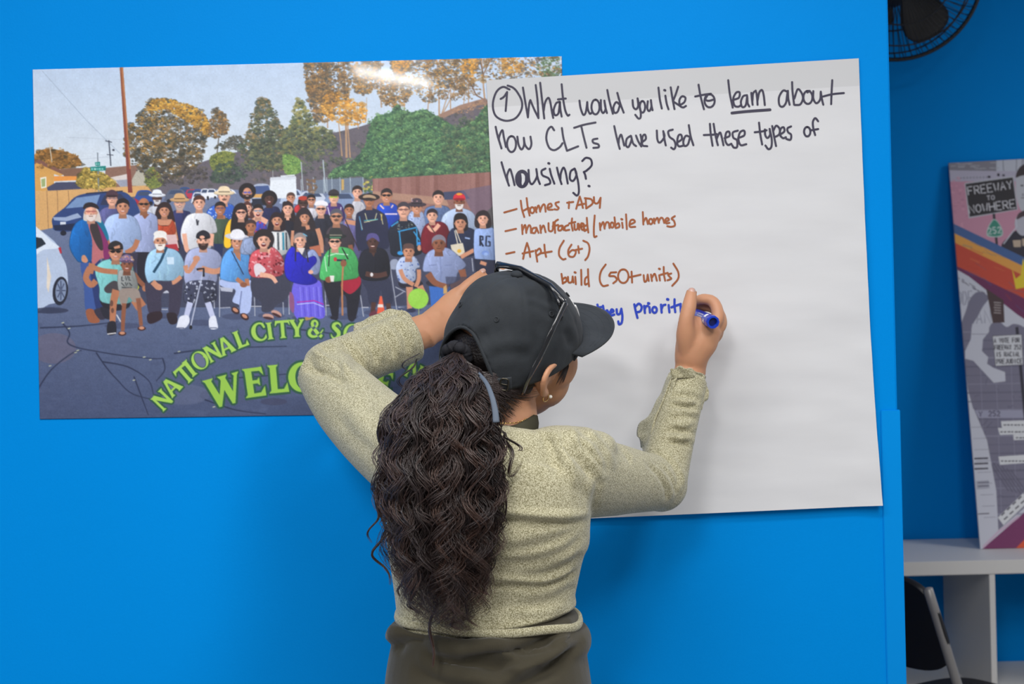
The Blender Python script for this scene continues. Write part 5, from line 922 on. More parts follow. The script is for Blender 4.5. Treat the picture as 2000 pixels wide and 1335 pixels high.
# hem roll
def ringat(rows_i, g, n=90):
    p_, r_ = trunk([rows_i], g); th = np.linspace(0, 2*math.pi, n, endpoint=False); cs, sn = np.cos(th), np.sin(th); e = 2/2.35
    x = np.sign(cs)*np.abs(cs)**e*r_[0][0]; y = np.sign(sn)*np.abs(sn)**e*r_[0][1]
    return p_[0]+np.stack([x, y, np.zeros(n)], 1), th
q, th = ringat((1203, 784, 1125, .099, -.37), .0055); q[:, 2] += (q[:, 0]-q[:, 0].mean())*-.05+.002*np.sin(th*5)
s = Sh(); s.tube(q, .0042, 10, closed=True, flat=1.5, up=(0, 0, 1)); s.obj('hem', M_knit, top)
# cuffs: open flared sleeve ends with a slit flap
def flap(pts_a, pts_b, name='cuff', t=.0022, amp=.004, parent=None):
    A = spl(np.array(pts_a), 8); B = spl(np.array(pts_b), 8); n = len(A); K = 10; V = []; Fq = []
    for i in range(n):
        for j in range(K+1):
            v = j/K; q = A[i]*(1-v)+B[i]*v; q = q+np.array((0, -1, 0))*amp*math.sin(i*.55+v*2.5)*v+np.array((0, 0, 1))*amp*.5*math.sin(i*.9+1)*v; V.append(q)
    for i in range(n-1):
        for j in range(K): a_ = i*(K+1)+j; Fq.append((a_, a_+1, a_+K+2, a_+K+1))
    s = Sh(); s.add(V, Fq); return s.obj(name, M_knit, parent or top, solid=t)
# right sleeve: loose end hanging down the inner side
flap([P(1322, 738, -.146), P(1306, 790, -.158), P(1290, 830, -.168), P(1276, 866, -.178), P(1266, 886, -.184)], [P(1310, 736, -.13), P(1290, 790, -.138), P(1262, 842, -.142), P(1262, 862, -.15), P(1264, 884, -.166)], amp=.007)
flap([P(1312, 738, -.14), P(1296, 780, -.15), P(1280, 820, -.16), P(1270, 862, -.172), P(1262, 884, -.18)], [P(1306, 734, -.115), P(1280, 790, -.125), P(1246, 838, -.13), P(1252, 866, -.14), P(1258, 886, -.16)], amp=.006)
flap([P(1312, 740, -.142), P(1330, 738, -.146), P(1356, 738, -.142), P(1374, 748, -.12)], [P(1309, 722, -.146), P(1328, 716, -.15), P(1354, 722, -.146), P(1378, 734, -.12)], amp=.003)
flap([P(1362, 744, -.135), P(1372, 760, -.13), P(1370, 800, -.14)], [P(1374, 734, -.13), P(1384, 768, -.122), P(1372, 790, -.13)], amp=.003)
# left sleeve: folded-back end over the wrist
flap([P(690, 655, -.12), P(730, 640, -.12), P(770, 626, -.118), P(806, 640, -.112), P(814, 668, -.11)], [P(692, 634, -.10), P(726, 618, -.10), P(766, 604, -.10), P(802, 616, -.098), P(820, 660, -.104)], amp=.0018)
flap([P(770, 626, -.128), P(790, 640, -.13), P(804, 664, -.126), P(812, 688, -.116)], [P(784, 606, -.118), P(806, 628, -.122), P(820, 656, -.118), P(822, 680, -.108)], amp=.003)
# ---- undershirt band at the neck
q = np.array([P(932, 846, -.435), P(960, 852, -.437), P(990, 853, -.434), P(1018, 846, -.425), P(1040, 832, -.398), P(1046, 826, -.36), P(1030, 836, -.32), P(985, 845, -.305), P(940, 842, -.33), P(925, 838, -.39)])
s = Sh(); s.tube(spl(np.concatenate([q, q[:1]]), 6)[:-1], .0045, 8, closed=True, flat=3.2, up=(0, .25, 1)); s.obj('undershirt', M_vest, person)
# ---- trousers
t = Sh(); p_, r_ = trunk(HIP, .003); t.loft(p_[::-1], r_[::-1], 40, up=(0, -1, 0), pw=2.3)
for hx in (-.076, .076):
    cx = float(p_[-1][0])+hx; z0 = float(p_[-1][2])
    t.loft([(cx, -.375, z0+.08), (cx, -.375, z0-.08), (cx, -.378, .45), (cx, -.37, .30), (cx, -.365, .075)], [(.062, .085), (.080, .102), (.073, .08), (.070, .078), (.073, .08)], 20, up=(0, -1, 0))
# the rolled waist: a soft roll that droops over on the right
q, th = ringat((1240, 776, 1141, .105, -.37), .001); q[:, 2] += (q[:, 0]-q[:, 0].mean())*-.05+.003*np.sin(th*2)
t.tube(q, .0095, 12, closed=True, flat=1.7, up=(0, 0, 1))
V, F = remesh(t, .0042, 6, .5)
for q, A, wd in (([(765, 1292), (776, 1270), (800, 1256), (850, 1250)], .011, .008), ([(820, 1282), (880, 1294), (960, 1298), (1010, 1300)], .013, .010), ([(900, 1284), (990, 1270), (1050, 1252), (1090, 1238)], .010, .009),
                 ([(980, 1340), (1040, 1322), (1100, 1294), (1146, 1264)], .013, .009), ([(1000, 1272), (1040, 1268), (1080, 1258)], .006, .006), ([(800, 1310), (880, 1334), (960, 1350)], .009, .010), ([(1062, 1264), (1100, 1256), (1134, 1244)], .006, .006)): fold(q, A, wd, -.475, ridge=.85)
bo = Sh(); bo.add(V, F); bo.obj('trousers', M_trou, person)
for sgn, hx in ((-1, -.076), (1, .076)):
    cx = float(p_[-1][0])+hx; s = Sh(); s.loft([(cx, -.405, .035), (cx+sgn*.006, -.35, .044), (cx+sgn*.012, -.28, .04), (cx+sgn*.02, -.20, .03), (cx+sgn*.022, -.165, .026)], [(.034, .03), (.042, .042), (.047, .038), (.045, .028), (.028, .02)], 18, up=(0, 0, 1), pw=2.6)
    s.box((cx-.045, -.43, .0), (cx+.045+sgn*.01, -.16, .014), bev=.006); s.obj('shoe', M_shoe, person)
# ---- jewellery
e = lambda f, u, o=0: Hd(1.25*f-.013, .0715+o, .74*u-.0155)
s = Sh(); c = e(.002, -.044, .006); s.tube([c+HF*.006*math.cos(a)+HU*.006*math.sin(a) for a in np.linspace(0, 6.283, 24, endpoint=False)], .0009, 8, closed=True, up=HR); ear = s.obj('earring', M_gold, person)
s = Sh(); s.ellipsoid(e(.004, -.040, .012), np.eye(3), (.0026,)*3, 12, 8); s.obj('bead', M_pearl, ear)
q = spl(np.array([P(940, 816, -.43), P(965, 824, -.432), P(990, 826, -.428), P(1012, 824, -.418), P(1030, 816, -.40), P(1040, 806, -.37)]), 8)
s = Sh(); s.tube(q, .0007, 6)
for i in range(0, len(q), 3): s.ellipsoid(q[i], np.eye(3), (.0018, .0018, .0013), 8, 6)
s.obj('necklace', M_gold, person)
# ------------------------------------------------------------------ hair
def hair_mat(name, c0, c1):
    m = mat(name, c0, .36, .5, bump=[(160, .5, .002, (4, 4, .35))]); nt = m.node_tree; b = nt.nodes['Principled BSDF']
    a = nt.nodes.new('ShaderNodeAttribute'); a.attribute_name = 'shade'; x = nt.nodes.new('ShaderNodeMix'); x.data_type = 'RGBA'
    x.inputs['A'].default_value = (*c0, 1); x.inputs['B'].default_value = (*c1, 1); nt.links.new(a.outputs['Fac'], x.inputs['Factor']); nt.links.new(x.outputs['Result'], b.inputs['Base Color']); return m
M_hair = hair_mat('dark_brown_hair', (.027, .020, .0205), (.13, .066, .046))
M_scalp = mat('black_brown_hair', (.016, .012, .012), .45, .4, bump=[(120, .6, .003, (3, .6, 3)), (380, .4, .001, (3, .5, 3))])
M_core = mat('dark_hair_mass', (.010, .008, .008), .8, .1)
# hair under the cap: a fitted layer over the back and sides of the head
s = Sh(); s.ellipsoid(Hd(-.006, 0, .006), HA, (.096*1.06, .073*1.08, .094*1.06), 110, 80, fn=skull)
V = s.verts(); L = (V-H) @ HA.T
f, r, u = L[:, 0], np.abs(L[:, 1]), L[:, 2]
lim = np.where(u > -.004, .040, np.where(u > -.030, -.020, -.030-(-.04-u)*.55))
lim = lim+.004*np.sin(u*420)
keep = (f < lim) & (u < -.0075+.27*f+.032+np.clip(-f-.05, 0, 1)*.8) & (u > -.092)
for i in range(len(V)):
    n = noise.noise(Vector((L[i][0]*60+L[i][2]*90, L[i][1]*40, L[i][2]*30))); V[i] += unit(V[i]-H)*(.003*n)
g = Sh(); idx = -np.ones(len(V), int); idx[keep] = np.arange(keep.sum())
g.add(V[keep], [tuple(idx[list(q)]) for q in s.f if keep[list(q)].all()])
hair = g.obj('hair', M_scalp, person, solid=-.003)
def strands(name, locks, m, parent, n=3):
    """locks: list of (points, radius, shade0, shade1)"""
    V, Fc, S = [], [], []; k = 0; a = np.arange(n)*2*math.pi/n
    for pts, r, s0, s1 in locks:
        N = len(pts); T = np.gradient(pts, axis=0); T /= np.linalg.norm(T, axis=1, keepdims=True)+1e-9
        A = np.cross(T, (0, -1., .13)); A /= np.linalg.norm(A, axis=1, keepdims=True)+1e-9; B = np.cross(T, A)
        rr = r*np.minimum(1, (1-np.linspace(0, 1, N)**3)*1.0+.12)
        V.append((pts[:, None]+(A[:, None]*np.cos(a)[None, :, None]+B[:, None]*np.sin(a)[None, :, None])*rr[:, None, None]).reshape(-1, 3))
        i, j = np.meshgrid(np.arange(N-1), np.arange(n), indexing='ij'); l = (j+1) % n
        Fc.append(np.stack([i*n+j, i*n+l, (i+1)*n+l, (i+1)*n+j], -1).reshape(-1, 4)+k); k += N*n
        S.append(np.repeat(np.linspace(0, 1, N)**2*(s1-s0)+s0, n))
    V, Fc, S = np.concatenate(V), np.concatenate(Fc), np.concatenate(S)
    me = bpy.data.meshes.new(name); me.from_pydata(V.tolist(), [], Fc.tolist()); me.materials.append(m)
    me.attributes.new('shade', 'FLOAT', 'POINT').data.foreach_set('value', S.astype(np.float32)); me.polygons.foreach_set('use_smooth', [True]*len(me.polygons)); me.update()
    o = bpy.data.objects.new(name, me); COL.objects.link(o); o.parent = parent; o.matrix_parent_inverse = pw_inv(parent); return o
rs = np.random.RandomState(11)
# swept hair at the nape and temple
L_ = []
tie = Hd(-.118, .004, -.012)
for i in range(330):
    v = rs.uniform(-.088, -.015); ff = rs.uniform(-.085, min(-.012, -.030-(-.03-v)*.5 if v < -.03 else -.012)); sd = rs.uniform(.3, 1)
    a0 = Hd(ff, .068*sd*(1-.5*max(0, -v-.05)/.05), v); q = []
    e_ = tie+np.array((rs.normal(0, .005), rs.normal(0, .005), rs.normal(0, .006)))
    for t in np.linspace(0, 1, 14):
        p = a0*(1-t)+e_*t; d = p-Hd(-.006, 0, .006); Ld = d @ HA.T; k = math.sqrt((Ld[0]/.1035)**2+(Ld[1]/.081)**2+(Ld[2]/.102)**2)
        if k < 1.0: p = Hd(-.006, 0, .006)+d/k
        p = p+unit(d)*(.0015+.0015*math.sin(t*9+i)); q.append(p)
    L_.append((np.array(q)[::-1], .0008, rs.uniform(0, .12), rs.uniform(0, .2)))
for i in range(520):     # hair on the back of the neck, swept up
    px = rs.uniform(930, 1036); hl = np.interp(px, [930, 960, 985, 1005, 1038], [858, 852, 838, 816, 764]); py = rs.uniform(738, hl); dx = (px-984)*.00073
    y0 = -.370-math.sqrt(max(.054**2-dx*dx, .0001))-.002; q = []
    for t in np.linspace(0, 1, 14): q.append(P(px*(1-t)+(905+rs.normal(0, 1))*t, py*(1-t)+728*t+6*math.sin(t*6+i), y0*(1-t)-.452*t-.012*math.sin(t*3.14)))
    L_.append((np.array(q)[::-1], .0009, rs.uniform(0, .1), rs.uniform(0, .12)))
for i in range(60):      # fine hair before the ear
    f0, u0 = rs.uniform(.022, .050), rs.uniform(-.016, .004); q = []
    for t in np.linspace(0, 1, 8): ff = f0-.014*t; uu = u0-.022*t; q.append(Hd(ff, .0782-max(0, ff-.005)**2*7-max(0, -uu-.015)*.08, uu))
    L_.append((np.array(q), .0005, 0, .1))
strands('nape_strands', L_, M_hair, hair)
# ponytail: loose curls gathered by the tie, spreading over the back
pc = [(893, 688, -.440, 16), (882, 712, -.462, 40), (872, 745, -.490, 62), (864, 800, -.520, 94), (862, 870, -.535, 106), (862, 950, -.540, 108), (866, 1030, -.535, 100), (868, 1110, -.528, 92), (876, 1190, -.515, 76), (884, 1240, -.505, 50)]
pcn = spl(np.array(pc, float), 8)
def pony(tt, s_, dp):
    """tt 0..1 along, s_ -1..1 across, dp 0..1 depth off the back"""
    x = tt*(len(pcn)-1); i = np.clip(x.astype(int), 0, len(pcn)-2); fr = (x-i)[:, None]; c = pcn[i]*(1-fr)+pcn[i+1]*fr
    out = np.stack(P3(c[:, 0]+s_*c[:, 3], c[:, 1], c[:, 2]), -1); wd = c[:, 3]*.00067
    out[:, 1] += (.5-dp)*np.minimum(wd*1.1, .055)*2*np.sqrt(np.clip(1-.8*s_*s_, .05, 1)); return out
L_ = []
for k in range(175):
    s0 = rs.uniform(-1, 1); s0 = math.copysign(abs(s0)**.8, s0); dp = rs.uniform(.25, 1) if k % 3 else rs.uniform(0, .5); ln = rs.uniform(.80, 1.0)*(1-.10*abs(s0)) if rs.rand() < .85 else rs.uniform(.5, .78)
    wl = rs.uniform(4.6, 8.5); ph = rs.uniform(0, 6.28); am = rs.uniform(.0045, .011); sh = rs.choice([0, .05, .2, .5]); br = rs.uniform(.1, 1.0) if rs.rand() < .6 else .08
    hd = 1 if rs.rand() < .5 else -1; drift = rs.normal(0, .12)
    for j in range(17):
        N = 64; lj = ln*rs.uniform(.88, 1.04); tt = np.linspace(0, min(lj, 1), N); g_ = np.clip(tt*6, 0, 1)
        sj = s0+drift*tt+rs.normal(0, .052); q = pony(tt, np.clip(sj*np.minimum(1, .4+g_*.6), -1.15, 1.15), np.full(N, np.clip(dp+rs.normal(0, .06), 0, 1)))
        a = 2*math.pi*wl*tt*(1+.25*tt)+ph+rs.normal(0, .30); A = am*g_*(.5+.9*tt)*rs.uniform(.8, 1.2)
        q[:, 0] += A*np.sin(a); q[:, 1] += A*.8*np.cos(a)*hd; q[:, 2] += .4*A*np.sin(a*.5+1)
        q += np.cumsum(rs.normal(0, .00034, (N, 3)), 0)
        L_.append((q, rs.uniform(.0006, .00105), sh*.5, br))
# stray curls
def wisp(pts, y, r=.0011, n=6, sh=.5, curl=.004, w=5):
    for j in range(n):
        q = np.array([P(a, b, y) for a, b in pts]); q = spl(q, 9); N = len(q); t = np.linspace(0, 1, N); g_ = np.clip(t*4, 0, 1)
        ph = rs.uniform(0, .5); q[:, 0] += curl*g_*np.sin(w*6.28*t+ph)+rs.normal(0, .0012)*g_; q[:, 1] += curl*g_*np.cos(w*6.28*t+ph)-.004*j/n; L_.append((q, r*rs.uniform(.7, 1.1), .05, sh))
wisp([(775, 830), (752, 920), (742, 985), (748, 1040), (732, 1080), (750, 1110), (764, 1140)], -.52, n=8, curl=.0035, w=2.5)
wisp([(772, 850), (745, 950), (738, 1000), (726, 1030), (724, 1060)], -.52, n=4, curl=.004, w=2)
wisp([(790, 1000), (776, 1080), (786, 1130), (778, 1165)], -.515, n=8, curl=.004, w=2); wisp([(810, 1040), (800, 1120), (806, 1180), (812, 1202)], -.51, n=6, curl=.005, w=2.5)
wisp([(960, 840), (985, 846), (996, 870), (992, 900), (1004, 930), (1010, 900)], -.515, n=4, curl=.005, w=2.2); wisp([(965, 850), (1000, 858), (1016, 876), (1022, 880)], -.515, n=3, curl=.003, w=2)
wisp([(958, 900), (985, 930), (992, 960), (984, 1000), (975, 1040), (990, 1062)], -.515, n=3, curl=.004, w=2); wisp([(950, 960), (972, 990), (978, 1010), (966, 1040)], -.515, n=4, curl=.004, w=2)
wisp([(815, 700), (800, 720), (784, 744), (790, 765), (778, 780)], -.47, n=3, r=.0007, curl=.005, w=1.5); wisp([(820, 690), (798, 700), (792, 716), (800, 728)], -.46, n=3, r=.0007, curl=.004, w=1.2)
wisp([(856, 1150), (846, 1200), (842, 1250), (846, 1300)], -.51, n=12, sh=1.0, curl=.003, w=1.5); wisp([(900, 1160), (915, 1200), (935, 1225)], -.51, n=3, sh=1.0, curl=.003, w=1); wisp([(880, 1180), (886, 1215), (900, 1232)], -.51, n=4, sh=1, curl=.004, w=1)
wisp([(930, 1090), (950, 1130), (948, 1160), (930, 1150)], -.515, n=8, sh=1.0, curl=.005, w=1.5)
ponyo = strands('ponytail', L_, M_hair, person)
# inner mass of the ponytail
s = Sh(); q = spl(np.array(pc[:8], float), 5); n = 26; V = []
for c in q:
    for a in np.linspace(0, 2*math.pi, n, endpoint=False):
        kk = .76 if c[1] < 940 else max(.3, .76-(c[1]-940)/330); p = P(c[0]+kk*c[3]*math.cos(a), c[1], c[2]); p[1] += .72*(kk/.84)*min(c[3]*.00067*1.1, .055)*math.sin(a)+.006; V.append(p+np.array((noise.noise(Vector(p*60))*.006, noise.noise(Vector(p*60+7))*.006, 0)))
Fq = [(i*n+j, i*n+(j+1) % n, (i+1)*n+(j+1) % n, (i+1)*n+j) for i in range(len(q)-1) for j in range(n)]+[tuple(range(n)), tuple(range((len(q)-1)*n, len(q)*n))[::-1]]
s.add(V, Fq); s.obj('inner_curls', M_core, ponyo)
# hair tie
M_tie = mat('black_scrunchie', (.018, .018, .022), .8, .2, bump=[(90, .6, .003)])
c = P(892, 692, -.442); ax = unit(P(880, 725, -.47)-c); s = Sh(); e1 = unit(np.cross(ax, (0, 1, .2))); e2 = np.cross(ax, e1)
s.tube([c+(e1*math.cos(a)+e2*math.sin(a))*(.014+.0008*math.sin(a*9))+ax*.0014*math.sin(a*5) for a in np.linspace(0, 6.283, 60, endpoint=False)], [.0078+.0006*math.sin(a*13) for a in np.linspace(0, 6.283, 60, endpoint=False)], 10, closed=True, up=ax)
s.obj('hair_tie', M_tie, person)

# ------------------------------------------------------------------ the cap
M_cap = mat('washed_black_cotton', (.024, .028, .033), .82, .25, sheen=.06, bump=[(700, .3, .0008), (34, .35, .004), (120, .15, .0015)], var=(22, (.034, .039, .045), .45, .75))
M_capd = mat('cap_lining', (.015, .016, .02), .9); M_brass = mat('aged_brass', (.10, .09, .07), .4, metal=1); M_wthread = mat('white_thread', (.75, .75, .74), .7)
CA, CB, CT = .110, .0875, .112
def rimu(ph): return -.0075+.027*math.cos(ph)
def crown(ph, t, o=0.0):
    sn = math.sin(t*math.pi/2); rho = math.cos(t*math.pi/2)**.72; bulge = 1+.035*math.sin(min(t*2.2, 1)*math.pi)
    ra = (CA+o)*rho*bulge; rb = (CB+o)*rho*bulge
    fwd = -.012*sn
    return Hd(-.006+ra*math.cos(ph)+fwd, rb*math.sin(ph), rimu(ph)*(1-sn)+(CT+o)*sn**1.08)
NP, NT = 144, 44; s = Sh(); V = []; F = []
for j in range(NT+1):
    for i in range(NP):
        ph = 2*math.pi*i/NP; t = j/NT*.985; d = abs((ph % (math.pi/3))-math.pi/6); seam = math.exp(-((math.pi/6-d)*max(.12, math.cos(t*math.pi/2))/.018)**2)
        p = crown(ph, t); nrm = unit(p-Hd(0, 0, .02)); n = noise.noise(Vector(p*22))*.0035+noise.noise(Vector(p*60))*.0010
        V.append(p+nrm*(n*min(1, t*5)-.0011*seam))
def hole(i, j):
    ph = 2*math.pi*(i+.5)/NP; t = (j+.5)/NT*.985; d = abs(ph-math.pi)/math.radians(40); return d < 1 and t < .40*(1-d**2.2)
for j in range(NT):
    for i in range(NP):
        if not hole(i, j): k = (i+1) % NP; F.append((j*NP+i, j*NP+k, (j+1)*NP+k, (j+1)*NP+i))
V.append(crown(0, 1.0)); top_i = len(V)-1
for i in range(NP): F.append((NT*NP+i, NT*NP+(i+1) % NP, top_i))
V = np.array(V); N = np.array([unit(p-Hd(0, 0, .02)) for p in V])
for pts, A, wd in (([(1022, 568), (1050, 578), (1085, 592), (1108, 606)], .005, .006), ([(1030, 590), (1062, 604), (1090, 618)], .003, .006), ([(1100, 640), (1112, 660), (1116, 680)], .004, .006), ([(900, 690), (935, 660), (960, 655)], .003, .009), ([(945, 700), (1000, 690), (1040, 700)], .0025, .009), ([(1040, 640), (1046, 690), (1040, 726)], .0022, .006)):
    V = crease(V, N, pts, -.42, A, wd)
s.add(V, F); cap = s.obj('cap', M_cap, person, solid=-.0022)
# stitched edge along the rim and the opening
rim = [crown(2*math.pi*i/NP, 0, .0006) for i in range(NP) if abs(2*math.pi*i/NP-math.pi) > math.radians(38)]
i0 = next(k for k in range(NP) if 2*math.pi*k/NP-math.pi > math.radians(38))
rim = [crown(2*math.pi*((i0+k) % NP)/NP, .012, .0004) for k in range(NP-2*30) ]
s = Sh(); s.tube(rim, .0022, 8, flat=2.2, up=HU)
arch = [crown(math.pi+math.radians(40)*x, .40*(1-abs(x)**2.2)*.985, .0008) for x in np.linspace(-1, 1, 40)]; s.tube(arch, .0024, 8); s.obj('edge_binding', M_cap, cap)
# brim
s = Sh(); V = []; F = []; nb, nr_ = 48, 16
for j in range(nr_+1):
    for i in range(nb+1):
        ph = math.radians(-74+148*i/nb); q = j/nr_; c = math.cos(ph); L0 = .079*max((c-.27)/.73, 0)**.36
        ff = -.006+(CA+.001)*c+L0*q; rr = (CB+.001)*math.sin(ph)*(1+.11*q); uu = rimu(ph)+.005+.011*math.sin(ph)**4-.55*rr*rr*q-.4*(L0*q)**2+.12*L0*q
        V.append(Hd(ff, rr, uu))
for j in range(nr_):
    for i in range(nb): a = j*(nb+1)+i; F.append((a, a+1, a+nb+2, a+nb+1))
s.add(V, F); s.obj('brim', M_cap, cap, solid=.0035)
s = Sh()
for q in (.28, .5, .72, .9):       # stitch rows of the brim
    pts = []
    for i in range(3, nb-2): a = int(q*nr_)*(nb+1)+i; pts.append(V[a]+HU*.0016)
    s.tube(np.array(pts), .00045, 5)
s.obj('brim_stitching', M_cap, cap)
s = Sh(); s.ellipsoid(crown(0, 1.0)+HU*.001, HA, (.0085, .0085, .0055), 20, 12); s.obj('button', M_cap, cap)
for kx in range(6):
    ph = math.pi/6+kx*math.pi/3; c = crown(ph, .50, .001); n_ = unit(c-Hd(0, 0, .02)); e1 = unit(np.cross(n_, HU)); e2 = np.cross(n_, e1)
    s = Sh(); s.tube([c+(e1*math.cos(a)+e2*math.sin(a))*.0032 for a in np.linspace(0, 6.283, 18, endpoint=False)], .0011, 7, closed=True, up=n_); s.ellipsoid(c-n_*.0003, np.stack([e1, e2, n_]), (.0024, .0024, .0006), 10, 6, m=1); s.obj('eyelet', [M_cap, M_capd], cap)
# closing strap with its buckle and the loose tail
st = [crown(math.pi+math.radians(x), .055, .0016) for x in np.linspace(-50, 46, 34)]; s = Sh(); s.tube(st, .0011, 8, flat=8.5, up=HU); strap = s.obj('strap', M_cap, cap)
c = crown(math.pi-math.radians(44), .055, .0042); n_ = unit(c-Hd(0, 0, 0)); n_ = unit(n_-HU*np.dot(n_, HU)); e1 = unit(np.cross(HU, n_)); fr = [c+e1*(.0055*math.copysign(abs(math.cos(a))**.5, math.cos(a)))+HU*(.0085*math.copysign(abs(math.sin(a))**.5, math.sin(a))) for a in np.linspace(0, 6.283, 28, endpoint=False)]
s = Sh(); s.tube(fr, .0011, 8, closed=True, up=n_); s.tube([c-e1*.0055, c+e1*.0055], .0008, 6); s.obj('buckle', M_brass, strap)
M_tail = mat('grey_blue_webbing', (.10, .125, .165), .7, .3)
q = spl(np.array([P(934, 728, -.488), P(950, 748, -.520), P(961, 775, -.545), P(967, 802, -.556), P(969, 824, -.562)]), 6); s = Sh(); s.tube(q, np.linspace(.0024, .0046, len(q)), 8, flat=.35, up=(0, -1, .1)); s.obj('strap_tail', M_tail, strap)
# white embroidery on the front panels
s = Sh()
for a0, t0, a1, t1 in ((24, .16, 26, .34), (26, .34, 21, .25), (21, .25, 17, .36), (17, .36, 15, .17), (10, .18, 10, .36), (6, .2, 0, .34), (0, .34, -4, .19), (-10, .18, -10, .35), (-10, .35, -17, .27), (-21, .19, -21, .34), (-25, .2, -29, .33)):
    s.tube([crown(math.radians(a0+(a1-a0)*x), t0+(t1-t0)*x, .0012) for x in np.linspace(0, 1, 7)], .0016, 7)
s.obj('embroidery', M_wthread, cap)

# ------------------------------------------------------------------ glasses pushed up on the cap
M_frame = mat('black_acetate', (.012, .013, .016), .22, .5, coat=.4)
M_lens = bpy.data.materials.new('clear_lens'); M_lens.use_nodes = True; bs = M_lens.node_tree.nodes['Principled BSDF']; bs.inputs['Base Color'].default_value = (.95, .97, .98, 1); bs.inputs['Transmission Weight'].default_value = 1; bs.inputs['Roughness'].default_value = .02; bs.inputs['IOR'].default_value = 1.1
M_metal = mat('silver_metal', (.7, .7, .72), .25, metal=1)
GN, GF = P(1116, 577, -.438), P(984, 502, -.358); G0 = (GN+GF)/2; GR = unit(GN-GF)
gl = empty('glasses', tuple(G0)); tag(gl, 'black framed glasses pushed up across the top of the black cap', 'glasses')
LD = HF*.50-HU*.85; LD = unit(LD-GR*np.dot(LD, GR))                # from the brow bar down the lenses
LN = np.cross(GR, LD)                   # off the lens
def gp(r, d, n=0): return G0+GR*r+LD*d+LN*n
s = Sh()
for sgn in (-1, 1):
    c = .034*sgn; pr = [(c+sgn*x, y) for x, y in ((-.026, .002), (.0, .0), (.027, .001), (.0295, .012), (.028, .028), (.018, .038), (-.008, .039), (-.021, .034), (-.0265, .018))]
    s.tube(spl(np.array([gp(a, d, .004*(abs(a)/.07)**2*-6) for a, d in pr+pr[:1]]), 5)[:-1], .0021, 8, closed=True, flat=1.25, up=LN)
s.tube(spl(np.array([gp(-.0085, .010), gp(0, .006, .002), gp(.0085, .010)]), 6), .0024, 8)
s.tube([gp(-.0675, .002, -.014), gp(-.03, .0, -.003), gp(.03, .0, -.003), gp(0.0675, .002, -.014)], 0.0042, 8, flat=1.25); frame = s.obj('frame', M_frame, gl)
for sgn in (-1, 1):
    s = Sh(); c = .034*sgn; pr = np.array([(c+sgn*x, y) for x, y in ((-.026, .002), (.0, .0), (.027, .001), (.0295, .012), (.028, .028), (.018, .038), (-.008, .039), (-.021, .034), (-.0265, .018))]); q = spl(np.concatenate([pr, pr[:1]]), 5)[:-1]; n = len(q)
    Vt = [gp(a, d, .004*(abs(a)/.07)**2*-6+.0006) for a, d in q]+[gp(a, d, .004*(abs(a)/.07)**2*-6-.0006) for a, d in q]
    s.add(Vt, [tuple(range(n)), tuple(range(n, 2*n))[::-1]]+[(i, (i+1) % n, n+(i+1) % n, n+i) for i in range(n)]); s.obj('lens', M_lens, gl, smooth=False)
    hinge = gp(.0685*sgn, .003, -.012)
    mid, end, tip = (P(1078, 647, -.456), P(1034, 736, -.450), P(1021, 768, -.426)) if sgn > 0 else (P(967, 552, -.325), P(938, 640, -.262), P(925, 675, -.255))
    s = Sh(); q = spl(np.array([hinge, hinge*.5+mid*.5, mid, mid*.45+end*.55+HR*sgn*.001, end, tip]), 6); s.tube(q, np.interp(np.linspace(0, 1, len(q)), [0, .5, 1], [.0058, .0056, .0040]), 8, flat=.45, up=GR); tm = s.obj('temple', M_frame, gl)
    s = Sh(); s.box((-.0016, -.003, -.0016), (.0016, .003, .0016), bev=.0004, M=Matrix.Translation(Vector(hinge+GR*sgn*-.003))); s.obj('hinge', M_metal, tm)

# ------------------------------------------------------------------ the marker
M_mblue = mat('blue_plastic', (.006, .045, .50), .28, .5, coat=.3); M_mdark = mat('dark_blue_plastic', (.004, .012, .12), .4); M_mwhite = mat('white_label_print', (.8, .82, .86), .5); M_felt = mat('blue_felt', (.01, .03, .3), .9)
A0, A1 = P(1340, 606, -.0075), P(1393, 629, -.150); ax = unit(A1-A0); Lm = np.linalg.norm(A1-A0); e1 = unit(np.cross(ax, (0, 0, 1))); e2 = np.cross(ax, e1)
mk = empty('marker', tuple(A0)); tag(mk, 'blue marker pen gripped in the writing hand in front of the paper', 'marker')
def lathe(prof, n=28, m=0, poly=None):
    s = Sh(); V = []; F = []; K = len(prof)
    for t, r in prof:
        for j in range(n): a = 2*math.pi*j/n; V.append(A0+ax*t+(e1*math.cos(a)+e2*math.sin(a))*r)
    for i in range(K-1):
        for j in range(n): k = (j+1) % n; F.append((i*n+j, i*n+k, (i+1)*n+k, (i+1)*n+j))
    F.append(tuple(range(n))[::-1]); F.append(tuple(range((K-1)*n, K*n))); return s.add(V, F)
R_ = .0104
lathe([(0, .0022), (.004, .0026), (.010, .0026)]).obj('tip', M_felt, mk, auto=40)
lathe([(.010, .004), (.020, .0066), (.026, .0072), (.027, R_*.96), (.034, R_), (Lm-.014, R_)]).obj('barrel', M_mblue, mk, auto=40)
ec = lathe([(Lm-.014, R_*1.04), (Lm-.0035, R_*1.07), (Lm, R_*1.0), (Lm+.0002, R_*.72), (Lm-.006, R_*.66)], 10).obj('end_cap', M_mblue, mk, smooth=False)
s = lathe([(Lm-.0062, R_*.64), (Lm-.0058, R_*.64)]); s.obj('recess', M_mdark, ec, smooth=False)
s = Sh()
def onb(t, a, r=R_+.0002): return A0+ax*t+(e1*math.cos(a)+e2*math.sin(a))*r
to_cam = unit(CAM-A1); a_c = math.atan2(np.dot(to_cam, e2), np.dot(to_cam, e1))
def patch(t0, t1, a0, a1):
    n = 8; V = [onb(t, a_c+a) for t in (t0, t1) for a in np.linspace(a0, a1, n)]; s.add(V, [(i, i+1, n+i+1, n+i) for i in range(n-1)])
up_a = math.atan2(e2[2], e1[2])-a_c
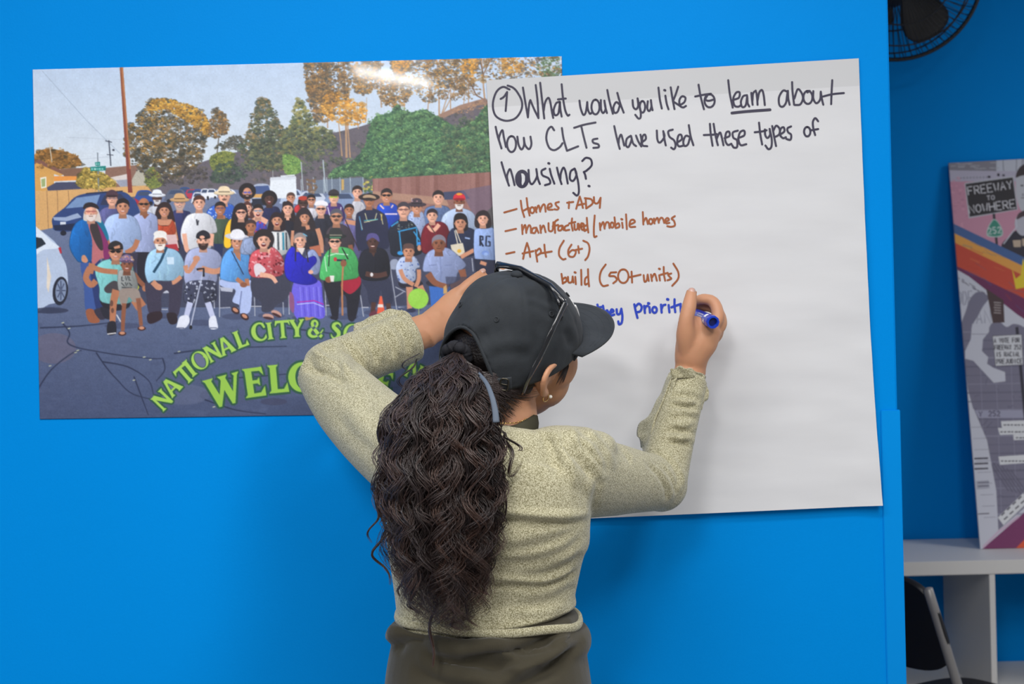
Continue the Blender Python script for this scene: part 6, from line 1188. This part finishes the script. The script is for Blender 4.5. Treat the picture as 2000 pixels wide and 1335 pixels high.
patch(Lm-.025, Lm-.0155, -1.0, -.25); patch(Lm-.025, Lm-.0225, .1, .75); patch(Lm-.019, Lm-.0165, .1, .75); patch(Lm-.0235, Lm-.018, .35, .5)
for i, (w0, w1) in enumerate(((0, .9), (.1, .8), (.0, .85))):
    for k in range(7): t0 = Lm-.056+k*.0038; patch(t0, t0+.0026, -.55+i*.38, -.40+i*.38)
s.obj('label', M_mwhite, mk)
# ------------------------------------------------------------------ the recess on the right: shelf, painted board, chair, fan
M_sw = mat('white_laminate', (.72, .71, .69), .45, .4)
YF, YB, ZT = 1.385, 1.785, .77
xd = float(P(1940, 1200, YF)[0]); pit = .351
sf = empty('cube_shelf', (xd, (YF+YB)/2, 0)); tag(sf, 'white open cube shelf standing against the blue wall right of the partition', 'shelf')
xl, xr = xd-pit-.030, xd+pit*2+.030
s = Sh(); s.box((xl, YF, ZT-.038), (xr, YB, ZT), bev=.0015); s.obj('top_panel', M_sw, sf, auto=30)
s = Sh(); s.box((xl, YF, .0), (xr, YB, .038), bev=.0015); s.obj('bottom_panel', M_sw, sf, auto=30)
for x in (xl, xr-.038): s = Sh(); s.box((x, YF, .038), (x+.038, YB, ZT-.038), bev=.0015); s.obj('side_panel', M_sw, sf, auto=30)
for k in (0, 1): s = Sh(); s.box((xd+k*pit-.008, YF+.002, .038), (xd+k*pit+.008, YB, ZT-.038), bev=.001); s.obj('divider', M_sw, sf, auto=30)
for k in (-1, 0, 1): s = Sh(); s.box((xd+k*pit+.008 if k > -1 else xl+.038, YF+.004, .377), (xd+(k+1)*pit-.008 if k < 1 else xr-.038, YB, .393), bev=.001); s.obj('middle_board', M_sw, sf, auto=30)

STR = {'A': [[(0, 0), (.5, 1), (1, 0)], [(.2, .38), (.8, .38)]], 'C': [[(.95, .82), (.6, 1), (.2, .9), (0, .5), (.2, .1), (.6, 0), (.95, .18)]], 'D': [[(0, 0), (0, 1), (.6, .95), (1, .5), (.6, .05), (0, 0)]], 'E': [[(1, 1), (0, 1), (0, 0), (1, 0)], [(0, .52), (.8, .52)]], 'F': [[(1, 1), (0, 1), (0, 0)], [(0, .52), (.8, .52)]], 'H': [[(0, 0), (0, 1)], [(1, 0), (1, 1)], [(0, .5), (1, .5)]], 'I': [[(.5, 0), (.5, 1)]], 'J': [[(.8, 1), (.8, .2), (.4, 0), (0, .2)]], 'L': [[(0, 1), (0, 0), (.9, 0)]], 'N': [[(0, 0), (0, 1), (1, 0), (1, 1)]], 'O': [[(.5, 1), (.05, .75), (.05, .25), (.5, 0), (.95, .25), (.95, .75), (.5, 1)]], 'P': [[(0, 0), (0, 1), (.8, .95), (.95, .72), (.8, .48), (0, .45)]], 'R': [[(0, 0), (0, 1), (.8, .95), (.95, .72), (.8, .5), (0, .48)], [(.45, .48), (1, 0)]], 'S': [[(.92, .85), (.5, 1), (.1, .8), (.2, .58), (.8, .42), (.92, .2), (.5, 0), (.05, .15)]], 'T': [[(0, 1), (1, 1)], [(.5, 1), (.5, 0)]], 'U': [[(0, 1), (0, .2), (.5, 0), (1, .2), (1, 1)]], 'V': [[(0, 1), (.5, 0), (1, 1)]], 'W': [[(0, 1), (.25, 0), (.5, .7), (.75, 0), (1, 1)]], 'Y': [[(0, 1), (.5, .5), (1, 1)], [(.5, .5), (.5, 0)]], 'M': [[(0, 0), (0, 1), (.5, .3), (1, 1), (1, 0)]], 'G': [[(.95, .85), (.5, 1), (.05, .7), (.05, .3), (.5, 0), (.95, .2), (.95, .45), (.6, .45)]], '2': [[(.05, .75), (.4, 1), (.9, .8), (.8, .5), (0, 0), (1, 0)]], '5': [[(.9, 1), (.15, 1), (.1, .56), (.6, .6), (.95, .32), (.6, 0), (.05, .1)]], ' ': []}
def write(p, txt, x0, y0, x1, y1, h, w, col, gap=.32):
    """stroke capitals along the baseline x0,y0 -> x1,y1"""
    n = len(txt); dx, dy = (x1-x0)/n, (y1-y0)/n; cw = 1-gap; L = math.hypot(dx, dy); ux, uy = dx/L, dy/L
    for i, ch in enumerate(txt):
        for q in STR[ch]: p.line([(x0+dx*(i+.5*gap+u*cw)+uy*v*h, y0+dy*(i+.5*gap+u*cw)-ux*v*h) for u, v in q], w, col)
def paint_board():
    p = Print(1846, 296, 364, 790, 2.4, (206, 208, 220), 9); R = p.r
    g1 = (128, 126, 146)
    p.poly([(1850, 320), (1946, 314), (1946, 338), (1850, 334)], (140, 138, 148)); p.poly([(1946, 314), (2200, 300), (2210, 340), (1946, 338)], (196, 200, 212))
    for i in range(18): x = 1856+R.uniform(0, 84); y = 319+R.uniform(0, 14); p.line([(x, y), (x+R.uniform(4, 16), y-.6)], 1.4, (176, 176, 186))
    for i in range(16): x = 1950+R.uniform(0, 220); p.line([(x, 304+R.uniform(0, 10)), (x+R.uniform(-3, 3), 338)], 1.1, (110, 112, 128))
    p.poly([(1852, 334), (2210, 340), (2210, 358), (1853, 356)], (188, 184, 202)); [p.line([(1868+i*6.4, 349.5-i*.2), (1872+i*6.4, 349.3-i*.2)], 3.2, (156, 154, 170)) for i in range(10)]; p.ell(1932, 347, 3, 2.4, (60, 56, 66)); p.ell(1950, 343, 2.6, 3, (50, 48, 58)); p.ell(1960, 344, 3, 2.4, (96, 94, 108))
    p.poly([(1853, 356), (2210, 356), (2210, 640), (1860, 442)], (206, 150, 172)); p.dabs(60, [(1856, 358), (1884, 358), (1900, 430), (1862, 438)], [(196, 138, 162), (214, 160, 180)], 2, 5, al=.5)
    # big grey head and the smaller figure
    p.blob([(1984, 352), (1990, 330), (2010, 320), (2040, 324), (2050, 380), (2030, 420), (1998, 416), (1986, 390)], (196, 198, 206)); p.blob([(1984, 348), (1992, 328), (2015, 318), (2046, 328), (2044, 346), (2000, 344)], (70, 62, 66)); p.ell(1996, 364, 3, 1.6, (90, 86, 94)); p.ell(1998, 382, 2, 3, (150, 150, 160)); p.line([(1994, 388), (2002, 388)], 1.4, (110, 100, 110))
    p.blob([(1956, 484), (1972, 462), (1984, 452), (2006, 450), (2040, 480), (2050, 540), (1990, 506)], (62, 60, 72)); p.blob([(1982, 440), (1986, 424), (2000, 416), (2014, 424), (2014, 450), (2000, 462), (1988, 456)], (190, 190, 202)); p.blob([(1986, 430), (1990, 418), (2006, 412), (2014, 424), (2000, 424)], (84, 70, 76)); p.line([(1960, 478), (1986, 444), (1984, 430)], 2.2, (206, 208, 220)); p.poly([(1978, 471), (1994, 470), (1994, 484), (1980, 484)], (196, 176, 156)); p.poly([(1996, 468), (2010, 466), (2010, 482), (1997, 482)], (196, 176, 156))
    # the road sign and route shield
    p.poly([(1884, 359), (1980, 345), (1988, 411), (1892, 428)], (196, 198, 206)); p.poly([(1886, 361), (1978, 348), (1986, 410), (1894, 425)], (60, 58, 62))
    write(p, 'FREEWAY', 1890, 383, 1979, 370, 16, 2.0, (228, 228, 234), .26); write(p, 'TO', 1927, 393, 1944, 391, 8.5, 1.7, (206, 206, 214), .25); write(p, 'NOWHERE', 1892, 419, 1985, 407, 16, 2.0, (228, 228, 234), .26)
    p.line([(1941, 419), (1947, 480)], 5, (70, 66, 74)); p.blob([(1942, 429), (1952, 438), (1959, 454), (1956, 463), (1942, 465), (1928, 462), (1928, 450), (1934, 437)], (186, 206, 202)); p.blob([(1942, 431), (1951, 439), (1957, 454), (1954, 461), (1942, 463), (1930, 460), (1930, 450), (1935, 439)], (72, 146, 128)); write(p, '252', 1929, 459, 1957, 456, 12, 2.2, (214, 226, 224), .25)
    # the painted bands
    for a, b_, c in ((438, 459, (78, 108, 160)), (456, 479, (232, 166, 84)), (474, 528, (206, 84, 66)), (518, 540, (116, 58, 96))):
        p.poly([(1846, a-7), (1866, a+2), (2000, a+66), (2210, a+172), (2210, b_+190), (2000, b_+84), (1868, b_+2), (1846, b_-10)], c, var=3)
    for _ in range(60): x = R.uniform(1862, 2150); o = R.uniform(0, 95); y = 445+(x-1861)*.49+o; p.line([(x, y), (x+R.uniform(10, 30), y+R.uniform(5, 15))], R.uniform(1, 4), [(240, 180, 100), (216, 100, 76), (190, 70, 60), (90, 120, 170)][R.randint(4)] if 20 < o < 85 else (90, 110, 160), al=.22)
    p.poly([(1976, 524), (1984, 546), (1994, 538), (1998, 506), (2006, 530), (2030, 520), (2024, 548), (2040, 556), (1984, 566)], (232, 206, 60))
    p.poly([(1862, 524), (1892, 541), (2000, 626), (2210, 740), (2210, 1090), (1880, 1090)], (206, 208, 220))
    for i in range(26): x = 1868+R.uniform(0, 60); y = 536+(x-1866)*.62+R.uniform(2, 8); p.line([(x, y), (x+5, y+3)], 1.2, (110, 108, 124))
    write(p, 'ODE', 1869, 597, 1900, 597, 27, 3, (168, 170, 186), .3); write(p, 'RAN', 1888, 636, 1938, 634, 27, 3, (168, 170, 186), .3)
    # grey street map
    p.blob([(1877, 640), (1886, 610), (1895, 585), (1908, 572), (1922, 574), (1931, 584), (1920, 600), (1908, 622), (1898, 640), (1896, 668), (1884, 690), (1880, 690)], g1)
    p.poly([(1882, 690), (1900, 640), (1930, 640), (2010, 640), (2210, 760), (2210, 1000), (2010, 985), (1946, 1040), (1936, 980), (1932, 920), (1918, 860), (1904, 812), (1890, 760)], g1, var=4)
    for i in range(22): y = 650+i*17; p.line([(1880, y), (2210, y-6)], R.uniform(1.2, 4), (108, 106, 126) if i % 3 else (156, 156, 176), al=.7)
    for i in range(9): x = 1912+i*30; p.line([(x, 640), (x+14, 1000)], 1.4, (150, 150, 172), al=.7)
    for i in range(60): x, y = R.uniform(1900, 2180), R.uniform(720, 1000); p.line([(x, y), (x+R.uniform(-14, 14), y+R.uniform(-10, 12))], 1.4, (98, 96, 116), al=.6)
    for i in range(6): p.line([(1930+i*9, 900+i*4), (1970+i*8, 960+i*2)], 3, (104, 102, 122), al=.7)
    p.poly([(1899, 634), (1932, 632), (1932, 649), (1920, 664), (1918, 687), (1930, 699), (1928, 712), (1941, 720), (1963, 728), (1964, 746), (1941, 749), (1901, 706), (1885, 702), (1885, 687), (1896, 664)], (206, 208, 220)); p.line([(1898, 654), (1934, 654)], 1.2, (150, 150, 166))
    p.blob([(1932, 650), (1936, 634), (1952, 630), (1966, 640), (1980, 634), (1998, 640), (1998, 660), (1936, 664)], g1)
    p.poly([(1926, 565), (1960, 588), (1962, 631), (1939, 632)], (84, 68, 70)); [p.line([(1941+i % 2, 592+i*5), (1955, 593+i*5)], 2.2, (170, 160, 160)) for i in range(5)]
    p.line([(1986, 640), (2004, 830)], 6, (64, 62, 74))
    p.poly([(1938, 657), (1996, 654), (1999, 714), (1944, 717)], (86, 84, 92)); p.poly([(1939, 658), (1995, 655), (1998, 713), (1945, 716)], (214, 216, 222))
    for i, (t, xa, xb) in enumerate((('A VOTE FOR', 1941, 1992), ('FREEWAY 252', 1942, 1995), ('IS RACIAL', 1945, 1993), ('PREJUDICE', 1946, 1997))): write(p, t, xa, 671+i*13.6, xb, 670+i*13.6, 9, 1.7, (64, 62, 70), .3)
    p.poly([(1904, 803), (1997, 802), (2000, 818), (1912, 818)], (164, 164, 186)); write(p, 'Y', 1910, 815, 1920, 815, 10, 2, (96, 92, 112)); write(p, '252', 1930, 814, 1954, 814, 10, 2.4, (96, 92, 112), .2)
    p.poly([(1888, 800), (1902, 800), (1928, 862), (1946, 960), (1950, 1036), (1926, 1068), (1910, 1076)], (206, 208, 220))
    for i in range(9): p.line([(1897+i*3, 836+i*22), (1926+i*2.4, 835+i*22)], 1, (140, 140, 156), al=.8)
    for y in (897, 907, 917): p.line([(1903, y), (1930, y-1)], 3, (74, 72, 86))
    p.poly([(1906, 941), (1931, 939), (1933, 955), (1908, 957)], (176, 178, 192))
    for y in (944, 951, 1005): p.line([(1910, y), (1932, y-1)], 1.8, (96, 94, 110))
    for q, n in (([(1955, 824), (2010, 822), (2010, 834), (1957, 837)], 1), ([(1949, 837), (2020, 834), (2020, 848), (1953, 851)], 1), ([(1979, 850), (2030, 848), (2030, 859), (1980, 861)], 1), ([(1950, 893), (2010, 889), (2012, 905), (1953, 909)], 1)):
        p.poly(q, (224, 226, 230)); y = (q[0][1]+q[3][1])/2+1
        for i in range(7): p.line([(q[0][0]+5+i*7, y), (q[0][0]+9+i*7+R.uniform(0, 2), y-.4)], 2.2, (74, 72, 84))
    p.poly([(1949, 1012), (2030, 934), (2042, 950), (1960, 1027)], (224, 226, 230))
    for i in range(6): p.line([(1956+i*11, 1008-i*10.5), (1962+i*11, 1002-i*10.5)], 2.4, (74, 72, 84)); p.line([(1961+i*11, 1016-i*10.5), (1968+i*11, 1010-i*10.5)], 2.4, (74, 72, 84))
    p.poly([(1918, 1074), (2010, 994), (2210, 830), (2210, 1090), (1916, 1090)], (128, 66, 108), var=4); p.poly([(1980, 1076), (2010, 1046), (2210, 890), (2210, 1090), (1976, 1090)], (226, 96, 66), var=4); p.line([(1920, 1070), (1950, 1040), (1990, 1010)], 5, (206, 176, 200), al=.7)
    return p
zb = float(P(1915, 1072, 1.576)[2])
M_board = attr_mat('painted_board_print', 'print', .6, .3)
brd = flat_print('painted_board', paint_board(), [(1853, 320), (2150, 304), (2204, 1066), (1915, 1073.5)], lambda u, v: 1.782-.206*v, 430, 900, M_board, thick=.006)
zmin = min((brd.matrix_world @ q.co).z for q in brd.data.vertices); brd.location.z += ZT+.0005-zmin
tag(brd, 'tall painted collage board with rainbow bands and a road sign, leaning on white shelf', 'painting')

# ---- folding chair
M_cb = mat('black_plastic', (.014, .014, .016), .38, .4); M_ct = mat('grey_steel_tube', (.30, .29, .28), .4, metal=.3)
al = math.radians(24); base = P(1803, 1150, .74); base = np.array((base[0]+.015, .74, 0)); ch = empty('folding_chair', tuple(base)); tag(ch, 'black folding chair with grey steel tubes in front of the white shelf', 'chair')
ux, uy = np.array((math.cos(al), math.sin(al), 0)), np.array((-math.sin(al), math.cos(al), 0))
def cp(x, y, z): return base+ux*x+uy*y+np.array((0, 0, z))
ztop = .82
for y in (0, .42):
    s = Sh(); s.tube(spl(np.array([cp(-.005, y, ztop), cp(.10, y, .52), cp(.16, y, .36), cp(.30, y, .012)]), 6), .0115, 12, flat=1.0); leg = s.obj('front_leg', M_ct, ch)
    s = Sh(); s.ellipsoid(cp(.30, y, .012), np.eye(3), (.015, .015, .012), 12, 8); s.obj('foot', M_cb, leg)
    yy = .03 if y == 0 else .39
    s = Sh(); s.tube([cp(.30, yy, .455), cp(.12, yy, .30), cp(-.14, yy, .012)], .0105, 12); leg = s.obj('rear_leg', M_ct, ch)
    s = Sh(); s.ellipsoid(cp(-.14, yy, .012), np.eye(3), (.014, .014, .012), 12, 8); s.obj('foot', M_cb, leg)
for a, b_ in (((.26, 0, .12), (.26, .42, .12)), ((-.06, .03, .10), (-.06, .39, .10))): s = Sh(); s.tube([cp(*a), cp(*b_)], .0075, 10); s.obj('crossbar', M_ct, ch)
def panel(pts3, n3, th, nm):      # a rounded slab from an outline
    P0 = np.array(pts3); n = len(P0); s = Sh(); bev = .35*th; c = P0.mean(0); V = []
    for o, k in ((-th/2, .985), (-th/2+bev, 1), (th/2-bev, 1), (th/2, .985)): V += [c+(q-c)*k+n3*o for q in P0]
    F = [(k*n+i, k*n+(i+1) % n, (k+1)*n+(i+1) % n, (k+1)*n+i) for k in range(3) for i in range(n)]+[tuple(range(n))[::-1], tuple(range(3*n, 4*n))]
    s.add(V, F); return s.obj(nm, M_cb, ch, auto=50)
out = []
for a in np.linspace(0, 2*math.pi, 56, endpoint=False):
    cy, cz = math.cos(a), math.sin(a); e = 2/4.5; y = .21+.222*math.copysign(abs(cy)**e, cy); v = math.copysign(abs(cz)**e, cz)
    if v < 0: v = -abs(cz)**.75
    z = .715+(.130 if v > 0 else .105)*v; out.append(cp(-.005+(.82-z)*.36+.022*(1-((y-.21)/.222)**2)*-1, y, z))
panel(out, unit(ux*.93+np.array((0, 0, .35))), .016, 'backrest')
out = []
for a in np.linspace(0, 2*math.pi, 48, endpoint=False):
    cy, cz = math.cos(a), math.sin(a); e = 2/4.2; out.append(cp(.27+.185*math.copysign(abs(cz)**e, cz), .21+.195*math.copysign(abs(cy)**e, cy), .462+.012*math.copysign(abs(cz)**e, cz)))
panel(out, np.array((0, 0, 1.)), .026, 'seat')

# ---- wall fan
M_fan = mat('black_fan_plastic', (.006, .006, .007), .6); M_wire = mat('black_wire', (.013, .013, .015), .45)
FC = P(1752, -48, 1.52); fa = unit((-.10, -1, -.10)); f1 = unit(np.cross(fa, (0, 0, 1))); f2 = np.cross(f1, fa); RF = .236
fn = empty('wall_fan', tuple(FC)); tag(fn, 'black caged wall fan high above the white shelf, partly behind the partition', 'fan')
def fp(a, r, o=0): return FC+(f1*math.cos(a)+f2*math.sin(a))*r+fa*o
s = Sh(); s.tube([fp(a, RF, 0) for a in np.linspace(0, 6.2832, 72, endpoint=False)], .006, 8, closed=True, up=fa)
for r, o in ((RF*.86, .050), (RF*.62, .064), (RF*.3, .070)): s.tube([fp(a, r, o) for a in np.linspace(0, 6.2832, 64, endpoint=False)], .0022, 6, closed=True, up=fa)
for k in range(90):
    a = k*2*math.pi/90; s.tube([fp(a, RF, 0), fp(a+.03, RF*.965, .030), fp(a+.06, RF*.86, .050), fp(a+.12, RF*.62, .064), fp(a+.2, RF*.24, .071)], .0011, 4, caps=False)
s.obj('front_guard', M_wire, fn)
s = Sh()
for r, o in ((RF*.9, -.050), (RF*.62, -.070)): s.tube([fp(a, r, o) for a in np.linspace(0, 6.2832, 64, endpoint=False)], .0024, 6, closed=True, up=fa)
for k in range(60): a = k*2*math.pi/60; s.tube([fp(a, RF, 0), fp(a, RF*.97, -.030), fp(a, RF*.88, -.052), fp(a, RF*.62, -.070), fp(a, RF*.2, -.080)], .0013, 4, caps=False)
s.obj('rear_guard', M_wire, fn)
s = Sh(); s.ellipsoid(FC+fa*.072, np.stack([f1, f2, fa]), (.055, .055, .010), 24, 8); s.obj('badge_plate', M_fan, fn)
for k in range(3):
    a0 = math.radians(-122+k*120); V = []; F = []; n1, n2 = 12, 10
    for i in range(n1+1):
        for j in range(n2+1):
            rr = .035+(RF*.86-.035)*i/n1; wd = .62*math.sin(math.pi*min(1, (.22+.78*i/n1)*.72))**.8; v = j/n2-.5; V.append(fp(a0+v*wd*1.6, rr*(1-.10*(2*v)**4*(i/n1)), -.012+v*.050))
    for i in range(n1):
        for j in range(n2): q = i*(n2+1)+j; F.append((q, q+1, q+n2+2, q+n2+1))
    s = Sh(); s.add(V, F); s.obj('blade', M_fan, fn, solid=.003)
s = Sh(); s.loft([FC-fa*-.02, FC-fa*.03, FC-fa*.09, FC-fa*.15, FC-fa*.18], [(.036, .036), (.05, .05), (.075, .075), (.068, .068), (.04, .04)], 24, up=f2); s.obj('motor_housing', M_fan, fn)
m0 = FC-fa*.14; s = Sh(); s.tube([m0, m0+np.array((0, .03, -.0)), np.array((m0[0], 1.775, m0[2]))], .018, 14); s.box((m0[0]-.05, 1.775, m0[2]-.09), (m0[0]+.05, 1.7995, m0[2]+.07), bev=.006); s.obj('wall_bracket', M_fan, fn)
